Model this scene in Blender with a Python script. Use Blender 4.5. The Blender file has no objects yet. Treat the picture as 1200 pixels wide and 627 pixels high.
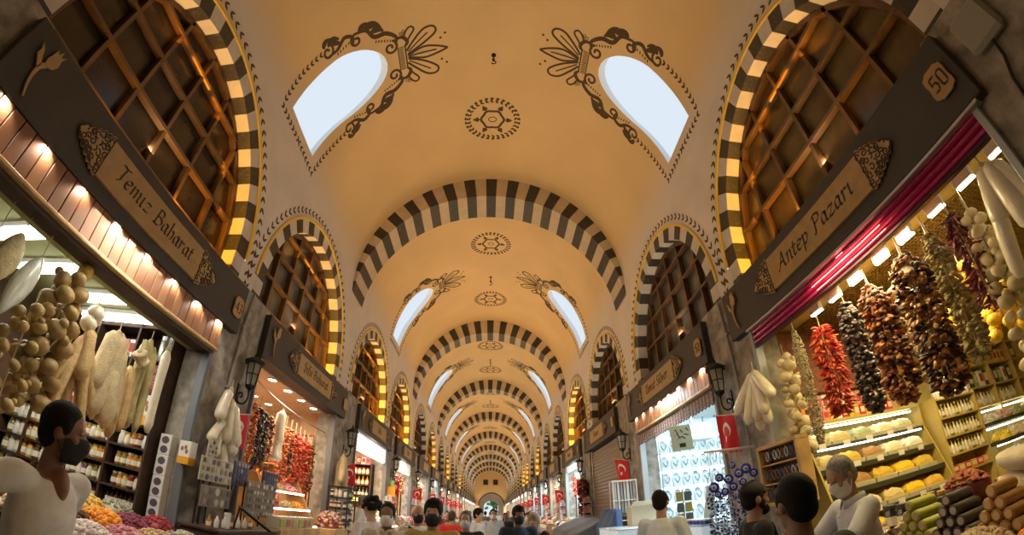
import bpy, math, random
from math import sin, cos, pi, sqrt, atan2, radians, hypot
from mathutils import Vector, Matrix
SC = bpy.context.scene
COL = SC.collection
RND = random.Random(7)
V = Vector

# ------------------------------------------------------------------ mesh builder
class MB:
    def __init__(self):
        self.v = []; self.f = []; self.m = []; self.T = None
    def add(self, vs, fs, m=0):
        b = len(self.v)
        if self.T is not None:
            vs = [tuple(self.T @ V(p)) for p in vs]
        self.v.extend([tuple(p) for p in vs])
        for f in fs:
            self.f.append(tuple(b + i for i in f)); self.m.append(m)
        return self
    def quad(self, a, b, c, d, m=0):
        return self.add([a, b, c, d], [(0, 1, 2, 3)], m)
    def box(self, x0, x1, y0, y1, z0, z1, m=0):
        vs = [(x0,y0,z0),(x1,y0,z0),(x1,y1,z0),(x0,y1,z0),(x0,y0,z1),(x1,y0,z1),(x1,y1,z1),(x0,y1,z1)]
        return self.add(vs, [(0,3,2,1),(4,5,6,7),(0,1,5,4),(1,2,6,5),(2,3,7,6),(3,0,4,7)], m)
    def bbox(self, x0, x1, y0, y1, z0, z1, b=.01, m=0):
        """box with chamfered edges"""
        cx, cy, cz = (x0+x1)/2, (y0+y1)/2, (z0+z1)/2
        hx, hy, hz = abs(x1-x0)/2, abs(y1-y0)/2, abs(z1-z0)/2
        b = min(b, hx*.9, hy*.9, hz*.9)
        vs = []; idx = {}
        for sx in (-1,1):
            for sy in (-1,1):
                for sz in (-1,1):
                    for k in range(3):
                        h = [hx-b, hy-b, hz-b]; h[k] = (hx,hy,hz)[k]
                        idx[(sx,sy,sz,k)] = len(vs)
                        vs.append((cx+sx*h[0], cy+sy*h[1], cz+sz*h[2]))
        F = []
        S = [(-1,-1),(1,-1),(1,1),(-1,1)]
        def key(k, s, a, c):
            q = [0,0,0]; q[k] = s; q[(k+1)%3] = a; q[(k+2)%3] = c
            return tuple(q)
        for k in range(3):
            for s in (-1,1):
                r = [idx[key(k,s,a,c)+(k,)] for a,c in S]
                F.append(r if s > 0 else r[::-1])
        for k in range(3):        # edges along axis k
            i, j = (k+1)%3, (k+2)%3
            for a in (-1,1):
                for c in (-1,1):
                    p0 = [0,0,0]; p0[k] = -1; p0[i] = a; p0[j] = c
                    p1 = list(p0); p1[k] = 1
                    r = [idx[tuple(p0)+(i,)], idx[tuple(p1)+(i,)], idx[tuple(p1)+(j,)], idx[tuple(p0)+(j,)]]
                    F.append(r if a*c < 0 else r[::-1])
        for sx in (-1,1):
            for sy in (-1,1):
                for sz in (-1,1):
                    r = [idx[(sx,sy,sz,k)] for k in range(3)]
                    F.append(r if sx*sy*sz > 0 else r[::-1])
        return self.add(vs, F, m)
    def loft(self, rings, m=0, cap=True, closed=True):
        """rings: lists of equal numbers of points"""
        n = len(rings[0]); vs = [p for r in rings for p in r]; fs = []
        for i in range(len(rings)-1):
            for j in range(n if closed else n-1):
                k = (j+1) % n
                fs.append((i*n+j, i*n+k, (i+1)*n+k, (i+1)*n+j))
        if cap:
            fs.append(tuple(range(n))[::-1]); fs.append(tuple(range((len(rings)-1)*n, len(rings)*n)))
        return self.add(vs, fs, m)
    def tube(self, pts, r, n=8, m=0, cap=True, flat=1.0):
        pts = [V(p) for p in pts]
        rr = r if isinstance(r, (list, tuple)) else [r]*len(pts)
        rings = []; up = None
        for i, p in enumerate(pts):
            d = (pts[min(i+1,len(pts)-1)] - pts[max(i-1,0)])
            if d.length < 1e-9: d = V((0,0,1))
            d.normalize()
            if up is None:
                up = V((0,0,1)) if abs(d.z) < .9 else V((0,1,0))
            a = d.cross(up)
            if a.length < 1e-6: a = d.cross(V((1,0,0)))
            a.normalize(); b = a.cross(d).normalized(); up = b
            rings.append([tuple(p + a*(cos(2*pi*k/n)*rr[i]) + b*(sin(2*pi*k/n)*rr[i]*flat)) for k in range(n)])
        return self.loft(rings, m, cap)
    def lathe(self, prof, c=(0,0,0), n=16, m=0, cap=True):
        c = V(c)
        rings = [[(c.x+r*cos(2*pi*k/n), c.y+r*sin(2*pi*k/n), c.z+z) for k in range(n)] for r, z in prof]
        return self.loft(rings, m, cap)
    def ell(self, c, r, nu=12, nv=8, m=0, R=None, bump=0, rnd=None):
        c = V(c); rings = []
        top = None
        for i in range(nv+1):
            t = -pi/2 + pi*i/nv
            ring = []
            for k in range(nu):
                a = 2*pi*k/nu
                q = V((r[0]*cos(t)*cos(a), r[1]*cos(t)*sin(a), r[2]*sin(t)))
                if bump and rnd and 0 < i < nv: q *= 1 + rnd.uniform(-bump, bump)
                if R is not None: q = R @ q
                ring.append(tuple(c+q))
            rings.append(ring)
        vs = [rings[0][0]] + [p for rg in rings[1:-1] for p in rg] + [rings[-1][0]]
        fs = []
        for k in range(nu):
            fs.append((0, 1+(k+1)%nu, 1+k))
        for i in range(nv-2):
            for k in range(nu):
                j = (k+1) % nu
                fs.append((1+i*nu+k, 1+i*nu+j, 1+(i+1)*nu+j, 1+(i+1)*nu+k))
        e = len(vs)-1
        for k in range(nu):
            fs.append((e, 1+(nv-2)*nu+k, 1+(nv-2)*nu+(k+1)%nu))
        return self.add(vs, fs, m)
    def capsule(self, p0, p1, r0, r1, n=10, m=0):
        p0, p1 = V(p0), V(p1); d = (p1-p0)
        L = d.length
        if L < 1e-6: return self.ell(p0, (r0,)*3, n, 6, m)
        d.normalize()
        pts = []; rr = []
        for t in (-.98, -.8, -.45, 0):
            pts.append(p0 + d*(t*r0)); rr.append(r0*sqrt(max(0, 1-t*t)))
        for t in (0, .45, .8, .98):
            pts.append(p1 + d*(t*r1)); rr.append(r1*sqrt(max(0, 1-t*t)))
        return self.tube(pts, rr, n, m)
    def prism(self, mp, outline, t0, t1, m=0):
        """outline in (a,b), extruded between offsets t0 and t1 along mp's third axis"""
        n = len(outline)
        vs = [mp(a, b, t0) for a, b in outline] + [mp(a, b, t1) for a, b in outline]
        fs = [tuple(range(n))[::-1], tuple(range(n, 2*n))]
        for i in range(n):
            j = (i+1) % n
            fs.append((i, j, n+j, n+i))
        return self.add(vs, fs, m)
    def ribbon(self, mp, pts, w, t0, t1, m=0, closed=False):
        """flat painted or raised stroke following pts (a,b) with widths w"""
        n = len(pts)
        if n < 2: return self
        ww = w if isinstance(w, (list, tuple)) else [w]*n
        L = []; Rr = []
        for i in range(n):
            if closed: p, q = pts[(i-1) % n], pts[(i+1) % n]
            else: p, q = pts[max(i-1,0)], pts[min(i+1,n-1)]
            dx, dy = q[0]-p[0], q[1]-p[1]; l = hypot(dx, dy) or 1e-9
            nx, ny = -dy/l, dx/l
            L.append((pts[i][0]+nx*ww[i]/2, pts[i][1]+ny*ww[i]/2)); Rr.append((pts[i][0]-nx*ww[i]/2, pts[i][1]-ny*ww[i]/2))
        vs = []
        for i in range(n):
            vs += [mp(*L[i], t1), mp(*Rr[i], t1), mp(*Rr[i], t0), mp(*L[i], t0)]
        fs = []
        for i in range(n if closed else n-1):
            a = i*4; b = ((i+1) % n)*4
            for k in range(4):
                fs.append((a+k, a+(k+1)%4, b+(k+1)%4, b+k))
        return self.add(vs, fs, m)
    def nib(self, mp, pts, w, ang, t0, t1, m=0):
        """broad-nib pen stroke"""
        dx, dy = cos(ang)*w/2, sin(ang)*w/2
        vs = []
        for a, b in pts:
            vs += [mp(a+dx, b+dy, t1), mp(a-dx, b-dy, t1), mp(a-dx, b-dy, t0), mp(a+dx, b+dy, t0)]
        fs = []
        for i in range(len(pts)-1):
            a = i*4; b = a+4
            for k in range(4): fs.append((a+k, a+(k+1)%4, b+(k+1)%4, b+k))
        e = (len(pts)-1)*4
        fs += [(0,1,2,3), (e+3,e+2,e+1,e)]
        return self.add(vs, fs, m)
    def mesh(self, name, mats, smooth=False, off=None):
        me = bpy.data.meshes.new(name)
        vs = self.v
        if off is not None: vs = [(p[0]-off[0], p[1]-off[1], p[2]-off[2]) for p in vs]
        me.from_pydata(vs, [], self.f)
        for mt in (mats if isinstance(mats, (list, tuple)) else [mats]): me.materials.append(mt)
        if any(self.m): me.polygons.foreach_set('material_index', self.m)
        if smooth: me.polygons.foreach_set('use_smooth', [True]*len(me.polygons))
        me.update()
        return me
    def build(self, name, mats, parent=None, smooth=False, world=True):
        """parent given and world: vertices are world coordinates and shifted into the parent's frame"""
        off = None
        if parent is not None and world: off = wloc(parent)
        me = self.mesh(name, mats, smooth, off)
        o = bpy.data.objects.new(name, me); COL.objects.link(o)
        if parent is not None: o.parent = parent
        return o
    def build_at(self, name, mats, loc, smooth=False):
        """top-level object whose origin is loc, vertices in world coordinates"""
        me = self.mesh(name, mats, smooth, loc)
        o = bpy.data.objects.new(name, me); COL.objects.link(o); o.location = loc
        return o

def wloc(o):
    p = V((0,0,0))
    while o is not None:
        p += V(o.location); o = o.parent
    return p

def tag(o, label=None, cat=None, group=None, kind=None):
    if label: o['label'] = label
    if cat: o['category'] = cat
    if group: o['group'] = group
    if kind: o['kind'] = kind
    return o
def thing(name, label, cat, loc=(0,0,0), group=None, rotz=0):
    o = bpy.data.objects.new(name, None); COL.objects.link(o)
    o.empty_display_size = .1; o.location = loc; o.rotation_euler = (0,0,rotz)
    return tag(o, label, cat, group)
KIDS = {}
def copy_tree(o, loc=None, parent=None, label=None, group=None, rotz=None, scale=None):
    c = o.copy(); COL.objects.link(c)
    c.parent = parent
    if loc is not None: c.location = loc
    if rotz is not None: c.rotation_euler = (0,0,rotz)
    if scale is not None: c.scale = scale
    if label: c['label'] = label
    if group: c['group'] = group
    for ch in kids(o):
        copy_tree(ch, parent=c)
    return c
def kids(o):
    return [x for x in bpy.data.objects if x.parent is o] if o not in KIDS else KIDS[o]
def freeze(o):
    """remember a prototype's children so that copying stays fast"""
    ch = [x for x in bpy.data.objects if x.parent is o]
    KIDS[o] = ch
    for c in ch: freeze(c)
    return o
def structure(o):
    o['kind'] = 'structure'; return o

# ------------------------------------------------------------------ materials
MATS = {}
def mat(name, col, rough=.6, metal=0, var=.0, scale=8, bump=0, bscale=30, emit=0, ecol=None, trans=0, alpha=1, coat=0, sss=0, spec=.5, var_col=None):
    if name in MATS: return MATS[name]
    m = bpy.data.materials.new(name); m.use_nodes = True
    nt = m.node_tree; b = nt.nodes['Principled BSDF']
    b.inputs['Base Color'].default_value = (*col, 1); b.inputs['Roughness'].default_value = rough
    b.inputs['Metallic'].default_value = metal; b.inputs['Specular IOR Level'].default_value = spec
    if trans: b.inputs['Transmission Weight'].default_value = trans
    if alpha < 1: b.inputs['Alpha'].default_value = alpha
    if coat: b.inputs['Coat Weight'].default_value = coat; b.inputs['Coat Roughness'].default_value = .1
    if sss: b.inputs['Subsurface Weight'].default_value = sss; b.inputs['Subsurface Radius'].default_value = (.02,.01,.006)
    if emit:
        b.inputs['Emission Color'].default_value = (*(ecol or col), 1); b.inputs['Emission Strength'].default_value = emit
    if var or bump:
        tc = nt.nodes.new('ShaderNodeTexCoord')
    if var:
        nz = nt.nodes.new('ShaderNodeTexNoise'); nz.inputs['Scale'].default_value = scale; nz.inputs['Detail'].default_value = 5
        nt.links.new(tc.outputs['Object'], nz.inputs['Vector'])
        rp = nt.nodes.new('ShaderNodeValToRGB')
        lo = tuple(max(0, c*(1-var)) for c in col); hi = tuple(min(1, c*(1+var)) for c in col)
        if var_col: lo = var_col
        rp.color_ramp.elements[0].position = .3; rp.color_ramp.elements[1].position = .7
        rp.color_ramp.elements[0].color = (*lo, 1); rp.color_ramp.elements[1].color = (*hi, 1)
        nt.links.new(nz.outputs['Fac'], rp.inputs['Fac']); nt.links.new(rp.outputs['Color'], b.inputs['Base Color'])
    if bump:
        nz = nt.nodes.new('ShaderNodeTexNoise'); nz.inputs['Scale'].default_value = bscale; nz.inputs['Detail'].default_value = 4
        nt.links.new(tc.outputs['Object'], nz.inputs['Vector'])
        bp = nt.nodes.new('ShaderNodeBump'); bp.inputs['Strength'].default_value = bump; bp.inputs['Distance'].default_value = .02
        nt.links.new(nz.outputs['Fac'], bp.inputs['Height']); nt.links.new(bp.outputs['Normal'], b.inputs['Normal'])
    MATS[name] = m
    return m
def pmat(name, cols, rough=.6, **k):
    """per-object colour from the object's random value: one material for a family of differently coloured goods"""
    if name in MATS: return MATS[name]
    m = mat(name, cols[0], rough, **k); nt = m.node_tree; b = nt.nodes['Principled BSDF']
    oi = nt.nodes.new('ShaderNodeObjectInfo'); rp = nt.nodes.new('ShaderNodeValToRGB')
    rp.color_ramp.interpolation = 'CONSTANT'
    while len(rp.color_ramp.elements) < len(cols): rp.color_ramp.elements.new(.5)
    for i, c in enumerate(cols):
        rp.color_ramp.elements[i].position = i/len(cols); rp.color_ramp.elements[i].color = (*c, 1)
    nt.links.new(oi.outputs['Random'], rp.inputs['Fac']); nt.links.new(rp.outputs['Color'], b.inputs['Base Color'])
    return m
def island_mat(name, cols, rough=.6, emit=0, **k):
    """colour varies from piece to piece of one mesh (heaps of fruit, strings of peppers)"""
    if name in MATS: return MATS[name]
    m = mat(name, cols[0], rough, **k); nt = m.node_tree; b = nt.nodes['Principled BSDF']
    g = nt.nodes.new('ShaderNodeNewGeometry'); rp = nt.nodes.new('ShaderNodeValToRGB')
    rp.color_ramp.interpolation = 'CONSTANT'
    while len(rp.color_ramp.elements) < len(cols): rp.color_ramp.elements.new(.5)
    for i, c in enumerate(cols):
        rp.color_ramp.elements[i].position = i/len(cols); rp.color_ramp.elements[i].color = (*c, 1)
    nt.links.new(g.outputs['Random Per Island'], rp.inputs['Fac']); nt.links.new(rp.outputs['Color'], b.inputs['Base Color'])
    return m
def emis(name, col, s):
    if name in MATS: return MATS[name]
    m = bpy.data.materials.new(name); m.use_nodes = True; nt = m.node_tree
    nt.nodes.clear(); e = nt.nodes.new('ShaderNodeEmission'); o = nt.nodes.new('ShaderNodeOutputMaterial')
    e.inputs['Color'].default_value = (*col, 1); e.inputs['Strength'].default_value = s
    nt.links.new(e.outputs[0], o.inputs['Surface']); MATS[name] = m
    return m
def bez(pts, n=8):
    """Catmull-Rom through 2-D or 3-D points"""
    out = []
    P = [tuple(p) for p in pts]; d = len(P[0])
    for i in range(len(P)-1):
        p0 = P[max(i-1,0)]; p1 = P[i]; p2 = P[i+1]; p3 = P[min(i+2,len(P)-1)]
        for k in range(n):
            t = k/n
            out.append(tuple(.5*((2*p1[j]) + (-p0[j]+p2[j])*t + (2*p0[j]-5*p1[j]+4*p2[j]-p3[j])*t*t + (-p0[j]+3*p1[j]-3*p2[j]+p3[j])*t**3) for j in range(d)))
    out.append(P[-1])
    return out
ORD = ['first','second','third','fourth','fifth','sixth','seventh','eighth','ninth','tenth','eleventh','twelfth','thirteenth','fourteenth','fifteenth','sixteenth','seventeenth','eighteenth','nineteenth','twentieth']
def lamp(name, kind, loc, power, col=(1,1,1), size=.3, size_y=None, target=None, spot=None, radius=.05):
    l = bpy.data.lights.new(name, kind); l.energy = power; l.color = col
    o = bpy.data.objects.new(name, l); COL.objects.link(o); o.location = loc
    if kind == 'AREA':
        l.size = size
        if size_y: l.shape = 'RECTANGLE'; l.size_y = size_y
    else: l.shadow_soft_size = radius
    if kind == 'SPOT' and spot: l.spot_size = spot; l.spot_blend = .6
    if target is not None:
        d = V(target) - V(loc); o.rotation_euler = d.to_track_quat('-Z', 'Y').to_euler()
    return o

# ------------------------------------------------------------------ camera (a fisheye, as the bowed straight lines show)
CAMZ = 1.65
def make_camera():
    cd = bpy.data.cameras.new('camera'); co = bpy.data.objects.new('camera', cd); COL.objects.link(co)
    cd.type = 'PANO'; cd.sensor_width = 36; cd.sensor_fit = 'HORIZONTAL'
    cy = cd
    cy.panorama_type = 'FISHEYE_LENS_POLYNOMIAL'
    cy.fisheye_fov = pi
    cy.fisheye_polynomial_k0 = 0
    cy.fisheye_polynomial_k1 = -0.064938
    cy.fisheye_polynomial_k2 = 0
    cy.fisheye_polynomial_k3 = 1.41894e-5
    cy.fisheye_polynomial_k4 = 0
    cd.clip_start = .02; cd.clip_end = 400
    pit, yaw, rol = .551121, .049775, -.0091536
    F = V((sin(yaw)*cos(pit), cos(yaw)*cos(pit), sin(pit))); R = V((cos(yaw), -sin(yaw), 0)); U = R.cross(F)
    R2 = R*cos(rol)+U*sin(rol); U2 = U*cos(rol)-R*sin(rol)
    co.matrix_world = Matrix(((R2.x,U2.x,-F.x,.0973),(R2.y,U2.y,-F.y,0),(R2.z,U2.z,-F.z,CAMZ),(0,0,0,1)))
    SC.camera = co
make_camera()
SC.view_settings.view_transform = 'Standard'; SC.view_settings.look = 'None'
SC.view_settings.gamma = 1; SC.view_settings.use_curve_mapping = False
# ------------------------------------------------------------------ dimensions of the hall
BAY = 9.42; NB = 10
ZC, RV = 6.83, 3.31            # vault: springing height and radius
YR0, RIBT = 9.07, .93          # first rib's near face, rib thickness
YC = 4.83                      # middle of a bay's clear vault
AC = (2.61, 7.05)              # middles of a bay's two wall arches
RO, RI, ZA = 2.02, 1.78, 4.55  # wall arch: outer and inner radius, springing height
ZS0, ZS1 = 3.43, 4.04          # sign boards
SHOP = ((.87, 4.20), (5.35, 8.68))
YB, YE = -9.0, 93.5            # back and far end of the hall
ZP = 4.12                      # stone piers up to here

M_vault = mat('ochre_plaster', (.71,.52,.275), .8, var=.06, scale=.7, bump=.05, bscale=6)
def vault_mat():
    # ochre crown, blending by height to a paler tone towards the springing
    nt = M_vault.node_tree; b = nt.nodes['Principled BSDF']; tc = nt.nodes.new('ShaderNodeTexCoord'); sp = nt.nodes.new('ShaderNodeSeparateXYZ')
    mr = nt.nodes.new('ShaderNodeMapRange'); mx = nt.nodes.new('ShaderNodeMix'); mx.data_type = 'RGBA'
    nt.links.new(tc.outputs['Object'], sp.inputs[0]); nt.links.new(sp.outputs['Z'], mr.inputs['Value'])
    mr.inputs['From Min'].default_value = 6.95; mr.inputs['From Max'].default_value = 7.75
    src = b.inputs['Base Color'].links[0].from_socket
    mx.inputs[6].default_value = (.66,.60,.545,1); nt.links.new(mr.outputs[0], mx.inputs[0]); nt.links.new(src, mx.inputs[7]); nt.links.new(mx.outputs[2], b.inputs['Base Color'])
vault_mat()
M_plaster = mat('pale_plaster', (.66,.60,.545), .85, var=.08, scale=1.2, bump=.08, bscale=8)
M_stone = mat('grey_stone', (.30,.27,.235), .85, var=.45, scale=7, bump=.5, bscale=14)
M_white_v = mat('pale_voussoir', (.58,.535,.49), .75, var=.08, scale=5)
M_paint = mat('dark_brown_paint', (.085,.052,.026), .8)
M_ring = mat('yellow_moulding', (.75,.50,.10), .6)
def marble():
    m = mat('black_marble', (.03,.028,.026), .45); nt = m.node_tree; b = nt.nodes['Principled BSDF']
    tc = nt.nodes.new('ShaderNodeTexCoord'); nz = nt.nodes.new('ShaderNodeTexNoise')
    nz.inputs['Scale'].default_value = 5; nz.inputs['Detail'].default_value = 7; nz.inputs['Distortion'].default_value = 2.5
    rp = nt.nodes.new('ShaderNodeValToRGB'); e = rp.color_ramp.elements
    e[0].position = .485; e[0].color = (.035,.03,.027,1); e[1].position = .515; e[1].color = (.035,.03,.027,1)
    n = e.new(.5); n.color = (.11,.10,.085,1)
    nt.links.new(tc.outputs['Object'], nz.inputs['Vector']); nt.links.new(nz.outputs['Fac'], rp.inputs['Fac']); nt.links.new(rp.outputs['Color'], b.inputs['Base Color'])
    return m
M_black_v = marble()
M_wood = mat('dark_wood_bar', (.105,.050,.018), .5, var=.3, scale=6)
M_rib_w = mat('tan_voussoir', (.54,.44,.32), .75, var=.08, scale=5)
M_pane = mat('brown_window_glass', (.085,.052,.018), .2, var=.4, scale=2.5)
M_paneL = mat('dark_window_glass', (.035,.022,.014), .2, var=.4, scale=2.5)
M_pane2 = mat('smoky_window_glass', (.10,.092,.082), .22, var=.35, scale=2)
M_floor = mat('worn_stone_floor', (.32,.29,.26), .55, var=.2, scale=3)

def vpt(ang, y, t=0):
    return ((RV-t)*sin(ang), y, ZC+(RV-t)*cos(ang))
QB = radians(82)
def hole_w(q):
    if q < 0 or q > 2.43: return 0
    if q <= 1.35: return .57+.09*q/1.35
    return .66*sqrt(max(0, 1-((q-1.35)/1.08)**2))
# ---- ceiling: one continuous vault with a pair of skylight openings per bay
def build_ceiling():
    mb = MB(); sh = MB()
    qs = [0, .2, .45, .7, .95, 1.15, 1.35, 1.55, 1.75, 1.92, 2.07, 2.19, 2.29, 2.36, 2.405, 2.43, 2.7, 3.0, 3.4, 3.8, 4.25, QB*RV]
    rows = [-(pi/2-QB)*RV, -.35, -.26, -.18, -.09] + sorted(set(qs + [2.43+.11*k for k in range(1,22)] + [.1,.325,.575,.825,1.05,1.25,1.45,1.65,1.84,2.0,2.13,2.24,2.33]))
    y_edges = [YB] + [BAY*b + YC - 8.49/2 - RIBT/2 for b in range(NB)] + [YE]
    for s in (-1, 1):
        for b in range(-1, NB):
            y0 = y_edges[b+1] if b >= 0 else YB; y1 = y_edges[b+2] if b < NB-1 else YE
            if b == -1: y1 = y_edges[1]
            yc = YC + BAY*b
            for i in range(len(rows)-1):
                qa, qb = rows[i], rows[i+1]
                aa, ab = s*(QB-qa/RV), s*(QB-qb/RV)
                wa, wb = (hole_w(qa), hole_w(qb)) if b >= 0 else (0, 0)
                if qb <= 0: wa = wb = hole_w(0) if b >= 0 else 0
                if qa < 0: wa = 0; wb = 0; 
                if qa >= 2.43 or qb <= 0 or b < 0:
                    mb.quad(vpt(aa,y0), vpt(aa,y1), vpt(ab,y1), vpt(ab,y0))
                else:
                    mb.quad(vpt(aa,y0), vpt(aa,yc-wa), vpt(ab,yc-wb), vpt(ab,y0))
                    mb.quad(vpt(aa,yc+wa), vpt(aa,y1), vpt(ab,y1), vpt(ab,yc+wb))
            if b < 0: continue
            # splayed white shaft of the skylight
            out = [(p*hole_w(q), q) for p in (-1,) for q in qs[:16]] + [(hole_w(q), q) for q in reversed(qs[:15])]
            n = len(out); r0 = []; r1 = []
            for p, q in out:
                P = V(vpt(s*(QB-q/RV), yc+p)); r0.append(tuple(P))
                r1.append((P.x+s*.16, yc+p*1.12, P.z+.09+.03*(q>1.4)))
            sh.loft([r0, r1], 0, cap=False)
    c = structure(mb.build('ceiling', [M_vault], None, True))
    k = sh.build('skylight_shaft', [mat('white_limewash', (.86,.88,.88), .9)], c)
    return c
ceiling = build_ceiling()
ceiling['label'] = 'ochre plastered barrel vault with pairs of arched skylights over the arcade'; ceiling['category'] = 'ceiling'

# ---- painted ornament on the vault
def skymap(s, yc):
    return lambda p, q, t=0: vpt(s*(QB-q/RV), yc+p, t)
def spiral(c, r0, r1, a0, a1, n=22):
    return [(c[0]+(r0+(r1-r0)*i/n)*cos(a0+(a1-a0)*i/n), c[1]+(r0+(r1-r0)*i/n)*sin(a0+(a1-a0)*i/n)) for i in range(n+1)]
def leaf(mb, mp, p, d, L, w, t=.004):
    """pointed leaf at p along angle d"""
    c, s = cos(d), sin(d)
    o = [(0,0),(.25,.42),(.55,.5),(.8,.3),(1,0),(.8,-.3),(.55,-.5),(.25,-.42)]
    mb.prism(mp, [(p[0]+c*a*L-s*b*w, p[1]+s*a*L+c*b*w) for a, b in o], 0, t)
def acanthus(mb, mp, p, d, L, w, curl=1.0):
    pts = [(p[0]+L*t*cos(d+curl*t*1.4), p[1]+L*t*sin(d+curl*t*1.4)) for t in [i/10 for i in range(11)]]
    mb.ribbon(mp, pts, [1.35*w*(.35+1.1*abs(sin(pi*min(1,t*1.05)))**.8*(1-t*.4)) for t in [i/10 for i in range(11)]], 0, .004)
def leaf_chain(mb, mp, pts, step, L, w):
    """pairs of leaflets strung along a polyline"""
    acc = 0
    for i in range(len(pts)-1):
        (x0,y0),(x1,y1) = pts[i], pts[i+1]; l = hypot(x1-x0, y1-y0); d = atan2(y1-y0, x1-x0)
        while acc < l:
            p = (x0+(x1-x0)*acc/l, y0+(y1-y0)*acc/l)
            leaf(mb, mp, p, d+.55, L, w); leaf(mb, mp, p, d-.55, L, w)
            acc += step
        acc -= l
def build_scroll():
    mb = MB(); mp = skymap(-1, YC)
    for s in (-1, 1):
        m2 = lambda p, q, t=0, s=s: mp(s*p, q, t)
        leaf_chain(mb, m2, [(0,-.2),(.78,-.22)], .125, .1, .042)
        leaf_chain(mb, m2, [(.82,-.12),(.9,.5),(.93,1.0)], .125, .1, .042)
        # lower scroll
        mb.ribbon(m2, spiral((.90,1.20), .03, .15, 1.5, 1.5-2*pi*1.15) , .05, 0, .004)
        k = bez([(.80,1.14),(.83,1.42),(.97,1.62),(.90,1.80),(.76,1.78)], 6)
        mb.ribbon(m2, k, [.03+.05*sin(pi*i/(len(k)-1)) for i in range(len(k))], 0, .004)
        acanthus(mb, m2, (.98,1.25), .2, .26, .07, .9); acanthus(mb, m2, (1.0,1.15), -.3, .2, .06, .9); acanthus(mb, m2, (.96,1.33), .9, .2, .06, .8)
        mb.ribbon(m2, spiral((.80,1.86), .03, .15, -.6, -.6+2*pi*1.2), .05, 0, .004)
        # upper scroll
        k = bez([(.93,1.86),(.90,2.10),(.70,2.25),(.68,2.50),(.52,2.70),(.36,2.66)], 6)
        mb.ribbon(m2, k, [.035+.06*sin(pi*i/(len(k)-1)) for i in range(len(k))], 0, .004)
        acanthus(mb, m2, (.88,2.08), .2, .34, .09, 1.1); acanthus(mb, m2, (.90,1.98), -.35, .25, .07, 1.1); acanthus(mb, m2, (.80,2.2), .8, .26, .08, .7)
        for i in range(6): leaf(mb, m2, (.62-.02*i, 2.28+.06*i), 3.5, .07, .03)
        for i in range(5): leaf(mb, m2, (.78+.02*i, 1.42+.07*i), 3.4, .07, .03)
        mb.ribbon(m2, spiral((.33,2.55), .03, .16, 2.2, 2.2-2*pi*1.3), .052, 0, .004)
        k = bez([(.46,2.62),(.48,2.82),(.34,2.92),(.24,2.84)], 6)
        mb.ribbon(m2, k, [.03+.05*sin(pi*i/(len(k)-1)) for i in range(len(k))], 0, .004)
        for i in range(3): mb.ribbon(m2, spiral((.53+.035*i,2.86-.06*(i%2)), .028, .028, 0, 2*pi, 10), .012, 0, .004)
        # side petal of the fan
        k = bez([(.05,2.90),(.22,3.26),(.42,3.52),(.56,3.48),(.54,3.28),(.32,3.04),(.14,2.88)], 6)
        mb.ribbon(m2, k, .046, 0, .004)
        mb.ribbon(m2, bez([(.11,2.92),(.28,3.14),(.44,3.36)], 5), .03, 0, .004)
        k = bez([(.26,2.86),(.42,2.96),(.58,3.08),(.66,3.02),(.60,2.92),(.44,2.84)], 6)
        mb.ribbon(m2, k, .04, 0, .004)
        mb.ribbon(m2, bez([(.02,2.9),(.13,3.25),(.08,3.55),(0,3.76)], 6), .046, 0, .004)
        for i in range(7): mb.ribbon(m2, [(.015+.04*i,2.72),(.02+.04*i,2.82)], .018, 0, .004)
        for c in ((.26,3.62),(.36,3.72)): mb.ribbon(m2, spiral(c, .013, .013, 0, 2*pi, 8), .03, 0, .004)
        mb.ribbon(m2, [(0,2.70),(.27,2.70)], .022, 0, .004); mb.ribbon(m2, [(0,2.86),(.25,2.86)], .03, 0, .004)
    mb.ribbon(mp, [(0,2.92),(0,3.52)], .03, 0, .004)
    return mb
scroll0 = build_scroll().build('painted_scrollwork', [M_paint], ceiling)
def build_rosette():
    mb = MB()
    mp = lambda a, b, t=0: vpt(a/RV, b, t)
    for k in range(30):
        a = 2*pi*k/30
        for r, d in ((.585, a+pi/2+.6), (.585, a+pi/2-.6), (.66, a+pi/2)):
            leaf(mb, mp, (r*cos(a), r*sin(a)*.97), d, .10, .05)
    c = [(.265*cos(2*pi*i/36)*(1+.06*cos(12*pi*i/36)), .265*sin(2*pi*i/36)*(1+.06*cos(12*pi*i/36))) for i in range(36)]
    mb.ribbon(mp, c, .06, 0, .004, closed=True)
    mb.ribbon(mp, [(.095*cos(2*pi*i/20), .075*sin(2*pi*i/20)) for i in range(20)], .022, 0, .004, closed=True)
    for k in range(6):
        a = 2*pi*k/6; c, s = cos(a), sin(a)
        o = [(.28,0),(.33,.022),(.345,.07),(.40,.055),(.49,0),(.40,-.055),(.345,-.07),(.33,-.022)]
        mb.prism(mp, [(c*x-s*y, s*x+c*y) for x, y in o], 0, .004)
    return mb
ros0 = build_rosette().build('painted_rosette', [M_paint], ceiling)
ros0.location.y = 6.92
for b in range(NB):
    for s in (1, -1):
        if b == 0 and s == 1: continue
        c = scroll0.copy(); COL.objects.link(c); c.parent = ceiling; c.location.y = BAY*b; c.scale.x = s
    for yy in (2.86, 6.92):
        if b == 0 and yy > 5: continue
        c = ros0.copy(); COL.objects.link(c); c.parent = ceiling; c.location.y = BAY*b+yy
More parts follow.
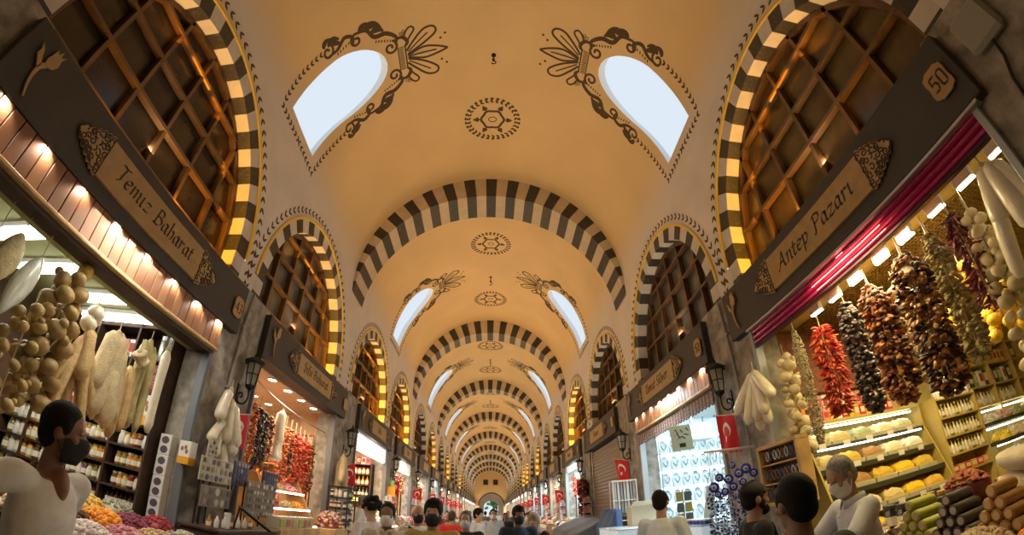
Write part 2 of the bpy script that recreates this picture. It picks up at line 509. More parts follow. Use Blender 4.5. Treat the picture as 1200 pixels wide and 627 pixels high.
# hooks on the crown
def hook(y, n):
    mb = MB(); z = ZC+RV
    mb.lathe([(.001,z+.0),(.05,z),(.05,z-.02),(.015,z-.04),(.015,z-.16),(.03,z-.18),(.03,z-.22),(.001,z-.24)], (0,0,0), 10)
    mb.tube([(0,0,z-.23),(.05,0,z-.27),(.05,0,z-.33),(0,0,z-.36),(-.04,0,z-.33)], .012, 6)
    o = mb.build('ceiling_hook', [mat('black_iron', (.02,.02,.02), .5, .6)]); o.location.y = y
    tag(o, 'small black iron hook under the vault crown in the %s bay from the front' % ORD[n], 'hook', 'vault crown hooks')
for b in range(4): hook(5.1+BAY*b, b)

# ---- transverse ribs
def rib(i):
    y0 = YR0+BAY*i; y1 = y0+RIBT; zs = 6.19; A = radians(84.4); n = 37; mb = MB()
    def inn(a, y): return (RV*sin(a), y, zs+RV*cos(a))
    def out(a, y):
        # along the radius from the soffit's centre up to the vault
        k = ZC-zs; d = k*cos(a)+sqrt(max(0, RV*RV-(k*sin(a))**2))
        return (d*sin(a), y, zs+d*cos(a))
    for j in range(n):
        m = 1 if j % 2 == 0 else 0
        for h in range(2):
            a0 = -A+2*A*(j+h/2)/n; a1 = -A+2*A*(j+(h+1)/2)/n
            mb.quad(inn(a0,y0), inn(a1,y0), out(a1,y0), out(a0,y0), m)
            mb.quad(inn(a0,y1), inn(a1,y1), inn(a1,y0), inn(a0,y0), m)
            mb.quad(out(a0,y1), out(a1,y1), inn(a1,y1), inn(a0,y1), m)
    o = structure(mb.build('trim_%d' % (i+2), [M_rib_w, M_black_v]))
    o['label'] = 'black and cream striped transverse arch, %s from the front' % ORD[i] if i >= 0 else 'striped transverse arch overhead'
for i in range(-1, 9): rib(i)

# ---- side walls with striped arches
NV = 23
def wall(s):
    mb = MB(); X = s*RV; XI = s*(RV+.34)
    def P(y, z, x=None): return (X if x is None else x, y, z)
    hw = (AC[1]-AC[0])/2; zt = ZC
    for b in range(NB):
        B = BAY*b
        yl, yr = B+AC[0]-hw, B+AC[1]+hw
        nxt = B+BAY+AC[0]-hw
        mb.quad(P(yr,ZP-.7), P(nxt,ZP-.7), P(nxt,zt), P(yr,zt), 0)       # plain strip behind the rib
        for ac in AC:
            c = B+ac
            corner = atan2(zt-ZA, hw)
            angs = sorted([pi*k/NV for k in range(NV+1)] + [pi*(k+.5)/NV for k in range(NV)] + [corner, pi-corner])
            def rect(a):
                ca, sa = cos(a), sin(a)
                k = min(hw/abs(ca) if abs(ca) > 1e-6 else 1e9, (zt-ZA)/sa if sa > 1e-6 else 1e9)
                return (c+k*ca, ZA+k*sa)
            for i in range(len(angs)-1):
                a0, a1 = angs[i], angs[i+1]
                v = int(((a0+a1)/2)/pi*NV); m = 2 if v % 2 == 0 else 1
                q = lambda r, a, x=None: P(c+r*cos(a), ZA+r*sin(a), x)
                mb.quad(P(*rect(a0)), P(*rect(a1)), q(RO+.05,a1), q(RO+.05,a0), 0)
                x2 = X-s*.03
                mb.quad(q(RO+.05,a0), q(RO+.05,a1), q(RO+.05,a1,x2), q(RO+.05,a0,x2), 3)
                mb.quad(q(RO+.05,a0,x2), q(RO+.05,a1,x2), q(RO,a1,x2), q(RO,a0,x2), 3)
                mb.quad(q(RO,a0,x2), q(RO,a1,x2), q(RO,a1), q(RO,a0), 3)
                mb.quad(q(RO,a0), q(RO,a1), q(RI,a1), q(RI,a0), m)
                mb.quad(q(RI,a0), q(RI,a1), q(RI,a1,XI), q(RI,a0,XI), m)
            for e in (-1, 1):
                for (z0, z1, m) in ((ZP-.7, 4.33, 2), (4.33, ZA, 1)):
                    mb.quad(P(c+e*hw,z0), P(c+e*RO,z0), P(c+e*RO,z1), P(c+e*hw,z1), 0)
                    mb.quad(P(c+e*RO,z0), P(c+e*RI,z0), P(c+e*RI,z1), P(c+e*RO,z1), m)
                    mb.quad(P(c+e*RI,z0), P(c+e*RI,z0,XI), P(c+e*RI,z1,XI), P(c+e*RI,z1), m)
            mb.quad(P(c-RI,ZP-.7), P(c+RI,ZP-.7), P(c+RI,ZS1-.02), P(c-RI,ZS1-.02), 0)
            mb.quad(P(c-RI,ZS1-.02), P(c+RI,ZS1-.02), P(c+RI,ZS1-.02,XI), P(c-RI,ZS1-.02,XI), 1)
    mb.quad(P(YB,0), P(AC[0]-hw,0), P(AC[0]-hw,zt), P(YB,zt), 0)
    mb.quad(P(NB*BAY+AC[0]-hw,0), P(YE,0), P(YE,zt), P(NB*BAY+AC[0]-hw,zt), 0)
    # stone piers
    xa, xb = s*3.10, s*3.42
    for b in range(NB):
        B = BAY*b
        for y0, y1 in ((B-.74, B+SHOP[0][0]), (B+SHOP[0][1], B+SHOP[1][0])):
            mb.box(min(xa,xb), max(xa,xb), y0, y1, 0, ZP, 4)
    B = NB*BAY
    mb.box(min(xa,xb), max(xa,xb), B-.74, B+.2, 0, ZP, 4)
    nm = 'wall_left' if s < 0 else 'wall_right'
    o = structure(mb.build(nm, [M_plaster, M_white_v, M_black_v, M_ring, M_stone]))
    o['label'] = '%s arcade wall with striped arches above the shops' % ('left' if s < 0 else 'right')
    return o
WALL = {-1: wall(-1), 1: wall(1)}
# painted leaf chain round each wall arch
def arch_chain():
    mb = MB(); mp = lambda a, b, t=0: (-RV+t, a, b)
    r = 2.19
    pts = [(-r,4.08),(-r,ZA)] + [(-r*cos(pi*k/48), ZA+r*sin(pi*k/48)) for k in range(1,49)] + [(r,4.08)]
    leaf_chain(mb, mp, pts, .165, .115, .040)
    return mb
ch0 = arch_chain().build('painted_leaf_chain', [M_paint], WALL[-1])
ch0.location.y = AC[0]
for b in range(5):
    for s in (-1, 1):
        for a in AC:
            if b == 0 and s < 0 and a < 4: continue
            c = ch0.copy(); COL.objects.link(c); c.parent = WALL[s]; c.location.y = BAY*b+a; c.scale.x = -s
# arched windows with wooden bars
def lunette(c, s, pane):
    fr = MB(); x0 = s*(RV+.20)
    n = 24; g = RI-.005
    arc = [(c+g*cos(pi*k/n), ZA+g*sin(pi*k/n)) for k in range(n+1)]
    out = [(c+g, ZS1-.02)] + arc + [(c-g, ZS1-.02)]
    mp = lambda a, b, t=0: (x0+s*t, a, b)
    gl = MB(); gl.prism(mp, out, .10, .13)
    ins = lambda k: [(c+(g-k)*cos(pi*i/n), ZA+(g-k)*sin(pi*i/n)) for i in range(n+1)]
    fr.ribbon(mp, [(c+g-.035,ZS1)]+ins(.035)+[(c-g+.035,ZS1)], .07, 0, .10)
    fr.ribbon(mp, [(c-g,ZS1+.04),(c+g,ZS1+.04)], .1, 0, .10)
    for k in range(-2, 3):
        y = k*.59; h = ZA+sqrt(g*g-y*y)
        fr.box(min(x0,x0+s*.09), max(x0,x0+s*.09), c+y-.024, c+y+.024, ZS1, h-.02)
    for z in (4.42, 4.93, 5.44, 5.92):
        w = sqrt(max(.01, g*g-max(0, z-ZA)**2))
        fr.box(min(x0-s*.01,x0+s*.08), max(x0-s*.01,x0+s*.08), c-w+.02, c+w-.02, z-.022, z+.022)
    return fr, gl
nw = 0
LIT = {(0,0,-1),(0,0,1),(0,1,-1),(1,0,-1),(1,1,-1),(2,1,-1),(1,1,1),(3,0,1),(3,1,-1),(4,0,1),(4,1,1),(5,0,-1)}
WINDOWS = {}
for b in range(NB):
    for a in range(2):
        for s in (-1, 1):
            nw += 1; c = BAY*b+AC[a]
            fr, gl = lunette(c, s, None)
            o = structure(fr.build('window_%d' % nw, [M_wood]))
            o['label'] = 'arched window with brown wooden bars, %s along the %s wall' % (ORD[2*b+a], 'left' if s < 0 else 'right')
            gl.build('pane', [M_pane2 if (b, a, s) in ((0,1,-1),(0,1,1)) else (M_paneL if (b, a, s) == (0,0,-1) else M_pane)], o)
            WINDOWS[(b, a, s)] = o
# ---- floor and end walls
mb = MB(); mb.box(-9, 9, YB, YE+10, -.1, 0); fl = structure(mb.build('floor', [M_floor])); fl['label'] = 'worn grey stone floor of the arcade'
mb = MB()
mb.quad((-3.31,YB,0), (3.31,YB,0), (3.31,YB,ZC), (-3.31,YB,ZC))
mb.add([(-3.31*cos(pi*k/24), YB, ZC+3.31*sin(pi*k/24)) for k in range(25)], [tuple(range(25))])
structure(mb.build('wall_back', [M_plaster]))
# far end: ochre wall with two small windows above an arched passage
mb = MB(); cx = .2; rp = 2.45; zp = 3.1
top = lambda x: ZC+sqrt(max(0, RV*RV-x*x))
xs = [-3.31+6.62*k/60 for k in range(61)]
for i in range(60):
    x0, x1 = xs[i], xs[i+1]
    def bot(x): return zp+sqrt(rp*rp-(x-cx)**2) if abs(x-cx) < rp else 0
    mb.quad((x0,YE,bot(x0)), (x1,YE,bot(x1)), (x1,YE,top(x1)), (x0,YE,top(x0)), 0)
for i in range(24):
    a0, a1 = pi*i/24, pi*(i+1)/24
    q = lambda a, y, r: (cx+r*cos(a), y, zp+r*sin(a))
    mb.quad(q(a0,YE,rp), q(a1,YE,rp), q(a1,YE+4,rp), q(a0,YE+4,rp), 1)
    mb.quad(q(a0,YE-.06,rp+.25), q(a1,YE-.06,rp+.25), q(a1,YE-.06,rp), q(a0,YE-.06,rp), 2)
    # inner wall of the passage with its lower arched gate
    mb.quad(q(a0,YE+4,rp), q(a1,YE+4,rp), (cx-.1+1.5*cos(a1),YE+4,2.9+1.25*sin(a1)), (cx-.1+1.5*cos(a0),YE+4,2.9+1.25*sin(a0)), 1)
for e in (-1, 1):
    mb.quad((cx+e*rp,YE,0), (cx+e*rp,YE+4,0), (cx+e*rp,YE+4,zp), (cx+e*rp,YE,zp), 1)
    mb.quad((cx+e*rp,YE+4,0), (cx-.1+e*1.5,YE+4,0), (cx-.1+e*1.5,YE+4,2.9), (cx+e*rp,YE+4,zp), 1)
ew = structure(mb.build('wall_far', [mat('ochre_end_wall', (.74,.515,.245), .8, var=.06), M_plaster, M_wood]))
for x in (-1.0, 1.0):
    nw += 1
    mb = MB(); mb.bbox(x-.5, x+.5, YE-.12, YE-.02, 7.35, 8.45, .02)
    o = structure(mb.build('window_%d' % nw, [M_wood])); o['label'] = 'small dark square window high on the far end wall'
    m2 = MB(); m2.box(x-.38, x+.38, YE-.14, YE-.115, 7.45, 8.35); m2.build('pane', [mat('night_glass', (.03,.03,.035), .2)], o)
# outside the gate: paving and a tree in daylight
mb = MB(); mb.box(-40, 40, YE+10, YE+90, -.15, -.05); structure(mb.build('floor_outside', [mat('pale_paving', (.5,.5,.48), .8)]))
def far_tree():
    t = thing('tree', 'green tree in daylight beyond the far gate', 'tree', (1.5, YE+26, 0))
    m = MB(); m.tube([(1.5,YE+26,-.05),(1.6,YE+26,2),(1.4,YE+26,4)], [.25,.2,.12], 8); m.build('trunk', [M_wood], t)
    m = MB(); r = random.Random(3)
    for k in range(60):
        m.ell((1.5+r.gauss(0,1.3), YE+26+r.gauss(0,1.2), 4.8+r.gauss(0,.9)), (.5,.5,.4), 7, 5, 0, None, .25, r)
    m.build('foliage', [mat('leaf_green', (.12,.28,.06), .7)], t)['kind'] = 'stuff'
far_tree()

# ---- world: overcast daylight seen through the skylights
w = bpy.data.worlds.new('world'); SC.world = w; w.use_nodes = True
bg = w.node_tree.nodes['Background']; bg.inputs['Color'].default_value = (.80,.90,1.0,1); bg.inputs['Strength'].default_value = .92
# ------------------------------------------------------------------ lettering: broad-nib strokes, x-height .6, cap height 1
GLY = {
 'T': (.62, [[(.0,.84),(.1,.97),(.36,.93),(.66,1.0)], [(.40,.95),(.35,.5),(.33,.06),(.18,-.02)]]),
 'e': (.42, [[(.06,.3),(.34,.38),(.36,.55),(.2,.6),(.06,.42),(.08,.1),(.22,0),(.40,.12)]]),
 'm': (.74, [[(.0,.5),(.1,.6),(.1,0)], [(.1,.42),(.26,.6),(.36,.5),(.36,0)], [(.36,.42),(.52,.6),(.62,.5),(.61,.07),(.72,0)]]),
 'n': (.50, [[(.0,.5),(.1,.6),(.1,0)], [(.1,.42),(.26,.6),(.37,.5),(.37,.07),(.48,0)]]),
 'i': (.26, [[(.0,.5),(.1,.6),(.1,.07),(.22,0)], [(.06,.78),(.18,.90)]]),
 'ı': (.26, [[(.0,.5),(.1,.6),(.1,.07),(.22,0)]]),
 'z': (.46, [[(.04,.5),(.1,.58),(.40,.57)], [(.40,.57),(.04,.03)], [(.04,.03),(.3,.03),(.44,.1)]]),
 'B': (.62, [[(.14,.98),(.13,.0)], [(-.02,.88),(.14,1.0),(.40,.98),(.48,.8),(.38,.58),(.14,.54)], [(.38,.56),(.57,.36),(.46,.06),(.2,0),(.02,.04)]]),
 'a': (.48, [[(.36,.54),(.2,.6),(.05,.36),(.12,.02),(.34,.18),(.37,.58),(.36,.1),(.46,0)]]),
 'h': (.48, [[(.02,.92),(.11,1.0),(.1,0)], [(.1,.4),(.28,.6),(.40,.45),(.38,.05),(.28,-.1)]]),
 'r': (.38, [[(.0,.5),(.1,.6),(.1,0)], [(.1,.4),(.22,.58),(.36,.54)]]),
 't': (.32, [[(.14,.86),(.11,.12),(.2,0),(.3,.08)], [(0,.58),(.3,.6)]]),
 'A': (.70, [[(-.04,.02),(.08,.06),(.42,1.0)], [(.42,1.0),(.53,.06),(.66,.02)], [(.14,.36),(.5,.36)]]),
 'p': (.50, [[(.0,.5),(.1,.6),(.09,-.36)], [(.1,.48),(.3,.6),(.42,.4),(.3,.04),(.1,.08)]]),
 'P': (.56, [[(.14,.98),(.13,.02),(.03,-.02)], [(-.02,.9),(.2,1.02),(.5,.92),(.48,.62),(.14,.48)]]),
 'Ş': (.50, [[(.42,.88),(.25,1),(.06,.8),(.22,.55),(.40,.28),(.24,0),(.02,.12)], [(.22,-.08),(.28,-.18),(.18,-.26)]]),
 'S': (.50, [[(.42,.88),(.25,1),(.06,.8),(.22,.55),(.40,.28),(.24,0),(.02,.12)]]),
 'f': (.34, [[(.40,.92),(.28,1),(.17,.8),(.13,-.2)], [(.0,.58),(.32,.6)]]),
 'U': (.66, [[(.02,.9),(.12,1),(.1,.2),(.28,0),(.5,.2)], [(.5,1),(.5,.1),(.62,0)]]),
 'u': (.52, [[(.0,.52),(.1,.6),(.1,.12),(.24,0),(.38,.2)], [(.40,.6),(.40,.08),(.5,0)]]),
 'l': (.26, [[(.02,.92),(.11,1),(.1,.08),(.22,0)]]),
 'v': (.46, [[(.0,.54),(.1,.6),(.2,0)], [(.2,0),(.40,.6)]]),
 'C': (.56, [[(.5,.85),(.3,1),(.07,.7),(.08,.25),(.3,0),(.52,.15)]]),
 ' ': (.34, []),
 '5': (.6, [[(.5,1),(.12,1)], [(.12,1),(.10,.56)], [(.10,.56),(.36,.62),(.5,.36),(.36,.02),(.06,.06)]]),
 '0': (.6, [[(.15,1),(.42,1),(.5,.85),(.5,.15),(.42,0),(.15,0),(.07,.15),(.07,.85),(.15,1)]]),
 '4': (.6, [[(.36,0),(.36,1)], [(.36,1),(.02,.3)], [(.02,.3),(.54,.3)]]),
 '3': (.56, [[(.05,.9),(.28,1),(.46,.78),(.22,.53)], [(.22,.53),(.48,.28),(.28,0),(.02,.1)]]),
 '2': (.56, [[(.04,.8),(.26,1),(.46,.74),(.3,.4),(.02,.02)], [(.02,.02),(.5,.02)]]),
}
def text_width(t): return sum(GLY[c][0]+.05 for c in t)
def lettering(mb, mp, text, a0, b0, size, t0, t1, w=.13, slant=.12, straight=False, xs=1.0):
    x = 0
    for ch in text:
        wd, st = GLY[ch]
        for k in st:
            pts = k if straight else bez(k, 5)
            q = [(a0+(x+px+slant*py)*size*xs, b0+py*size) for px, py in pts]
            mb.nib(mp, q, w*size, .7, t0, t1)
        x += wd+.05
M_sign = mat('charcoal_sign_board', (.045,.038,.036), .55, var=.15, scale=3)
M_gold = mat('antique_gold_panel', (.40,.26,.11), .5, var=.12, scale=9)
M_ink = mat('dark_brown_lettering', (.03,.012,.006), .6)
def smap(s, x, y, z):
    """sign plane: a reads along the sign, b up, t towards the corridor"""
    return lambda a, b, t=0: (x-s*t, y-s*a, z+b)
def palmette(mb_g, mb_k, mp, a0, e, h, L):
    """filigree end of a name plaque: e = direction (+1 / -1), base half-height h, length L"""
    o = []
    N = 7
    for i in range(N):            # scalloped upper edge
        t = i/(N-1); hh = h*(1.0-.80*t**1.4)
        for k in range(4):
            tt = t+k/4/(N-1)
            if tt > 1: break
            h2 = h*(1.0-.80*tt**1.4)+.022*abs(sin(pi*k/4))
            o.append((a0+e*L*tt*.92, h2))
    o.append((a0+e*L, 0))
    lo = [(a, -b) for a, b in reversed(o[:-1])]
    mb_g.prism(mp, o+lo, .012, .03)
    r = random.Random(5)
    for i in range(6):
        t = .06+.145*i; hh = h*(1-.80*t**1.4)-.012
        n = max(1, int(round(hh*2/.075)))
        for j in range(n):
            b = -hh+(j+.5)*2*hh/n
            c = (a0+e*L*t+e*.018*(j % 2), b); rr = min(.036, hh/n*.98)
            mb_k.ribbon(mp, spiral(c, rr*.25, rr, r.uniform(0,6), r.uniform(7,12), 12), .011, .028, .034)
    mb_k.ribbon(mp, [(a0+e*.004,-h),(a0+e*.004,h)], .010, .028, .034)
    mb_k.ribbon(mp, [(a, b*.9) for a, b in o], .010, .028, .034)
    mb_k.ribbon(mp, [(a, b*.9) for a, b in lo], .010, .028, .034)
def tulip(mb, mp, a, b, k=1.0, flip=1):
    """carved tulip: cup with pointed petals on a bent stem with one leaf"""
    f = lambda pts: [(a+flip*x*k, b+y*k) for x, y in pts]
    cup = [(.03,.06),(.10,.09),(.125,.15),(.11,.22),(.13,.285),(.085,.235),(.075,.30),(.045,.235),(.02,.27),(.012,.19),(-.004,.13),(.006,.085)]
    mb.prism(mp, f(cup), .012, .035)
    stem = bez([(.035,.07),(.0,.02),(-.005,-.08),(.02,-.19),(.06,-.28)], 5)
    mb.ribbon(mp, f(stem), [.05*k*(1-.85*i/(len(stem)-1))+.004 for i in range(len(stem))], .012, .03)
    lf = [(-.02,-.02),(-.06,.03),(-.105,.075),(-.10,.13),(-.125,.19),(-.075,.15),(-.04,.08),(-.005,.03)]
    mb.prism(mp, f(lf), .012, .03)
def badge(mb, mp, a, b, w, h):
    o = []
    for sx, sy in ((-1,-1),(1,-1),(1,1),(-1,1)):
        q = [(sx*w*.55, sy*h), (sx*w*.72, sy*h*.86), (sx*w*.95, sy*h*.78), (sx*w, sy*h*.5)]
        if sx*sy < 0: q = q[::-1]
        o += q
    # order counter-clockwise from bottom left
    pts = [(-w*.95,-h*.78),(-w*.72,-h*.86),(-w*.5,-h),(w*.5,-h),(w*.72,-h*.86),(w*.95,-h*.78),(w,-h*.4),(w*.93,0),(w,h*.4),(w*.95,h*.78),(w*.72,h*.86),(w*.5,h),(-w*.5,h),(-w*.72,h*.86),(-w*.95,h*.78),(-w,h*.4),(-w*.93,0),(-w,-h*.4)]
    mb.prism(mp, [(a+x, b+y) for x, y in pts], .012, .03)
def sign(s, y0, y1, text, num, label, detail=2, lamp_white=False):
    """y0 nearer end, y1 further end"""
    yc = (y0+y1)/2; x = s*3.0; zc = (ZS0+ZS1)/2
    t = thing('shop_sign', label, 'sign', (s*3.15, yc, ZS0), 'charcoal shop signs over the arcade shops')
    mb = MB(); mb.bbox(min(x,s*3.30), max(x,s*3.30), y0, y1, ZS0, ZS1, .008); mb.build('board', [M_sign], t)
    mp = smap(s, x, yc, zc-.005)
    near = -1 if s < 0 else 1      # reading direction sign of the near end
    g = MB(); k = MB(); L = .82 if detail else .5
    g.prism(mp, [(-.80,-.175),(.80,-.175),(.80,.175),(-.80,.175)], 0, .03)
    p = g.build('name_plaque', [M_gold], t)
    if detail:
        for e in (-1, 1):
            g2 = MB(); k2 = MB(); palmette(g2, k2, mp, e*.80, e, .185, .345)
            q = g2.build('filigree_end', [M_gold], t); k2.build('filigree', [M_ink], q)
    if text:
        size = .158; xs = min(1.32, 1.28/(text_width(text)*size)); tw = text_width(text)*xs
        a0 = -tw*size/2
        for wd in text.split(' '):      # each word its own piece
            mb = MB(); lettering(mb, mp, wd, a0, -.055, size, .03, .034, .15, xs=xs); mb.build('lettering', [M_ink], p)
            a0 += text_width(wd+' ')*xs*size
    L2 = (y1-y0)/2
    if detail:
        # tulip at one end, number badge at the other
        ta = -1 if True else 1
        mb = MB(); tulip(mb, mp, -(L2-.22), .0, .82, 1); mb.build('tulip_emblem', [M_gold], t)
        mb = MB(); badge(mb, mp, L2-.17, -.02, .10, .125); bd = mb.build('number_badge', [M_gold], t)
        if num:
            mb = MB(); w = text_width(num)*.12; lettering(mb, mp, num, L2-.17-w/2+.01, -.08, .12, .03, .034, .15, 0, num == '50'); mb.build('number', [M_ink], bd)
    return t
sign(-1, .74, 4.54, 'Temiz Baharat', '43', 'charcoal shop sign with gold plaque reading Temiz Baharat', 2)
sign(1, .74, 4.54, 'Antep Pazarı', '50', 'charcoal shop sign with gold plaque reading Antep Pazarı', 2)
sign(-1, 5.25, 9.10, 'Şifa Baharat', '', 'charcoal sign with faded gold plaque over the dried pepper shop', 2)
sign(1, 5.25, 9.10, 'Umut Silver', '52', 'charcoal sign numbered 52 over the bright jewellery shop', 2)
for b in range(1, NB):
    for a, (y0, y1) in enumerate(((.74,4.54),(5.25,9.10))):
        for s in (-1, 1):
            n = 2*b+a
            d = 2 if b < 2 else 0
            if d:
                sign(s, BAY*b+y0, BAY*b+y1, 'Şifa' if s < 0 else 'Pazarı', '', 'charcoal shop sign with gold plaque, %s sign along the %s side' % (ORD[n], 'left' if s < 0 else 'right'), 1)
            else:
                sign(s, BAY*b+y0, BAY*b+y1, '', '', 'small distant charcoal shop sign, %s along the %s side' % (ORD[n], 'left' if s < 0 else 'right'), 0)
# ------------------------------------------------------------------ shop interiors, fascias, fittings
M_steel = mat('brushed_steel', (.45,.45,.44), .35, .8)
M_white = mat('white_enamel', (.75,.75,.72), .5)
M_black = mat('matt_black', (.015,.015,.016), .6)
M_iron = mat('black_iron', (.02,.02,.02), .5, .6)
M_darkwood = mat('dark_walnut', (.055,.028,.018), .5, var=.4, scale=5)
M_pine = mat('light_pine', (.50,.32,.14), .55, var=.25, scale=6)
M_red = mat('flag_red', (.62,.012,.02), .7)
M_flagw = mat('flag_white', (.85,.82,.8), .7)
def interior_mat(name, col): return mat(name, col, .75, var=.08, scale=3)
M_int = {
 'green': interior_mat('olive_shop_paint', (.34,.35,.14)), 'gold': interior_mat('mustard_shop_paint', (.50,.37,.10)),
 'cream': interior_mat('cream_shop_paint', (.70,.52,.36)), 'white': interior_mat('white_shop_paint', (.80,.86,.87)),
 'grey': interior_mat('warm_grey_shop_paint', (.50,.46,.42)),
}
M_stain = interior_mat('brown_shop_wall', (.16,.09,.05))
def shell(s, y0, y1, depth, key, floor_m=None, wallkey=None):
    mb = MB(); xa, xb = s*3.42, s*depth; z1 = 3.43
    mb.quad((xa,y0,0), (xb,y0,0), (xb,y0,z1), (xa,y0,z1), 1)
    mb.quad((xa,y1,0), (xb,y1,0), (xb,y1,z1), (xa,y1,z1), 1)
    mb.quad((xb,y0,0), (xb,y1,0), (xb,y1,z1), (xb,y0,z1), 1)
    mb.quad((s*3.28,y0,z1), (xb,y0,z1), (xb,y1,z1), (s*3.28,y1,z1), 0)
    o = structure(mb.build('wall_shop', [M_int[key], M_int[wallkey or key] if wallkey != 'stain' else M_stain]))
    return o
SH = ((.5, 4.35), (5.0, 9.05))
shop_key = {}
rk = random.Random(11)
for b in range(NB):
    for a in range(2):
        for s in (-1, 1):
            key = {(0,0,-1):'green',(0,0,1):'gold',(0,1,-1):'cream',(0,1,1):'white',(1,0,-1):'cream',(1,0,1):'grey',(1,1,1):'white'}.get((b,a,s)) or rk.choice(['cream','white','cream','grey'])
            shop_key[(b,a,s)] = key
            dep = {(0,0,-1):6.3,(0,0,1):8.6}.get((b,a,s), 5.6)
            y0, y1 = SH[a]
            o = shell(s, BAY*b+y0, BAY*b+y1, dep, key, wallkey='stain' if (b,a,s) in ((0,0,-1),) else None)
            o['label'] = 'inside walls and ceiling of the %s shop on the %s' % (ORD[2*b+a], 'left' if s < 0 else 'right')
# light metal frames of the openings
def frame(s, y0, y1, m, w=.07, name='trim_frame', z1=3.43):
    mb = MB(); x0, x1 = sorted((s*3.05, s*3.17))
    for y in (y0, y1-w): mb.bbox(x0, x1, y, y+w, 0, z1, .008)
    o = structure(mb.build('trim_%d' % frame.n, [m])); frame.n += 1
    return o
frame.n = 20
M_frame = mat('dull_grey_frame', (.16,.17,.19), .5, .3); M_frameR = mat('pale_grey_frame', (.34,.36,.37), .45, .3)
for b in range(4):
    for a in range(2):
        for s in (-1, 1):
            if (b,a,s) == (1,0,1): continue
            y0, y1 = SHOP[a]
            frame(s, BAY*b+y0-.03, BAY*b+y1+.03, M_frame if s < 0 else M_frameR, .05 if s < 0 else .06)

# ---- fascias below the signs
def planks(n, cols):
    """wood of vertical boards: colour changes from board to board"""
    return island_mat(n, cols, .45)
M_plank = planks('reddish_boards', [(.22,.095,.042),(.27,.125,.058),(.19,.078,.034),(.30,.145,.07),(.24,.108,.05)])
def wood_fascia(s, y0, y1, z0, label, olive=True, lace=False):
    t = thing('wood_fascia', label, 'fascia', (s*3.1, (y0+y1)/2, z0))
    mb = MB(); y = y0; r = random.Random(4)
    while y < y1-.02:
        w = min(.118, y1-y)
        mb.bbox(min(s*3.012,s*3.05), max(s*3.012,s*3.05), y+.003, y+w-.003, z0+.02, ZS0-.005, .004); y += .12
    o = mb.build('board_cladding', [M_plank], t)
    mb = MB(); mb.bbox(min(s*2.985,s*3.06), max(s*2.985,s*3.06), y0-.01, y1+.01, z0-.015, z0+.02, .008); mb.build('lower_moulding', [M_pine], t)
    mb = MB(); mb.bbox(min(s*3.05,s*3.26), max(s*3.05,s*3.26), y0, y1, z0-.05, z0+.02, .006); mb.build('track', [M_darkwood], t)
    if olive:
        mb = MB(); mb.bbox(min(s*3.26,s*3.40), max(s*3.26,s*3.40), y0, y1, z0-.03, ZS0, .006); mb.build('inner_beam', [M_int['green']], t)
    if lace:
        mb = MB(); mp = lambda p, q, tt=0: (s*(3.04-tt), p, q)
        n = int((y1-y0)/.11)
        pts = [(y0,z0-.05)]
        for k in range(n):
            c = y0+(k+.5)*(y1-y0)/n
            pts += [(c+.05*cos(a), z0-.21-.045*sin(a)) for a in (pi, pi*.75, pi*.5, pi*.25, 0)]
        pts += [(y1,z0-.05)]
        mb.prism(mp, pts, 0, .01)
        lc = mb.build('lace_valance', [mat('brown_lace', (.16,.09,.07), .8)], t)
        k2 = MB()
        for k in range(n):
            c = y0+(k+.5)*(y1-y0)/n
            for dz in (.09,.15,.21): k2.ribbon(mp, spiral((c,z0-dz), .012, .03, k, k+6, 8), .010, .009, .014)
        k2.build('lace_pattern', [mat('pale_lace', (.55,.42,.36), .8)], lc)['kind'] = 'stuff'
    return t
wood_fascia(-1, .80, 4.22, 3.095, 'spotlit wooden board fascia under the Temiz Baharat sign', True)
wood_fascia(1, 5.33, 8.70, 3.11, 'spotlit wooden board fascia with lace edge over the jewellery shop', False, True)
# rolled-up magenta shutter of the first right shop
def roller():
    t = thing('roller_shutter', 'glossy magenta roller shutter rolled up under the Antep Pazarı sign', 'shutter', (3.1, 2.5, 3.24))
    mb = MB(); n = 3
    prof = []
    for k in range(n):
        z = 3.42-.062*k
        prof += [(3.10,z),(3.08,z-.006),(3.062,z-.018),(3.056,z-.031),(3.062,z-.044),(3.08,z-.055),(3.10,z-.060)]
    prof += [(3.13,3.235),(3.16,3.25),(3.16,3.42)]
    mb.loft([[(x,y,z) for x,z in prof] for y in (.88,4.16)])
    mb.build('rolled_slats', [mat('magenta_metal', (.42,.02,.12), .22, .35, coat=.8)], t)
    mb = MB(); mb.bbox(3.06,3.12,.88,4.16,3.205,3.236,.006); mb.build('bottom_bar', [mat('dark_plum_metal', (.05,.01,.02), .3, .5)], t)
    mb = MB(); mb.bbox(3.0,3.09,.80,4.20,3.405,3.43,.004); mb.build('drip_rail', [M_steel], t)
roller()
# closed grey shutter of the third shop on the right
def closed_shutter():
    y0, y1 = BAY+SHOP[0][0], BAY+SHOP[0][1]
    t = thing('roller_shutter', 'closed taupe roller shutter of the shop below the plain sign', 'shutter', (3.2,(y0+y1)/2,0))
    prof = []; z = 0
    while z < 3.40:
        prof += [(3.20,z),(3.185,z+.03),(3.185,z+.07),(3.20,z+.098)]; z += .1
    prof += [(3.23,3.42),(3.23,0)]
    mb = MB(); mb.loft([[(x,y,zz) for x,zz in prof] for y in (y0,y1)]); mb.build('slats', [mat('taupe_shutter', (.27,.21,.165), .5, .2)], t)
    mb = MB(); mb.bbox(3.15,3.21,y0-.02,y0+.07,0,3.43,.006); mb.build('guide_rail', [M_steel], t)
    mb = MB(); mb.bbox(3.15,3.21,y1-.07,y1+.02,0,3.43,.006); mb.build('guide_rail', [M_steel], t)
closed_shutter()
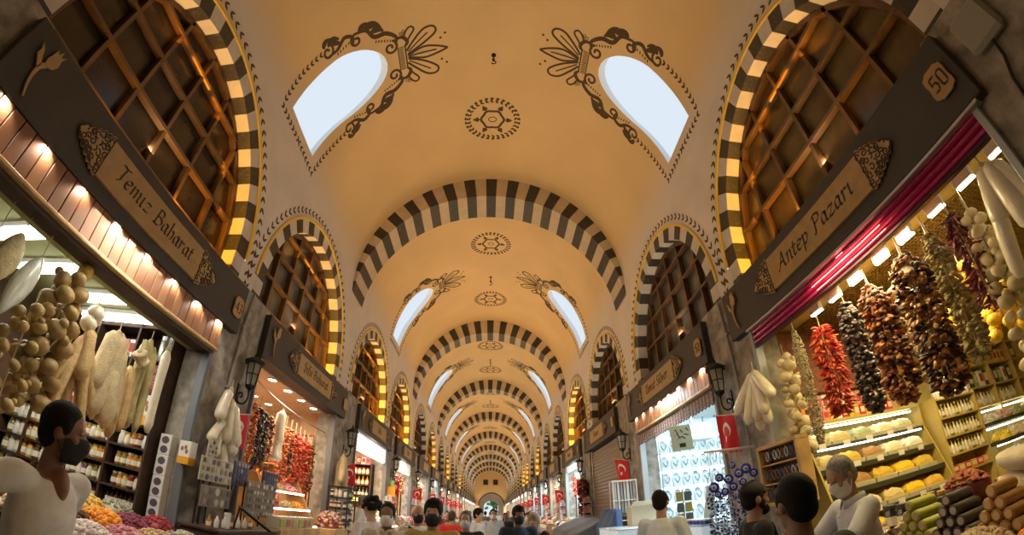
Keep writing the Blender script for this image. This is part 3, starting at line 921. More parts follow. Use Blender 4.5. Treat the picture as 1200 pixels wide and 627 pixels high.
# backlit lattice fascias
def lattice_fascia(s, b, a, label, col=(1,.97,.9), em=2.2, z0=3.0):
    y0, y1 = BAY*b+SHOP[a][0], BAY*b+SHOP[a][1]
    t = thing('light_box', label, 'light box', (s*3.15,(y0+y1)/2,z0))
    mb = MB(); mb.bbox(min(s*3.12,s*3.2), max(s*3.12,s*3.2), y0, y1, z0, 3.43, .006); mb.build('lit_panel', [emis('panel_glow_%.2f_%.2f' % (col[2], em), col, em)], t)
    mb = MB(); x0, x1 = sorted((s*3.10, s*3.125))
    for k in range(5): mb.box(x0, x1, y0, y1, z0+k*.1-.006, z0+k*.1+.006)
    n = 24
    for k in range(n+1): mb.box(x0, x1, y0+(y1-y0)*k/n-.006, y0+(y1-y0)*k/n+.006, z0, 3.43)
    mb.build('lattice', [M_white], t)
rl = random.Random(31)
for b_ in range(1, NB):
    for a_ in range(2):
        for s_ in (-1, 1):
            if (b_,a_,s_) in ((1,0,-1),(1,1,-1),(1,1,1),(1,0,1)) or rl.random() < .2: continue
            k_ = rl.choice(((1,.93,.82),(1,.86,.68),(.92,.98,1),(1,.95,.9)))
            lattice_fascia(s_, b_, a_, 'lit fascia box over the %s shop on the %s' % (ORD[2*b_+a_], 'left' if s_ < 0 else 'right'), k_, 1.5, 3.12)
lattice_fascia(-1, 1, 0, 'bright white lattice light box over the honey shop')
lattice_fascia(-1, 1, 1, 'bright cream slatted light box, fourth shop on the left', (1,.86,.68), 1.6)
lattice_fascia(1, 1, 1, 'bright white light box over the fourth shop on the right', (.95,1,1), 2.0, 3.2)

# ---- lanterns on the piers
def lantern_proto():
    t = thing('wall_lantern', '', 'lantern', (0,0,0))
    # local: wall at x=+.16 (right-hand version), lantern hangs at origin; z=0 is the lantern's foot
    mb = MB()
    mb.lathe([(.001,.47),(.012,.46),(.012,.43),(.03,.42),(.02,.40),(.07,.375),(.135,.33),(.15,.315),(.15,.30),(.10,.295)], (0,0,0), 6)
    mb.build('roof', [M_iron], t, world=False)
    mb = MB(); mb.lathe([(.062,.02),(.098,.30)], (0,0,0), 6); mb.build('glass', [mat('lantern_glass', (.75,.72,.62), .12, trans=.6)], t, world=False)
    mb = MB()
    for k in range(6):
        a = 2*pi*k/6; mb.tube([(.066*cos(a),.066*sin(a),.01),(.102*cos(a),.102*sin(a),.305)], .008, 5)
    mb.lathe([(.066,.15),(.09,.155),(.09,.165),(.066,.165)], (0,0,0), 6, cap=False)
    mb.build('cage', [M_iron], t, world=False)
    mb = MB(); mb.lathe([(.001,-.09),(.015,-.08),(.02,-.05),(.045,-.03),(.075,-.01),(.075,.015),(.001,.015)], (0,0,0), 6); mb.build('foot', [M_iron], t, world=False)
    mb = MB(); k = [(.0,0,-.08),(.0,0,-.15),(.03,0,-.21),(.09,0,-.23),(.145,0,-.19),(.15,0,-.11),(.10,0,-.09),(.085,0,-.13),(.11,0,-.15)]
    mb.tube(bez(k,5), .012, 6)
    mb.bbox(.145,.165,-.03,.03,-.27,.02,.004); mb.build('bracket', [M_iron], t, world=False)
    return freeze(t)
LAN = lantern_proto()
nl = 0
def put_lantern(s, y, label, z=2.92, k=1.0):
    global nl
    o = LAN if nl == 0 else copy_tree(LAN)
    nl += 1
    o.location = (s*2.935, y, z); o.rotation_euler.z = 0 if s > 0 else pi; o.scale = (k,k,k)
    o['label'] = label; o['group'] = 'black wall lanterns on the piers'
    return o
put_lantern(-1, 5.0, 'black iron wall lantern beside the first left pier loofahs')
put_lantern(1, 4.97, 'black iron wall lantern between the jewellery and Antep shops')
for n, (b, y) in enumerate([(0,9.5),(1,5.0),(1,9.5),(2,5.0),(2,9.5),(3,5.0)]):
    for s in (-1, 1):
        put_lantern(s, BAY*b+y, 'black wall lantern, %s along the %s piers' % (ORD[n+1], 'left' if s < 0 else 'right'))

# ---- flags on short poles
def flag_proto(seed):
    t = thing('flag', '', 'flag', (0,0,0)); r = random.Random(seed)
    # local: pole root at the pier x=+.30, cloth hangs below the pole in the xz plane
    mb = MB(); mb.tube([(.30,0,-.07),(-.26,0,.05)], .008, 6); mb.ell((-.27,0,.052), (.016,.016,.016), 8, 6); mb.build('pole', [mat('pale_pole', (.6,.5,.4), .5)], t, world=False)
    W, H, nx, nz = .34, .47, 14, 16; f = []
    ph = r.uniform(0,6)
    def P(u, v, off=0):
        # u across 0..1 (from the tip inwards), v down 0..1
        x = -.22+u*W+.05*v*sin(ph); z = .04-u*W*.21-v*H*(1-.06*u)
        y = (.012+.028*v)*sin(u*7+ph+v*1.5)+off
        return (x, y, z)
    for off in (0,):
        vs = [P(i/nx, j/nz, -.002) for j in range(nz+1) for i in range(nx+1)] + [P(i/nx, j/nz, .002) for j in range(nz+1) for i in range(nx+1)]
        N = (nx+1)*(nz+1); fs = []
        for j in range(nz):
            for i in range(nx):
                q = j*(nx+1)+i
                fs.append((q,q+1,q+nx+2,q+nx+1)); fs.append((N+q,N+q+nx+1,N+q+nx+2,N+q+1))
        for i in range(nx):
            fs += [(i,N+i,N+i+1,i+1), (nz*(nx+1)+i+1,N+nz*(nx+1)+i+1,N+nz*(nx+1)+i,nz*(nx+1)+i)]
        for j in range(nz):
            a, b2 = j*(nx+1), (j+1)*(nx+1); fs += [(a,b2,N+b2,N+a), (a+nx,N+a+nx,N+b2+nx,b2+nx)]
    cl = MB(); cl.add(vs, fs, 0)
    asp = W/H
    for sg in (-1, 1):
        mp = lambda a, b, t2=0, sg=sg: P(.5+a/W, .40-b/H, sg*(.0025+t2))
        R1, R2 = .098, .078
        # crescent opening downwards: outer arc and shifted inner arc
        th = radians(38)
        oa = [(R1*cos(-pi/2+th+(2*pi-2*th)*k/24), R1*sin(-pi/2+th+(2*pi-2*th)*k/24)) for k in range(25)]
        ia = [(R2*cos(-pi/2+.62+(2*pi-1.24)*k/24), -.026+R2*sin(-pi/2+.62+(2*pi-1.24)*k/24)) for k in range(25)]
        for k in range(24):
            cl.add([mp(*oa[k]), mp(*oa[k+1]), mp(*ia[k+1]), mp(*ia[k])], [(0,1,2,3)], 1)
        st = []
        for k in range(10):
            rr = .052 if k % 2 == 0 else .021; a = -pi/2+pi*k/5; st.append((rr*cos(a), -.108+rr*sin(a)))
        cl.add([mp(0,-.108)]+[mp(*q) for q in st], [(0,1+k,1+(k+1)%10) for k in range(10)], 1)
    cl.build('cloth', [M_red, M_flagw], t, world=False)
    return freeze(t)
FL = [flag_proto(1), flag_proto(2)]
nf = [0, 0]
def put_flag(s, x, y, z, label, rz=0, k=1.0, p=0):
    o = FL[p] if nf[p] == 0 else copy_tree(FL[p])
    nf[p] += 1
    o.location = (s*x, y, z); o.rotation_euler.z = (0 if s > 0 else pi)+rz; o.scale = (k,k,k)
    o['label'] = label; o['group'] = 'red flags with white crescent and star'
TR = 1.2
put_flag(-1, 2.98, 4.98, 2.56, 'red crescent flag hanging beside loofahs on the first left pier', 1.58, .95, 0)
put_flag(1, 2.90, 4.82, 2.60, 'red crescent flag hanging by the loofahs right of the jewellery shop', -1.42, 1, 1)
put_flag(-1, 2.98, 9.55, 2.52, 'red crescent flag hanging beside the honey shop', TR-.2, 1.0, 1)
put_flag(1, 2.98, 9.75, 2.72, 'red crescent flag in front of the closed roller shutter', -TR+.15, 1.1, 0)
put_flag(-1, 2.98, 14.45, 2.52, 'red crescent flag on the pier beyond the honey shop', TR-.2, 1.1, 0)
put_flag(1, 2.98, 14.4, 2.62, 'red crescent flag by the bright fourth shop on the right', -TR+.2, 1.1, 1)
for n, y in enumerate((18.95, 23.7, 28.4, 33.1, 37.8, 42.5, 47.2)):
    for s in (-1, 1):
        put_flag(s, 2.98, y+(.2 if s > 0 else 0), 2.55, 'small distant red flag, %s beyond the near ones along the %s side' % (ORD[n], 'left' if s < 0 else 'right'), -s*(TR-.5), 1.25, n % 2)

# ---- pier fittings: meter box, grey cables, black end-boxes
def junction_box():
    t = thing('junction_box', 'grey plastic junction box on stone above the Antep Pazarı sign', 'box', (3.09,.47,3.76))
    mb = MB(); mb.bbox(3.01,3.10,.33,.62,3.62,3.95,.03); mb.build('cover', [mat('grey_plastic', (.30,.29,.26), .5)], t)
    mb = MB(); mb.tube([(3.06,.47,3.62),(3.07,.49,3.5),(3.07,.55,3.35),(3.07,.6,3.0),(3.07,.62,0.02)], .012, 6); mb.build('cable', [M_black], t)
junction_box()
for s, lab in ((-1,'grey conduit pipe running up the first left pier'), (1,'grey conduit pipe running up the first right pier')):
    mb = MB()
    mb.tube([(s*3.07,4.72,0),(s*3.07,4.72,2.2),(s*3.07,4.74,3.6),(s*3.07,4.78,4.1)], .018, 8)
    for z in (1.2,2.0,2.8,3.6): mb.bbox(min(s*3.05,s*3.1),max(s*3.05,s*3.1),4.69,4.76,z,z+.03,.004)
    tag(mb.build_at('conduit', [mat('conduit_grey', (.33,.31,.28), .5)], (s*3.07,4.72,0)), lab, 'pipe')
# ------------------------------------------------------------------ goods: prototypes
HIDE = []
def glass(n, col): return mat(n, col, .18, spec=.6, coat=.3)
JAR_COL = {
 'amber honey': (.42,.17,.02), 'dark red': (.20,.02,.02), 'pale yellow': (.62,.50,.18), 'olive green': (.20,.20,.05),
 'cream': (.68,.58,.42), 'brown': (.16,.07,.03), 'white': (.74,.72,.68), 'orange': (.62,.22,.03), 'purple': (.18,.06,.16), 'black': (.03,.025,.025),
}
LID = {'gold': mat('gold_lid', (.58,.38,.10), .3, .7), 'white': mat('white_lid', (.72,.70,.66), .45), 'red': mat('red_lid', (.5,.03,.03), .4), 'dark': mat('dark_lid', (.05,.04,.04), .4)}
M_paper = mat('paper_label', (.74,.68,.56), .7)
M_card_or = mat('orange_carton_print', (.75,.36,.02), .5)
PROTO = {}
def proto_jar(colname, lid, h=.15, r=.045):
    key = ('jar', colname, lid, h, r)
    if key in PROTO: return PROTO[key]
    t = thing('jar', '', 'jar', (0,0,0))
    mb = MB(); mb.lathe([(r*.85,0),(r,.012),(r,h*.68),(r*.78,h*.80),(r*.78,h*.84)], (0,0,0), 10); mb.build('body', [glass('jar_'+colname.replace(' ','_'), JAR_COL[colname])], t, True, False)
    mb = MB(); mb.lathe([(r*.84,h*.84),(r*.84,h*.98),(r*.78,h)], (0,0,0), 10); mb.build('lid', [LID[lid]], t, False, False)
    mb = MB(); mb.lathe([(r*1.012,h*.2),(r*1.012,h*.56)], (0,0,0), 10, cap=False); mb.build('paper_label', [M_paper], t, False, False)
    PROTO[key] = freeze(t); HIDE.append(t); return t
def proto_bottle(colname, lid, h=.22, r=.032):
    key = ('bottle', colname, lid, h, r)
    if key in PROTO: return PROTO[key]
    t = thing('bottle', '', 'bottle', (0,0,0))
    mb = MB(); mb.lathe([(r*.9,0),(r,.01),(r,h*.58),(r*.4,h*.74),(r*.36,h*.9)], (0,0,0), 9); mb.build('body', [glass('bottle_'+colname.replace(' ','_'), JAR_COL[colname])], t, True, False)
    mb = MB(); mb.lathe([(r*.42,h*.9),(r*.42,h)], (0,0,0), 9); mb.build('cap', [LID[lid]], t, False, False)
    mb = MB(); mb.lathe([(r*1.02,h*.18),(r*1.02,h*.48)], (0,0,0), 9, cap=False); mb.build('paper_label', [M_paper], t, False, False)
    PROTO[key] = freeze(t); HIDE.append(t); return t
BOX_COL = {'red': (.5,.03,.03), 'yellow': (.72,.50,.05), 'orange': (.75,.30,.03), 'pink': (.66,.26,.26), 'white': (.75,.73,.70), 'green': (.25,.36,.08), 'cream': (.66,.55,.36), 'dark': (.05,.04,.05), 'blue': (.06,.12,.34), 'brown': (.22,.11,.05)}
def proto_box(colname, w=.09, d=.06, h=.14):
    key = ('box', colname, w, d, h)
    if key in PROTO: return PROTO[key]
    t = thing('packet', '', 'packet', (0,0,0))
    mb = MB(); mb.bbox(-w/2,w/2,-d/2,d/2,0,h,.004); mb.build('carton', [mat('carton_'+colname, BOX_COL[colname], .5)], t, False, False)
    mb = MB(); mb.bbox(-w*.36,w*.36,-d/2-.002,-d/2+.001,h*.3,h*.8,.001); mb.build('front_print', [mat('print_cream', (.70,.62,.45), .6) if colname in ('red','green','dark','blue','brown','orange') else mat('print_red', (.42,.05,.04), .6)], t, False, False)
    PROTO[key] = freeze(t); HIDE.append(t); return t
def place(p, loc, label, group, rz=0, k=1.0):
    return copy_tree(p, V(loc)+V((0,0,.002)), None, label, group, rz, (k,k,k))
def word(n): return ORD[n] if n < len(ORD) else 'next'

def heap(name, label, cat, c, r, h, mats, n=160, pr=.02, seed=1, elong=1.0, group=None, base=None, flat=1.0):
    """a mound of loose goods: uncountable pieces over a low cone"""
    rr = random.Random(seed); mb = MB()
    mb.loft([[(c[0]+r[0]*.96*q*cos(2*pi*k/14), c[1]+r[1]*.96*q*sin(2*pi*k/14), c[2]+.004+h*.9*sqrt(1-q*q)) for k in range(14)] for q in (1,.95,.8,.55,.25,.02)])
    for i in range(n):
        a = rr.uniform(0,2*pi); q = sqrt(rr.random())
        x, y = q*cos(a), q*sin(a); z = max(pr*.6, h*sqrt(max(0,1-q*q))*.96)
        R = Matrix.Rotation(rr.uniform(0,pi),3,'Z') @ Matrix.Rotation(rr.uniform(-.7,.7),3,'X')
        k = rr.uniform(.7,1.15)*pr*.82
        mb.ell((c[0]+x*r[0], c[1]+y*r[1], c[2]+z), (k*elong,k,k*flat), 6, 4, 0, R)
    o = mb.build_at(name, mats, (c[0],c[1],c[2]))
    return tag(o, label, cat, group, 'stuff')

# ------------------------------------------------------------------ loofahs, gourds, strings
M_loof = mat('pale_loofah', (.60,.48,.29), .8, var=.15, scale=14, bump=.5, bscale=60)
M_loof_t = mat('tan_loofah', (.60,.42,.20), .8, var=.2, scale=12, bump=.5, bscale=60)
M_loof_w = mat('wrapped_loofah', (.80,.73,.58), .32, var=.1, scale=9, bump=.25, bscale=25, coat=.5)
M_gourd = mat('brown_gourd', (.36,.24,.09), .6, var=.3, scale=9, bump=.2, bscale=15)
M_gourd_y = mat('yellow_sponge', (.62,.45,.12), .75, var=.2, scale=14, bump=.4, bscale=40)
M_cord = mat('pale_cord', (.55,.46,.30), .8)
def loofah_mesh(mb, p, d, L, r, bend=(0,0,0), n=12):
    p, d = V(p), V(d).normalized(); b = V(bend)
    pts = []; rr = []
    for i in range(11):
        t = i/10
        pts.append(p + d*L*t + b*(4*t*(1-t)))
        e = min(1, (t/.10) if t < .10 else 1); e2 = min(1, (1-t)/.12)
        rr.append(r*(.35+.65*sqrt(max(0,1-(1-e)**2)))*(.42+.58*sqrt(max(0,1-(1-e2)**2)))*(1+.10*sin(t*5+L*9)))
    mb.tube(pts, rr, n)
def loofah_bunch(label, top, items, m, group=None, knot=True, name='loofah_bunch', hang=.12):
    """items: (dx, dy, dz-direction vector, length, radius, start offset)"""
    t = thing(name, label, 'loofah bunch', top, group)
    if knot:
        mb = MB(); mb.tube([(top[0],top[1],top[2]+hang),(top[0],top[1],top[2]-.02)], .006, 6); mb.ell(top, (.03,.03,.035), 8, 6); mb.build('cord', [M_cord], t)
    for st, d, L, r in items:
        mb = MB(); p = V(top)+V(st)
        loofah_mesh(mb, p, d, L, r, (RND.uniform(-.02,.02),RND.uniform(-.02,.02),0)); mb.build('loofah', [m], t, True)
    return t
# white wrapped bunch on the left pier
loofah_bunch('bunch of white wrapped loofahs on the first left pier', (-2.93,4.60,2.76), [
 ((0,-.02,-.02),(.10,-.35,-.75),.42,.065), ((.02,.02,-.10),(.05,.03,-1),.52,.062), ((.05,.05,-.16),(.12,.28,-1),.50,.060),
 ((.02,-.05,-.38),(.05,-.62,-.75),.34,.055), ((.03,.05,-.30),(.10,.35,-1),.46,.066), ((.0,.0,-.45),(.0,-.18,-1),.36,.055), ((-.04,.08,-.42),(-.02,.10,-1),.50,.07), ((-.05,.12,-.5),(.0,.3,-1),.40,.055)], M_loof_w, None)
# right pier
loofah_bunch('fan of cream wrapped loofahs between jewellery and Antep shops', (2.92,4.12,2.90), [
 ((0,0,0),(-.18,.55,-.62),.52,.06), ((0,0,-.02),(-.14,.30,-.85),.56,.062), ((0,0,0),(-.12,.04,-1),.54,.06),
 ((-.02,0,-.03),(-.10,-.30,-.85),.50,.06), ((0,0,0),(-.06,-.55,-.62),.48,.058), ((.02,0,-.08),(.02,.22,-1),.56,.055), ((.02,0,-.08),(.02,-.15,-1),.52,.055)], M_loof_w, None)
# smaller bunch at the honey shop
loofah_bunch('pale loofah bunch on the pier before the honey shop', (-2.93,9.05,2.66), [
 ((0,0,0),(.1,-.35,-1),.62,.07), ((0,0,0),(.12,.05,-1),.70,.075), ((0,0,0),(.1,.35,-1),.60,.07), ((-.05,0,-.1),(0,-.1,-1),.7,.07)], M_loof, None)

# ---------------- first left shop
LY = 4.32    # its far cross wall
def shelf_unit(name, label, x0, x1, yf, yb, zs, ups, m, z0=0, back=True, th=.022):
    t = thing(name, label, 'shelf unit', ((x0+x1)/2,(yf+yb)/2,z0))
    for x in ups:
        mb = MB(); mb.bbox(x-.018,x+.018,yf,yb,z0,zs[-1]+.03,.003); mb.build('upright', [m], t)
    for z in zs:
        mb = MB(); mb.bbox(x0,x1,yf+.004,yb-.002,z-th,z,.003); mb.build('shelf', [m], t)
    if back:
        mb = MB(); mb.box(x0,x1,yb-.012,yb,z0,zs[-1]+.03); mb.build('back_panel', [m], t)
    return t
LZ = [.95,1.20,1.42,1.64,1.86,2.10,2.46,2.84,3.22]
shelf_unit('tall_shelf', 'dark walnut wall of shelves packed with jars, Temiz Baharat shop', -6.2, -3.44, 3.99, 4.31, LZ, [-6.18,-5.55,-4.75,-4.02,-3.46], M_darkwood)
rj = random.Random(21)
def row(protos, x0, x1, y, z, step, lab, grp, seed=0, jit=.006, rz=0, k=1.0):
    r = random.Random(seed); n = max(1, int(abs(x1-x0)/step)); d = 1 if x1 > x0 else -1
    for i in range(n):
        cn, p = protos[i % len(protos)] if not isinstance(protos, dict) else r.choice(list(protos.items()))
        place(p, (x0+d*(i+.5)*step, y+r.uniform(-jit,jit), z), lab % (cn, word(i)), grp, rz+r.uniform(-.15,.15), k*r.uniform(.94,1.04))
def jars(*cl, h=.15, r=.045): return [(c+' jar with '+l+' lid', proto_jar(c, l, h, r)) for c, l in cl]
def bottles(*cl, h=.2, r=.03): return [(c+' bottle with '+l+' cap', proto_bottle(c, l, h, r)) for c, l in cl]
def boxes(*cl, w=.09, d=.06, h=.14): return [(c+' packet', proto_box(c, w, d, h)) for c in cl]
G = 'jars on the dark walnut shelves'
yj = 4.08
row(jars(('white','white'),('cream','white'),h=.17,r=.05), -3.5, -4.0, yj, LZ[5], .105, '%s, %s from the pier on the lattice shelf', G, 1)
row(jars(('white','white'),('dark red','gold'),('amber honey','gold'),('cream','gold')), -3.50, -4.0, yj, LZ[4], .088, '%s, %s from the pier on the upper jar shelf', G, 2)
row(jars(('white','gold'),('amber honey','gold'),('pale yellow','white')), -4.05, -4.73, yj, LZ[4], .092, '%s, %s left of the post, upper jar shelf', G, 3)
row(jars(('amber honey','gold'),('amber honey','gold'),('orange','white'),('olive green','gold')), -3.50, -4.0, yj, LZ[3], .084, '%s, %s from the pier on the honey shelf', G, 4)
row(jars(('amber honey','gold'),('orange','gold'),('pale yellow','gold')), -4.05, -4.73, yj, LZ[3], .086, '%s, %s left of the post, honey shelf', G, 5)
row(jars(('cream','gold'),('dark red','gold'),('pale yellow','gold'),('orange','white'),('brown','white')), -3.50, -4.0, yj, LZ[2], .084, '%s, %s from the pier on the third jar shelf', G, 6)
row(jars(('cream','white'),('olive green','gold'),('cream','gold'),('purple','gold'),h=.16), -4.05, -4.73, yj, LZ[2], .09, '%s, %s left of the post, third jar shelf', G, 7)
row(bottles(('black','dark'),('brown','dark'),('black','gold')), -3.50, -4.0, yj, LZ[1], .066, '%s, %s from the pier on the bottle shelf', 'dark bottles on the walnut shelves', 8)
row(bottles(('black','dark'),('dark red','gold')), -4.05, -4.73, yj, LZ[1], .07, '%s, %s left of the middle post on the bottle shelf', 'dark bottles on the walnut shelves', 9)
row(jars(('pale yellow','gold'),('white','white'),('olive green','gold'),h=.18,r=.055), -3.5, -4.73, yj, LZ[0], .12, '%s, %s from the pier on the lowest shelf', G, 10)
for z, nm in ((LZ[0],'lowest'),(LZ[1],'second'),(LZ[2],'third'),(LZ[3],'fourth'),(LZ[4],'fifth')):
    row(jars(('white','white'),('olive green','gold'),('cream','white'),('brown','gold'),('pale yellow','red'),('amber honey','gold'),('cream','gold'),h=.19,r=.06), -4.8, -6.1, yj, z, .135, '%s, %s deep in the corner on the '+nm+' shelf', G, int(z*100))
row(boxes('white','red','green','pink',w=.14,h=.22), -4.8, -6.1, yj, LZ[5], .16, '%s, %s deep in the corner on the sixth shelf', 'packets on the walnut shelves', 31)
row(boxes('green','white','orange','red',w=.13,h=.24), -4.05, -4.73, yj, LZ[6], .145, '%s, %s left of the middle post on the high shelf', 'packets on the walnut shelves', 32)
row(boxes('white','pink','red','white',w=.13,h=.22), -4.05, -4.73, yj, LZ[7], .15, '%s, %s left of the middle post on the top shelf', 'packets on the walnut shelves', 33)
row(bottles(('dark red','red'),('brown','dark'),h=.3,r=.035), -3.74, -4.0, yj, LZ[6], .085, '%s, %s beside the red tin on the high shelf', 'tall bottles beside the red tin', 34)
# canisters, red tin, orange-and-white cartons of the column next to the pier
def canister(x, z, label):
    t = thing('tea_canister', label, 'canister', (x,4.1,z), 'steel tea canisters on the top shelf')
    mb = MB(); mb.lathe([(.055,0),(.06,.01),(.06,.24),(.055,.25)], (x,4.1,z), 14); mb.build('body', [M_steel], t, True)
    mb = MB(); mb.lathe([(.061,.25),(.061,.30),(.02,.32),(.012,.34)], (x,4.1,z), 14); mb.build('lid', [M_steel], t)
canister(-3.66, LZ[7], 'tall steel tea canister on the top walnut shelf, inner one'); canister(-3.54, LZ[7]-0.0, 'steel tea canister on the top walnut shelf beside the pier')
def red_tin():
    t = thing('biscuit_tin', 'dark red patterned tin on the walnut shelf by the pier', 'tin', (-3.6,4.1,LZ[6]))
    mb = MB(); mb.bbox(-3.72,-3.49,4.0,4.24,LZ[6],LZ[6]+.32,.012); mb.build('body', [mat('crimson_tin', (.20,.015,.03), .35, .2)], t)
    mb = MB(); mp = lambda a, b, tt=0: (a, 4.0-tt, b); r = random.Random(2)
    for k in range(16): mb.ribbon(mp, spiral((-3.605+r.uniform(-.09,.09), LZ[6]+.16+r.uniform(-.12,.12)), .006, .03, 0, 7, 10), .007, 0, .003)
    mb.build('scroll_print', [mat('dusty_pink_print', (.5,.2,.2), .5)], t)
    mb = MB(); mb.ell((-3.53,3.995,LZ[6]+.05), (.035,.008,.035), 10, 6); mb.build('seal', [mat('seal_red', (.75,.06,.02), .4)], t)
red_tin()
def carton(c, w, d, h, label, face='y', group=None, bands=True):
    """white over orange carton with printed medallions"""
    t = thing('gift_carton', label, 'carton', c, group); x, y, z = c
    mb = MB(); mb.bbox(x-w/2,x+w/2,y-d/2,y+d/2,z,z+h,.004); mb.build('box', [mat('white_carton', (.74,.72,.68), .5)], t)
    mb = MB(); mb.bbox(x-w/2-.002,x+w/2+.002,y-d/2-.002,y+d/2+.002,z+.001,z+h*.33,.003); mb.build('orange_band', [M_card_or], t)
    mb = MB(); mp = lambda a, b, tt=0: (x+a, y-d/2-tt, z+b)
    for k, cc in enumerate(((-.2,.66),(.1,.72),(.22,.55))): mb.prism(mp, [(cc[0]*w+.12*w*cos(2*pi*i/10), cc[1]*h+.10*h*sin(2*pi*i/10)) for i in range(10)], 0, .003)
    mb.build('medallions', [mat('brown_print', (.30,.14,.06), .6)], t)
carton((-3.60,4.06,LZ[5]+.0), .20, .16, .33, 'orange and white gift carton on the walnut shelf below the red tin')
carton((-3.03,4.16,1.80), .15, .12, .24, 'orange and white carton on the rack at the first left pier')
# patterned boxes standing in columns next to the frame
for i, z in enumerate((1.20,1.42,1.64,1.86)):
    t = thing('patterned_box', 'white box with dark medallions, %s from below beside the steel frame' % word(i), 'box', (-3.30,4.16,z), 'medallion boxes stacked by the frame')
    mb = MB(); mb.bbox(-3.38,-3.22,4.10,4.24,z-.005 if i else z-.02,z+.212,.005); mb.build('body', [mat('soft_white_card', (.62,.60,.58), .5)], t)
    mb = MB(); mp = lambda a, b, tt=0: (a, 4.10-tt, b)
    for zz in (.05,.15): mb.prism(mp, [(-3.30+.05*cos(2*pi*k/12), z+zz+.04*sin(2*pi*k/12)) for k in range(12)], 0, .003)
    mb.build('medallions', [mat('plum_print', (.09,.05,.08), .6)], t)
mb = MB(); mb.bbox(-3.40,-3.20,4.08,4.26,0,1.18,.01); tag(mb.build_at('display_plinth', [M_darkwood], (-3.3,4.17,0)), 'dark wooden plinth under the medallion boxes', 'plinth')
# ceiling tube lights, two tubes each, across the shop
for i, y in enumerate((1.62,2.30,2.95,3.60,4.12)):
    t = thing('tube_light', 'twin fluorescent ceiling light, %s from the front in the Temiz Baharat shop' % word(i), 'ceiling light', (-4.65,y,3.43), 'twin tube ceiling lights')
    mb = MB(); mb.bbox(-5.3,-4.02,y-.10,y+.10,3.375,3.43,.01); mb.build('tray', [M_white], t)
    for e in (-.05,.05):
        mb = MB(); mb.tube([(-5.27,y+e,3.345),(-4.05,y+e,3.345)], .028, 8); mb.build('tube', [emis('tube_white', (1,.97,.88), 9)], t)

# hanging wares across the left opening (plane x = -3.2)
def leaf_bundle(label, y, z, L, w, m, lean):
    """dried plume wrapped in clear film: a flattened spindle with a tied tip"""
    t = thing('dried_plume', label, 'dried plume', (-3.2,y,z))
    mb = MB(); rings = []
    for i in range(13):
        q = i/12; ww = w*sin(pi*min(1,q*.94+.04))**.8; c = (-3.2+lean[0]*L*q, y+lean[1]*L*q, z-L*q)
        rings.append([(c[0]+.45*ww*cos(2*pi*k/14)*(1+.15*((k+i) % 2)), c[1]+ww*sin(2*pi*k/14)*(1+.12*(k % 2)), c[2]) for k in range(14)])
    mb.loft(rings); mb.build('plume', [m], t, True)
    mb = MB(); mb.tube([(-3.2,y,3.36),(-3.2,y,z-.01)], .004, 5); mb.build('cord', [M_cord], t)
M_plume = mat('straw_plume', (.50,.42,.24), .6, var=.25, scale=16, bump=.5, bscale=50)
M_film = mat('cellophane', (.62,.66,.58), .25, var=.15, scale=10, coat=.6)
leaf_bundle('straw coloured dried plume hanging nearest the camera on the left', 1.70, 2.90, .42, .10, M_plume, (.05,-.15))
leaf_bundle('film wrapped dried plume hanging by the gourd string', 1.93, 2.86, .52, .09, M_film, (.05,-.25))
leaf_bundle('pale dried plume at the left picture edge', 1.52, 2.78, .5, .09, M_loof, (.0,-.1))
def gourd_string(label, top, n, L, r, m, seed, spread=.10, name='gourd_string', cat='gourd string', squash=.8, part='gourd'):
    t = thing(name, label, cat, top); rr = random.Random(seed)
    mb = MB(); mb.tube([(top[0],top[1],top[2]+.12),(top[0],top[1],top[2]-L)], .006, 6); mb.build('cord', [M_cord], t)
    me = {}
    for i in range(n):
        q = (i+.5)/n; a = i*2.4
        sp = spread*(.55+.45*min(1,q*3))
        mb = MB(); k = r*rr.uniform(.75,1.15)
        if i < 4 or True:
            c = (top[0]+sp*cos(a)*.7, top[1]+sp*sin(a), top[2]-L*q)
            R = Matrix.Rotation(rr.uniform(-.8,.8),3,'X') @ Matrix.Rotation(rr.uniform(-.8,.8),3,'Y')
            mb.ell(c, (k,k,k*squash), 10, 7, 0, R, .05, rr)
            if rr.random() < .4:
                mb.ell(V(c)+R@V((0,0,k*.85)), (k*.5,k*.5,k*.5), 8, 5, 0, R)
        o = mb.build(part, [m], t, True)
    return t
gourd_string('string of round brown gourds hanging over the man in white', (-3.2,2.28,2.90), 30, 1.02, .08, M_gourd, 3, .15)
gourd_string('cluster of small olive gourds at the left picture edge', (-3.15,2.02,2.50), 24, .78, .058, mat('olive_gourd', (.36,.25,.08), .6, var=.35, scale=9), 5, .15)
gourd_string('string of tan gourds between the plumes and the loofahs', (-3.3,2.48,2.55), 11, .6, .08, M_gourd, 8, .10)
t = thing('sea_sponge', 'yellow sea sponge hanging alone under the wood fascia', 'sponge', (-3.2,2.30,2.97))
mb = MB(); mb.ell((-3.2,2.36,2.99), (.06,.065,.075), 14, 10, 0, None, .08, random.Random(2)); mb.build('sponge', [M_gourd_y], t, True)
mb = MB(); mb.tube([(-3.2,2.36,3.36),(-3.2,2.36,3.03)], .004, 5); mb.build('cord', [M_cord], t)
gourd_string('white wrapped dried flower ball hanging by the loofahs', (-3.2,2.62,2.78), 3, .16, .085, M_loof_w, 12, .03, 'flower_ball', 'dried flower', .9, 'ball')
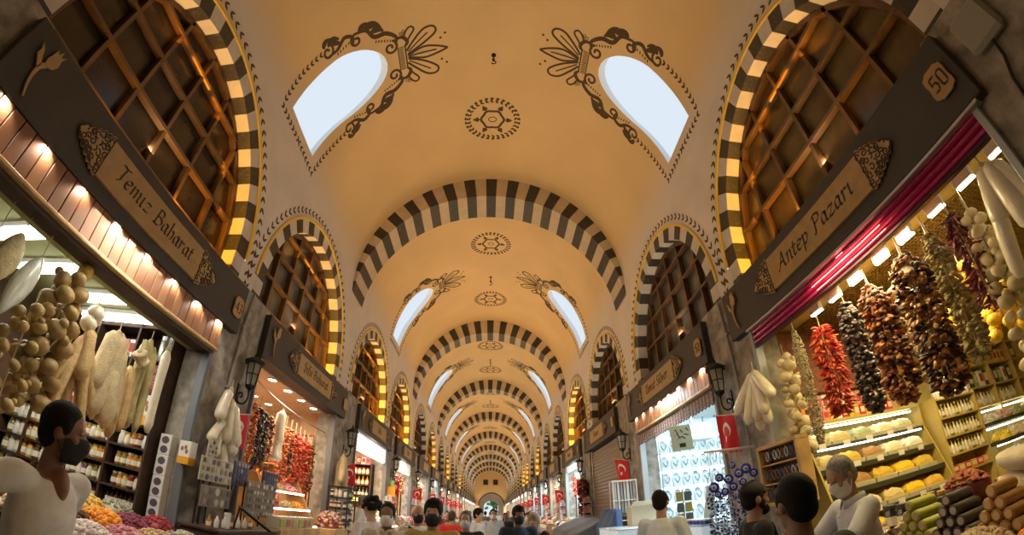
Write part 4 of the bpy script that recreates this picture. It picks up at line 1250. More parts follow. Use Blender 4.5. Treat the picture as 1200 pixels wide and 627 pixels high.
loofah_bunch('fan of tan peeled loofahs hanging above the jar shelves', (-3.2,2.62,2.56), [
 ((0,0,0),(.05,-.42,-.9),.62,.042), ((0,-.02,-.03),(.1,-.22,-1),.68,.045), ((.03,0,.05),(.10,.02,-1),.42,.062), ((.02,.02,-.05),(.1,.20,-1),.74,.048), ((0,.03,-.02),(.05,.40,-.9),.66,.042), ((-.05,0,-.1),(0,.1,-1),.75,.045), ((-.04,.04,-.1),(0,.3,-1),.75,.04)], M_loof_t)
loofah_bunch('pale bark-like loofah bundle in the middle of the left opening', (-3.2,2.95,2.72), [
 ((0,-.05,0),(.05,-.12,-1),.55,.075), ((0,.03,.02),(.05,.05,-1),.72,.08), ((.02,.08,-.1),(.05,.16,-1),.66,.07), ((0,.0,-.25),(.05,-.1,-1),.5,.07), ((.03,.05,-.3),(.05,.1,-1),.52,.075)], M_loof)
loofah_bunch('peeled cream loofahs in a row above the honey shelf', (-3.2,3.12,2.60), [
 ((0,-.06,-.05),(.02,-.1,-1),.62,.06), ((0,.02,-.1),(.02,.04,-1),.66,.06), ((0,.10,-.08),(.02,.08,-1),.6,.055)], M_loof_t)
loofah_bunch('tall bundle of greenish loofah sticks near the pier', (-3.2,3.38,2.82), [
 ((0,-.06,0),(0,-.03,-1),.82,.045), ((0,.0,.03),(0,.0,-1),.86,.05), ((0,.07,-.02),(0,.05,-1),.84,.045), ((-.05,.03,-.05),(0,.0,-1),.8,.05)], mat('greenish_loofah', (.52,.45,.22), .7, var=.25, scale=12, bump=.4, bscale=50))
loofah_bunch('single long white loofah stick beside the walnut shelves', (-3.2,3.66,2.86), [((0,0,0),(0,.01,-1),.86,.05)], M_loof_w)
loofah_bunch('thick white loofah knot in front of the greenish sticks', (-3.12,3.2,2.66), [((0,0,0),(.1,.3,-.3),.16,.07)], M_loof)

# produce counter of the left shop: sloping bench with heaps
def bench(label, x0, x1, y0, y1, z0, z1, m, name='display_counter'):
    """counter whose top slopes up from z0 at the corridor edge x0 to z1 at x1"""
    t = thing(name, label, 'counter', ((x0+x1)/2,(y0+y1)/2,0))
    mb = MB(); mb.add([(x0,y0,0),(x1,y0,0),(x1,y1,0),(x0,y1,0),(x0,y0,z0),(x1,y0,z1),(x1,y1,z1),(x0,y1,z0)], [(0,1,2,3),(4,5,6,7),(0,1,5,4),(1,2,6,5),(2,3,7,6),(3,0,4,7)]); mb.build('cabinet', [m], t)
    mb = MB(); e = .03*(1 if x1 > x0 else -1)
    a, b = sorted((x0-e, x0)); mb.bbox(a,b,y0,y1,z0-.08,z0+.05,.004); mb.build('front_lip', [M_pine], t)
    return t
bench('wooden produce counter heaped with dried fruit, Temiz Baharat shop', -2.42, -3.75, 1.95, 4.05, 1.02, 1.22, M_darkwood)
mb = MB()
PILES = [  # x, y, rx, ry, h, colour, name, size
 (-2.62,2.25,.20,.17,.13,'white_delight','powdery white Turkish delight',.024), (-2.62,2.62,.20,.17,.14,'white_delight2','sugared pale pink delight',.024),
 (-2.62,3.00,.19,.17,.13,'rose_delight','rose petal',.022), (-2.62,3.36,.19,.17,.12,'beige_nut','beige nut',.02), (-2.62,3.74,.19,.17,.12,'teal_candy','mixed green candy',.02),
 (-3.02,2.35,.20,.18,.12,'cream_fig','cream dried fig',.035), (-3.02,2.75,.19,.18,.12,'dark_date','dark date',.028), (-3.02,3.12,.19,.18,.13,'orange_apricot','orange apricot',.028),
 (-3.02,3.50,.19,.17,.12,'cranberry','purple dried cranberry',.02), (-3.02,3.86,.18,.15,.12,'cranberry2','dark red cherry',.02),
 (-3.42,2.20,.19,.17,.13,'purple_plum','purple plum',.03), (-3.42,2.56,.19,.17,.16,'orange_apricot','bright orange apricot',.03), (-3.42,2.94,.19,.17,.14,'black_raisin','black raisin',.024),
 (-3.42,3.30,.19,.17,.13,'yellow_raisin','yellow raisin',.024), (-3.42,3.68,.19,.17,.12,'grey_nut','grey pistachio',.02)]
PC = {'white_delight':[(.74,.70,.66),(.66,.58,.56),(.78,.75,.72)],'white_delight2':[(.72,.60,.58),(.76,.70,.68)],'rose_delight':[(.58,.22,.28),(.66,.36,.38),(.5,.16,.22)],'beige_nut':[(.52,.36,.18),(.6,.44,.25)],
 'teal_candy':[(.30,.42,.34),(.5,.5,.4),(.4,.2,.2)],'cream_fig':[(.66,.52,.34),(.58,.44,.28)],'dark_date':[(.07,.025,.02),(.11,.04,.025)],'orange_apricot':[(.78,.28,.02),(.82,.36,.03),(.70,.22,.02)],
 'cranberry':[(.18,.03,.07),(.25,.05,.09)],'cranberry2':[(.26,.02,.03),(.36,.04,.05)],'purple_plum':[(.14,.05,.08),(.2,.08,.1)],'black_raisin':[(.05,.02,.03),(.08,.035,.04)],'yellow_raisin':[(.72,.48,.08),(.78,.56,.14)],'grey_nut':[(.32,.32,.24),(.42,.4,.3)],
 'brown_sack':[(.42,.27,.14),(.5,.34,.18)]}
for i, (x, y, rx, ry, h, c, nm, ps) in enumerate(PILES):
    z = 1.02+.2*(abs(x)-2.42)/1.33+.02
    heap('produce_heap', 'heap of %ss on the left produce counter' % nm if not nm.endswith('delight') else 'heap of %s on the left produce counter' % nm, 'heap', (x,y,z), (rx,ry), h, [island_mat('pieces_'+c, PC[c], .55)], 130, ps, i, 1.2, 'heaps on the left produce counter')

# souvenir racks at the first left pier
def magnet_board(label, y0, y1, x, z0, z1, nx, nz, base, dots, seed, legs=True):
    t = thing('souvenir_rack', label, 'rack', (x,(y0+y1)/2,0))
    mb = MB(); mb.bbox(x-.02,x+.0,y0,y1,z0,z1,.005); mb.build('board', [base], t)
    mb = MB(); r = random.Random(seed)
    for i in range(nx):
        for j in range(nz):
            y = y0+(i+.5)*(y1-y0)/nx; z = z0+(j+.5)*(z1-z0)/nz; a = min((y1-y0)/nx,(z1-z0)/nz)*.38
            mp = lambda p, q, tt=0: (x+tt, y+p, z+q)
            n = r.choice((4,6,12)); mb.prism(mp, [(a*cos(2*pi*k/n+.78), a*sin(2*pi*k/n+.78)) for k in range(n)], 0, .008)
    mb.build('trinkets', [dots], t)['kind'] = 'stuff'
    if legs:
        for y in (y0+.03, y1-.03):
            mb = MB(); mb.tube([(x-.01,y,0),(x-.01,y,z0)], .012, 6); mb.build('leg', [M_iron], t)
    return t
M_trk = island_mat('trinket_mix', [(.5,.46,.38),(.16,.14,.13),(.32,.27,.2),(.58,.52,.42),(.1,.1,.12)], .35, metal=.3)
M_trb = island_mat('trinket_blue', [(.05,.06,.16),(.3,.3,.34),(.12,.1,.14),(.4,.36,.3)], .35, metal=.3)
M_board = mat('grey_felt', (.22,.19,.16), .8)
magnet_board('upright souvenir rack with yellow tag at the first left pier', 4.28, 4.46, -2.86, 1.92, 2.12, 3, 4, mat('cream_board', (.5,.45,.34), .7), M_trk, 1)
magnet_board('rack of grey trinket tiles at the first left pier', 4.12, 4.75, -2.80, 1.68, 1.93, 7, 3, mat('cream_board', (.5,.45,.34), .7), M_trk, 2)
magnet_board('dark frame of copper medallions below the trinket tiles', 4.15, 4.72, -2.76, 1.42, 1.64, 5, 2, M_board, M_trk, 3)
magnet_board('navy gridded rack of beads beyond the first left pier', 4.80, 5.15, -2.82, 1.70, 1.98, 5, 4, mat('navy_board', (.07,.07,.13), .6), M_trb, 4)
magnet_board('rack of hanging grey key rings beyond the first left pier', 5.0, 5.75, -2.72, 1.36, 1.78, 10, 5, M_board, M_trk, 5)
magnet_board('dark rack of bracelets facing the pepper shop', 5.5, 5.95, -2.80, 1.72, 1.95, 6, 4, mat('navy_board', (.07,.07,.13), .6), M_trb, 6)
# row of small white perfume bottles and brass lamps in front
for i in range(7):
    place(proto_bottle('white' if i % 3 else 'amber honey', 'gold', .13, .025), (-2.56, 4.05+i*.14, 1.24), 'small %s flask with gold cap, %s along the bench at the left pier' % ('white' if i % 3 else 'amber', word(i)), 'flasks on the pier bench')
mb = MB(); mb.bbox(-2.95,-2.45,4.08,5.48,1.20,1.235,.006); mb.bbox(-2.92,-2.48,4.1,5.45,0,1.2,.006)
tag(mb.build_at('bench', [M_darkwood], (-2.7,5,0)), 'narrow dark bench of small flasks at the first left pier', 'bench')
def easel():
    t = thing('menu_easel', 'black folding card easel with white price strip on the pier bench', 'easel', (-2.5,4.55,1.235))
    mb = MB(); mb.add([(-2.44,4.38,1.47),(-2.40,4.40,1.47),(-2.30,4.95,1.235),(-2.36,4.95,1.235),(-2.46,4.40,1.49),(-2.42,4.42,1.49),(-2.32,4.97,1.255),(-2.38,4.97,1.255)], [(0,1,2,3),(4,7,6,5),(0,4,5,1),(1,5,6,2),(2,6,7,3),(3,7,4,0)]); mb.build('arm', [M_black], t)
    mb = MB(); mb.bbox(-2.58,-2.55,4.34,4.44,1.235,1.40,.004); mb.build('card', [M_white], t)
    mb = MB(); mb.tube([(-2.45,4.42,1.47),(-2.55,4.5,1.24)], .012, 6); mb.build('strut', [M_black], t)
easel()

# ---------------- second left shop: strings of dried peppers under warm downlights
for i in range(8):
    x = -3.40-1.0*(i % 2); y = 6.40+.62*(i//2)
    t = thing('downlight', 'round ceiling downlight, %s pair, %s row in the pepper shop' % (word(i//2), 'outer' if i % 2 == 0 else 'inner'), 'ceiling light', (x,y,3.43), 'downlights of the pepper shop')
    mb = MB(); mb.lathe([(.09,0),(.095,-.012),(.07,-.015)], (x,y,3.43), 18, cap=False); mb.build('ring', [M_white], t)
    mb = MB(); mb.lathe([(.001,-.012),(.07,-.012)], (x,y,3.43), 18, cap=False); mb.build('lens', [emis('downlight_glow', (1,.80,.55), 30)], t)
def pepper_string(label, top, L, r, m, n, seed, kind='pepper', taper=0, sway=0, hood=None, pr=.022, el=2.2, cat='dried pepper string', name='dried_pepper_string', group=None):
    """string of dried pods: hundreds of small curled pieces round a cord"""
    t = thing(name, label, cat, top, group); rr = random.Random(seed)
    mb = MB(); mb.tube([(top[0],top[1],top[2]+.16),(top[0],top[1],top[2]-L*.98)], .006, 6); mb.build('cord', [M_cord], t)
    if hood:
        mb = MB(); k = 12
        mb.loft([[(top[0]+q*cos(2*pi*i/k), top[1]+q*sin(2*pi*i/k), top[2]+z) for i in range(k)] for q, z in ((.006,.12),(.012,.02),(r*.55,-.12),(r*.8,-.2))], 0, False)
        mb.build('wrapping', [hood], t, True)
    mb = MB()
    for i in range(n):
        q = rr.random(); a = rr.uniform(0,2*pi)
        R0 = r*(1-taper*abs(q-.55))*min(1, .35+q*5)*min(1,.4+(1-q)*6)
        c = V((top[0]+R0*cos(a)*rr.uniform(.55,1), top[1]+R0*sin(a)*rr.uniform(.55,1), top[2]-.02-L*q))
        k = pr*rr.uniform(.7,1.25)
        d = V((cos(a), sin(a), rr.uniform(-1.2,.3))).normalized()
        if kind == 'chili':
            side = V((rr.uniform(-.4,.4),rr.uniform(-.4,.4),rr.uniform(-.4,.2)))
            mb.tube([c-d*k*.3, c+d*k*1.1, c+d*k*2.1+side*k], [k*.32,k*.36,k*.06], 5)
        else:
            Rm = d.to_track_quat('Z','Y').to_matrix()
            mb.ell(c, (k*.8,k*.55,k*el*.5), 6, 4, 0, Rm, .18, rr)
    o = mb.build('dried_pods', [m], t); o['kind'] = 'stuff'
    return t
M_pred = island_mat('red_pods', [(.42,.035,.02),(.55,.06,.025),(.30,.02,.015),(.62,.12,.04)], .4)
M_por = island_mat('orange_pods', [(.62,.17,.03),(.5,.09,.02),(.7,.27,.06),(.38,.05,.02)], .4)
M_pdk = island_mat('aubergine_pods', [(.035,.02,.025),(.06,.03,.03),(.02,.015,.02),(.12,.09,.08)], .35)
M_pbr = island_mat('brown_pods', [(.25,.075,.03),(.15,.03,.02),(.42,.14,.04),(.08,.03,.02),(.52,.24,.07)], .4)
M_pok = island_mat('okra_pods', [(.34,.28,.12),(.25,.19,.07),(.45,.37,.17)], .6)
M_pst = island_mat('straw_pods', [(.42,.36,.22),(.34,.28,.16),(.5,.44,.28)], .6)
M_pgar = mat('garlic_skin', (.74,.62,.38), .5, var=.15, scale=12)
LS = [(5.62,'orange',M_por),(5.80,'deep orange',M_por),(5.98,'dark aubergine',M_pdk),(6.16,'black aubergine',M_pdk),(6.36,'brown',M_pbr),(6.95,'orange brown',M_por),(7.15,'rust',M_pbr),(7.35,'red',M_pred),(7.55,'bright red',M_pred),(7.75,'dark red',M_pred),(7.95,'crimson',M_pred),(8.15,'maroon',M_pbr)]
for i, (y, cn, m) in enumerate(LS):
    pepper_string('%s string of dried peppers, %s from the near end of the pepper shop' % (cn, word(i)), (-3.28,y,2.92-.02*i), .80+.05*(i % 3), .085, m, 190, 40+i, 'pod', pr=.03, group='strings across the pepper shop')
loofah_bunch('white garlic plait wrapped in film among the pepper strings', (-3.22,6.62,2.98), [((0,0,0),(0,0,-1),.55,.085), ((0,-.03,-.45),(0,-.1,-1),.35,.07), ((0,.04,-.45),(0,.1,-1),.35,.07)], M_loof_w, name='garlic_plait')
mb = MB(); mb.tube(bez([(-3.22,5.4,3.22),(-3.22,6.3,3.10),(-3.22,7.5,3.03),(-3.22,8.65,3.02)],6), .012, 6)
tag(mb.build_at('hanging_rail', [M_steel], (-3.22,7,3.1)), 'thin metal rail carrying the pepper strings', 'rail')
for i in range(6):
    place(proto_jar('cream','red',.26,.06), (-3.60-.16*i, 8.86, 2.72), '%s tall cream jar with red lid on the pepper shop back shelf' % word(i), 'jars on the high shelf of the pepper shop')
shelf_unit('back_shelf', 'cream shelves with packets at the far wall of the pepper shop', -4.9, -3.46, 8.72, 9.02, [1.3,1.62,1.94,2.3,2.7], [-4.88,-3.48], M_pine)
for j, z in enumerate((1.3,1.62,1.94,2.3)):
    row(boxes('red','orange','yellow','white','pink',w=.12,h=.2), -3.54, -4.85, 8.84, z, .15, '%s, %s from the opening on the '+word(j)+' pepper shop shelf', 'packets on the pepper shop shelves', 50+j)
# tiered tray counter with light strips, facing the corridor
M_strip = emis('display_strip_light', (1,.90,.74), 7)
def tiered_counter(s, y0, y1, x0, dx, zs, label, cols, glab, m=M_pine, em=None, seed=1):
    """open display: each tier a shelf with a light strip under its front edge and trays of goods"""
    t = thing('tiered_display', label, 'display counter', (s*x0,(y0+y1)/2,0))
    for k, z in enumerate(zs):
        xa, xb = sorted((s*(x0+dx*k), s*(x0+dx*k+.34)))
        mb = MB(); mb.bbox(xa,xb,y0,y1,z-.03,z,.004); mb.build('shelf', [m], t)
        xc = s*(x0+dx*k)
        mb = MB(); mb.bbox(min(xc,xc-s*.02),max(xc,xc-s*.02),y0+.05,y1-.05,z-.035,z-.008,.004); mb.build('light_strip', [em or M_strip], t)
    for y in (y0, y1-.03):
        mb = MB(); xa, xb = sorted((s*x0, s*(x0+dx*len(zs)+.2)))
        mp = lambda a, b, tt=0: (a, y+tt, b)
        mb.prism(mp, [(s*x0,0),(s*(x0+dx*len(zs)+.3),0),(s*(x0+dx*len(zs)+.3),zs[-1]+.2),(s*(x0+dx*len(zs)),zs[-1]+.2),(s*x0,zs[0]-.05)], 0, .03); mb.build('end_panel', [m], t)
    r = random.Random(seed)
    for k, z in enumerate(zs):
        n = max(2, int((y1-y0-.12)/.42)); w = (y1-y0-.12)/n
        for i in range(n):
            c = r.choice(cols); yc = y0+.06+(i+.5)*w; xc = s*(x0+dx*k+.17)
            heap('tray_heap', 'tray heap of %s, %s along the %s tier of the %s' % (c[0], word(i), word(k), glab), 'heap', (xc,yc,z+.002), (.15,w*.44), .10, [island_mat('pieces_'+c[1], c[2], .55)], 70, .022, r.randint(0,999), 1.2, 'tray heaps of the '+glab)
CM = [('brown nuts','brown_sack',PC['brown_sack']),('rose petals','rose_delight',PC['rose_delight']),('cream figs','cream_fig',PC['cream_fig']),('orange apricots','orange_apricot',PC['orange_apricot']),('beige nuts','beige_nut',PC['beige_nut']),('red cherries','cranberry2',PC['cranberry2'])]
tiered_counter(-1, 6.05, 7.55, 2.78, .14, [1.25,1.50,1.75], 'wooden tiered counter with lit trays in front of the pepper shop', CM, 'pepper shop counter', seed=5)
for i in range(9):
    c = ('red','orange','pink','white','yellow')[i % 5]
    place(proto_box(c,.12,.08,.17), (-3.34,6.18+i*.155,1.75), '%s packet, %s on the top tier of the pepper shop counter' % (c, word(i)), 'packets along the pepper shop counter', -pi/2)
heap('candy_heap', 'big heap of foil wrapped candies at the far end of the pepper shop counter', 'heap', (-2.72,7.94,1.225), (.22,.28), .28, [island_mat('foil_candy', [(.62,.2,.22),(.72,.62,.55),(.3,.05,.06),(.66,.45,.2),(.55,.5,.46)], .3, metal=.2)], 260, .035, 71, 1.3)
mb = MB(); mb.bbox(-2.98,-2.46,7.60,8.28,0,1.22,.01); tag(mb.build_at('candy_stand', [M_pine], (-2.7,8.2,0)), 'pale wooden stand under the heap of wrapped candies', 'stand')
# acrylic boxes and green box at the near end of the counter
for i in range(6):
    t = thing('acrylic_box', 'clear box of sweets, %s along the near end of the pepper shop counter' % word(i), 'box', (-2.60,5.62+i*.2,1.25), 'clear boxes of sweets')
    mb = MB(); mb.bbox(-2.70,-2.52,5.53+i*.2,5.71+i*.2,1.25,1.40,.004); mb.build('case', [mat('clear_acrylic', (.6,.58,.45), .15, coat=.4)], t)
    mb = MB(); mb.bbox(-2.515,-2.505,5.56+i*.2,5.68+i*.2,1.27,1.37,.002); mb.build('sweets', [mat(('lime_sweets','rose_sweets','straw_sweets')[i % 3], ((.36,.42,.04),(.5,.16,.14),(.55,.42,.14))[i % 3], .5)], t)
mb = MB(); mb.bbox(-2.755,-2.48,5.5,6.9,0,1.25,.008); tag(mb.build_at('low_cabinet', [M_pine], (-2.7,6.4,0)), 'pale low cabinet under the clear boxes of sweets', 'cabinet')
# dark rotating tower of spice jars at the far end
t = thing('spice_tower', 'dark wooden tower rack on the pier before the honey shop', 'rack', (-2.72,8.60,0))
for z in (1.15,1.36,1.57,1.78,1.99):
    mb = MB(); mb.bbox(-2.92,-2.52,8.34,8.86,z-.02,z,.004); mb.build('shelf', [M_black], t)
for (x, y) in ((-2.91,8.35),(-2.53,8.35),(-2.91,8.85),(-2.53,8.85)):
    mb = MB(); mb.bbox(x-.012,x+.012,y-.012,y+.012,0,2.0,.003); mb.build('post', [M_black], t)
for j, z in enumerate((1.15,1.36,1.57,1.78)):
    for i in range(5):
        c = ('cream','brown','black','white','dark red')[(i*2+j) % 5]
        place(proto_jar(c,'dark',.14,.035), (-2.60+.0*i, 8.42+i*.098, z), '%s jar, %s from the near end on the %s shelf of the dark tower' % (c, word(i), word(j)), 'jars on the dark tower rack')
        if i < 3: place(proto_jar(c,'white',.14,.035), (-2.70-.078*i, 8.395, z), '%s jar, %s on the near face, %s shelf of the dark tower' % (c, word(i), word(j)), 'jars on the dark tower rack')
# ------------------------------------------------------------------ first right shop (Antep Pazarı)
def honeycomb_ceiling():
    mb = MB(); x0, x1, y0, y1 = 3.75, 6.4, .6, 4.3
    k = 0; y = y0
    while y < y1: mb.box(x0,x1,y,y+.012,3.40,3.425); y += .055
    x = x0
    while x < x1: mb.box(x,x+.012,y0,y1,3.40,3.425); x += .055
    o = structure(mb.build('ceiling_lattice', [mat('gilded_lattice', (.42,.27,.05), .35, .5)])); o['label'] = 'gilded square lattice on the ceiling of the Antep Pazarı shop'
honeycomb_ceiling()
for i, y in enumerate((1.05,1.40,1.74,2.12,2.45,2.83,3.17,3.50)):
    t = thing('strip_light', 'short ceiling strip light, %s from the front in the Antep shop' % word(i), 'ceiling light', (3.5,y,3.43), 'strip lights of the Antep shop')
    mb = MB(); mb.bbox(3.47,3.53,y-.09,y+.09,3.31,3.43,.006); mb.build('housing', [M_white], t)
    mb = MB(); mb.bbox(3.474,3.526,y-.085,y+.085,3.296,3.312,.004); mb.build('diffuser', [emis('strip_glow', (1,.88,.62), 22)], t)
XS = 3.25
M_hood = mat('white_netting', (.78,.70,.60), .4, coat=.3)
gourd_string('string of big cream garlic bulbs next to the steel frame on the right', (XS,3.95,3.02), 20, 1.12, .075, M_pgar, 31, .09, 'garlic_string', 'garlic string', .85, 'garlic_bulb')
pepper_string('long straw coloured okra string beside the garlic bulbs', (XS,3.67,3.20), 1.20, .068, M_pst, 1500, 32, 'pod', pr=.015, el=1.1)
pepper_string('bright red chili string, leftmost red one in the Antep shop', (XS,3.27,3.06), 0.86, .105, M_pred, 420, 33, 'chili', pr=.036, hood=None)
pepper_string('black dried aubergine string beside the red chilies', (XS,2.86,3.10), 1.0, .112, M_pdk, 420, 34, 'pod', pr=.036, el=1.6)
pepper_string('fat brown and orange pepper string with white netting top', (XS,2.52,3.08), 1.0, .15, M_pbr, 560, 35, 'pod', pr=.036, hood=M_hood)
gourd_string('pale yellow gourd string hanging behind the two fat pepper strings', (3.42,2.38,3.02), 17, .85, .062, M_pgar, 36, .07)
pepper_string('large dark mixed aubergine and pepper string with netting top', (XS,2.08,3.10), 1.10, .165, island_mat('dark_mix_pods', [(.05,.02,.02),(.16,.045,.02),(.30,.11,.03),(.03,.015,.02),(.42,.2,.05)], .4), 560, 37, 'pod', pr=.036, hood=M_hood)
pepper_string('olive brown okra string hanging right of the large dark string', (XS,1.78,3.10), 1.0, .09, M_pok, 330, 38, 'pod', pr=.028, hood=M_hood)
pepper_string('thin purple chili string hanging near the camera', (XS,1.54,3.10), .70, .06, island_mat('purple_chili', [(.20,.03,.05),(.13,.02,.04),(.3,.06,.08)], .45), 200, 39, 'chili', pr=.034)
gourd_string('pale garlic cluster hanging beside the purple chilies', (XS,1.40,3.02), 12, .48, .055, M_pgar, 40, .07, 'garlic_string', 'garlic string', .8, 'garlic_bulb')
gourd_string('tall string of cream gourds at the right picture edge', (XS,1.40,2.72), 24, .95, .058, mat('cream_gourd', (.55,.46,.26), .6, var=.25, scale=9), 41, .09)
gourd_string('bunch of yellow lemons deep in the Antep shop', (4.2,1.98,2.72), 16, .40, .07, mat('lemon_skin', (.85,.56,.04), .45, bump=.1, bscale=60), 42, .13, 'lemon_bunch', 'lemon bunch', .85, 'lemon')
gourd_string('pair of yellow lemons hanging behind the olive okra string', (4.2,2.52,2.80), 6, .22, .07, MATS['lemon_skin'], 43, .09, 'lemon_bunch', 'lemon bunch', .85, 'lemon')
gourd_string('small yellow lemon bunch beside the strip lights', (4.2,2.16,3.08), 7, .26, .065, MATS['lemon_skin'], 44, .1, 'lemon_bunch', 'lemon bunch', .85, 'lemon')
loofah_bunch('large white wrapped loofahs hanging nearest the camera on the right', (3.16,1.10,3.14), [
 ((0,.0,0),(0,.22,-1),.40,.06), ((0,-.04,0),(.02,-.05,-1),.52,.065), ((0,.03,-.12),(.03,.22,-1),.62,.055), ((0,-.08,-.02),(.05,-.30,-1),.5,.06)], M_loof_w)
t = thing('paper_bag', 'pale green paper bag hanging between garlic and purple chilies', 'bag', (3.5,1.52,3.0))
mb = MB(); mb.loft([[(3.5-.05,1.50-.02,3.05),(3.5+.05,1.50-.02,3.05),(3.5+.05,1.50+.02,3.05),(3.5-.05,1.50+.02,3.05)],[(3.42,1.44,2.85),(3.58,1.44,2.85),(3.58,1.60,2.85),(3.42,1.60,2.85)],[(3.43,1.44,2.62),(3.57,1.44,2.62),(3.57,1.60,2.62),(3.43,1.60,2.62)]]); mb.build('bag', [mat('mint_paper', (.58,.66,.50), .6)], t)
mb = MB(); mb.tube([(3.5,1.5,3.40),(3.5,1.5,3.04)], .004, 5); mb.build('cord', [M_cord], t)

# spice trays in five lit tiers on the far cross wall
SPICE = {'turmeric yellow':(.80,.52,.02),'mustard yellow':(.62,.42,.05),'saffron orange':(.82,.33,.01),'curry gold':(.66,.40,.05),'pale cumin':(.60,.47,.20),'cream sesame':(.72,.64,.42),'white coconut':(.78,.74,.62),'sage green':(.38,.42,.22),'mint green':(.40,.50,.34),'pepper brown':(.40,.22,.08),'pale green tea':(.55,.55,.32)}
TIERS = [(1.97,4.02,['pale green tea','pale cumin','sage green','cream sesame','pale green tea']),
         (1.72,3.93,['pale cumin','curry gold','pepper brown','cream sesame','white coconut']),
         (1.47,3.84,['cream sesame','pepper brown','mustard yellow','turmeric yellow','mustard yellow']),
         (1.22,3.75,['white coconut','cream sesame','pale cumin','turmeric yellow','curry gold']),
         (.97,3.66,['mustard yellow','turmeric yellow','pale cumin','saffron orange','mint green'])]
t = thing('spice_display', 'wooden tiered spice display with glass edges along the cross wall', 'display counter', (4.3,4.0,0))
M_edge = mat('dark_green_edge', (.05,.05,.025), .4)
for k, (z, yf, cl) in enumerate(TIERS):
    mb = MB(); mb.bbox(3.36,5.26,yf,yf+.34,z-.03,z,.004); mb.build('shelf', [M_int['gold']], t)
    mb = MB(); mb.bbox(3.36,5.26,yf-.02,yf+.005,z-.05,z+.005,.004); mb.build('edge', [M_edge], t)
for x in (3.34,5.26):
    mb = MB(); mb.prism(lambda a, b, tt=0, x=x: (x+tt, a, b), [(3.62,0),(4.33,0),(4.33,2.24),(4.0,2.24),(4.0,1.97),(3.62,.9)], 0, .025); mb.build('end_panel', [M_int['gold']], t)
mb = MB(); mb.bbox(3.36,5.26,3.98,4.33,2.215,2.245,.004); mb.build('top_shelf', [M_int['gold']], t)
for k, (z, yf, cl) in enumerate(TIERS[:2]):
    mb = MB(); mb.bbox(3.45,5.2,yf+.06,yf+.10,z+.205,z+.222,.004); mb.build('strip_light', [emis('cool_strip', (.92,.98,1), 9)], t)
for k, (z, yf, cl) in enumerate(TIERS):
    for i, c in enumerate(cl):
        x = 3.53+.365*i
        s_ = thing('spice_tray', '%s in a tray, %s from the corridor on the %s spice tier' % (c, word(i), word(k)), 'spice tray', (x,yf+.17,z), 'spice trays of the Antep shop')
        mb = MB(); mb.bbox(x-.172,x+.172,yf+.015,yf+.325,z,z+.05,.004); mb.build('tray', [mat('clear_tray', (.45,.42,.30), .2)], s_)
        mb = MB(); R = []
        for q, hh in ((1,.045),(.98,.085),(.86,.125),(.5,.150),(.05,.155)):
            R.append([(x+.165*q*max(-1,min(1,1.25*cos(2*pi*m/16+.2))), yf+.17+.148*q*max(-1,min(1,1.25*sin(2*pi*m/16+.2))), z+hh+.012*sin(m*2.1+i)*(q<1 and q>.1)) for m in range(16)])
        mb.loft(R, 0, True); mb.build('spice', [mat('spice_'+c.replace(' ','_'), SPICE[c], .85, var=.1, scale=30, bump=.3, bscale=120)], s_)
        if k in (0,1,3):
            mb = MB(); mb.bbox(x-.05,x+.05,yf-.028,yf-.02,z-.03,z+.03,.001); mb.build('price_card', [M_paper], s_)
# packs on top
PK = ['pink','red','pink','yellow','white','red','yellow','orange','red','yellow','red','red','red','red']
for i, c in enumerate(PK):
    place(proto_box(c,.088,.07,.13 if i % 3 else .17), (3.55+i*.098,4.10,2.245), '%s spice packet, %s from the corridor in the front row' % (c, word(i)), 'packets above the spice trays')
for i, c in enumerate(['orange','yellow','pink','white','orange','yellow','white','yellow','pink','yellow','orange','red']):
    place(proto_box(c,.10,.07,.19), (3.55+i*.112,4.22,2.38), '%s spice packet, %s from the corridor in the raised back row' % (c, word(i)), 'packets above the spice trays')
mb = MB(); mb.bbox(3.40,5.2,4.16,4.32,2.245,2.38,.004); tag(mb.build_at('riser', [M_pine], (4.3,4.24,2.245)), 'pale wooden riser behind the front row of spice packets', 'riser')
mb = MB(); mb.bbox(3.45,5.3,4.24,4.34,2.62,3.40,.01); tag(mb.build_at('wall_hanging', [mat('brick_red_panel', (.22,.08,.04), .7, var=.35, scale=22)], (4.4,4.3,2.62)), 'dark red patterned hanging behind the dried strings', 'wall hanging')
# glass shelves of little bottles, with a lamp on top
shelf_unit('bottle_rack', 'mustard rack of small oil bottles beyond the spice trays', 5.36, 6.30, 3.80, 4.06, [1.30,1.52,1.74,1.98,2.22], [5.37,6.29], M_int['gold'])
for j, z in enumerate((1.52,1.74,1.98)):
    for i in range(11):
        c = ('pale yellow','white','pale yellow','olive green')[(i+j) % 4]
        place(proto_bottle(c,'white' if i % 2 else 'gold',.17,.032), (5.46+.078*i,3.86,z), 'little %s bottle, %s from the left on the %s rack shelf' % (c, word(i), word(j)), 'little oil bottles')
for i in range(12):
    place(proto_bottle('white','dark',.14,.026), (5.46+.07*i,3.86,2.22), 'little clear bottle, %s from the left on the topmost rack shelf' % word(i), 'little oil bottles')
for i in range(6):
    place(proto_box(('red','orange')[i % 2],.13,.08,.09), (5.45+.14*i,3.86,1.30), '%s carton, %s from the left on the lowest rack shelf' % (('red','orange')[i % 2], word(i)), 'cartons under the oil bottles')
t = thing('rack_lamp', 'bright reflector lamp on top of the oil bottle rack', 'lamp', (5.7,3.82,2.5))
mb = MB(); mb.bbox(5.50,5.95,3.76,3.86,2.50,2.54,.008); mb.build('housing', [M_steel], t)
mb = MB(); mb.bbox(5.52,5.93,3.77,3.85,2.485,2.502,.004); mb.build('tube', [emis('rack_lamp_glow', (1,.95,.8), 20)], t)
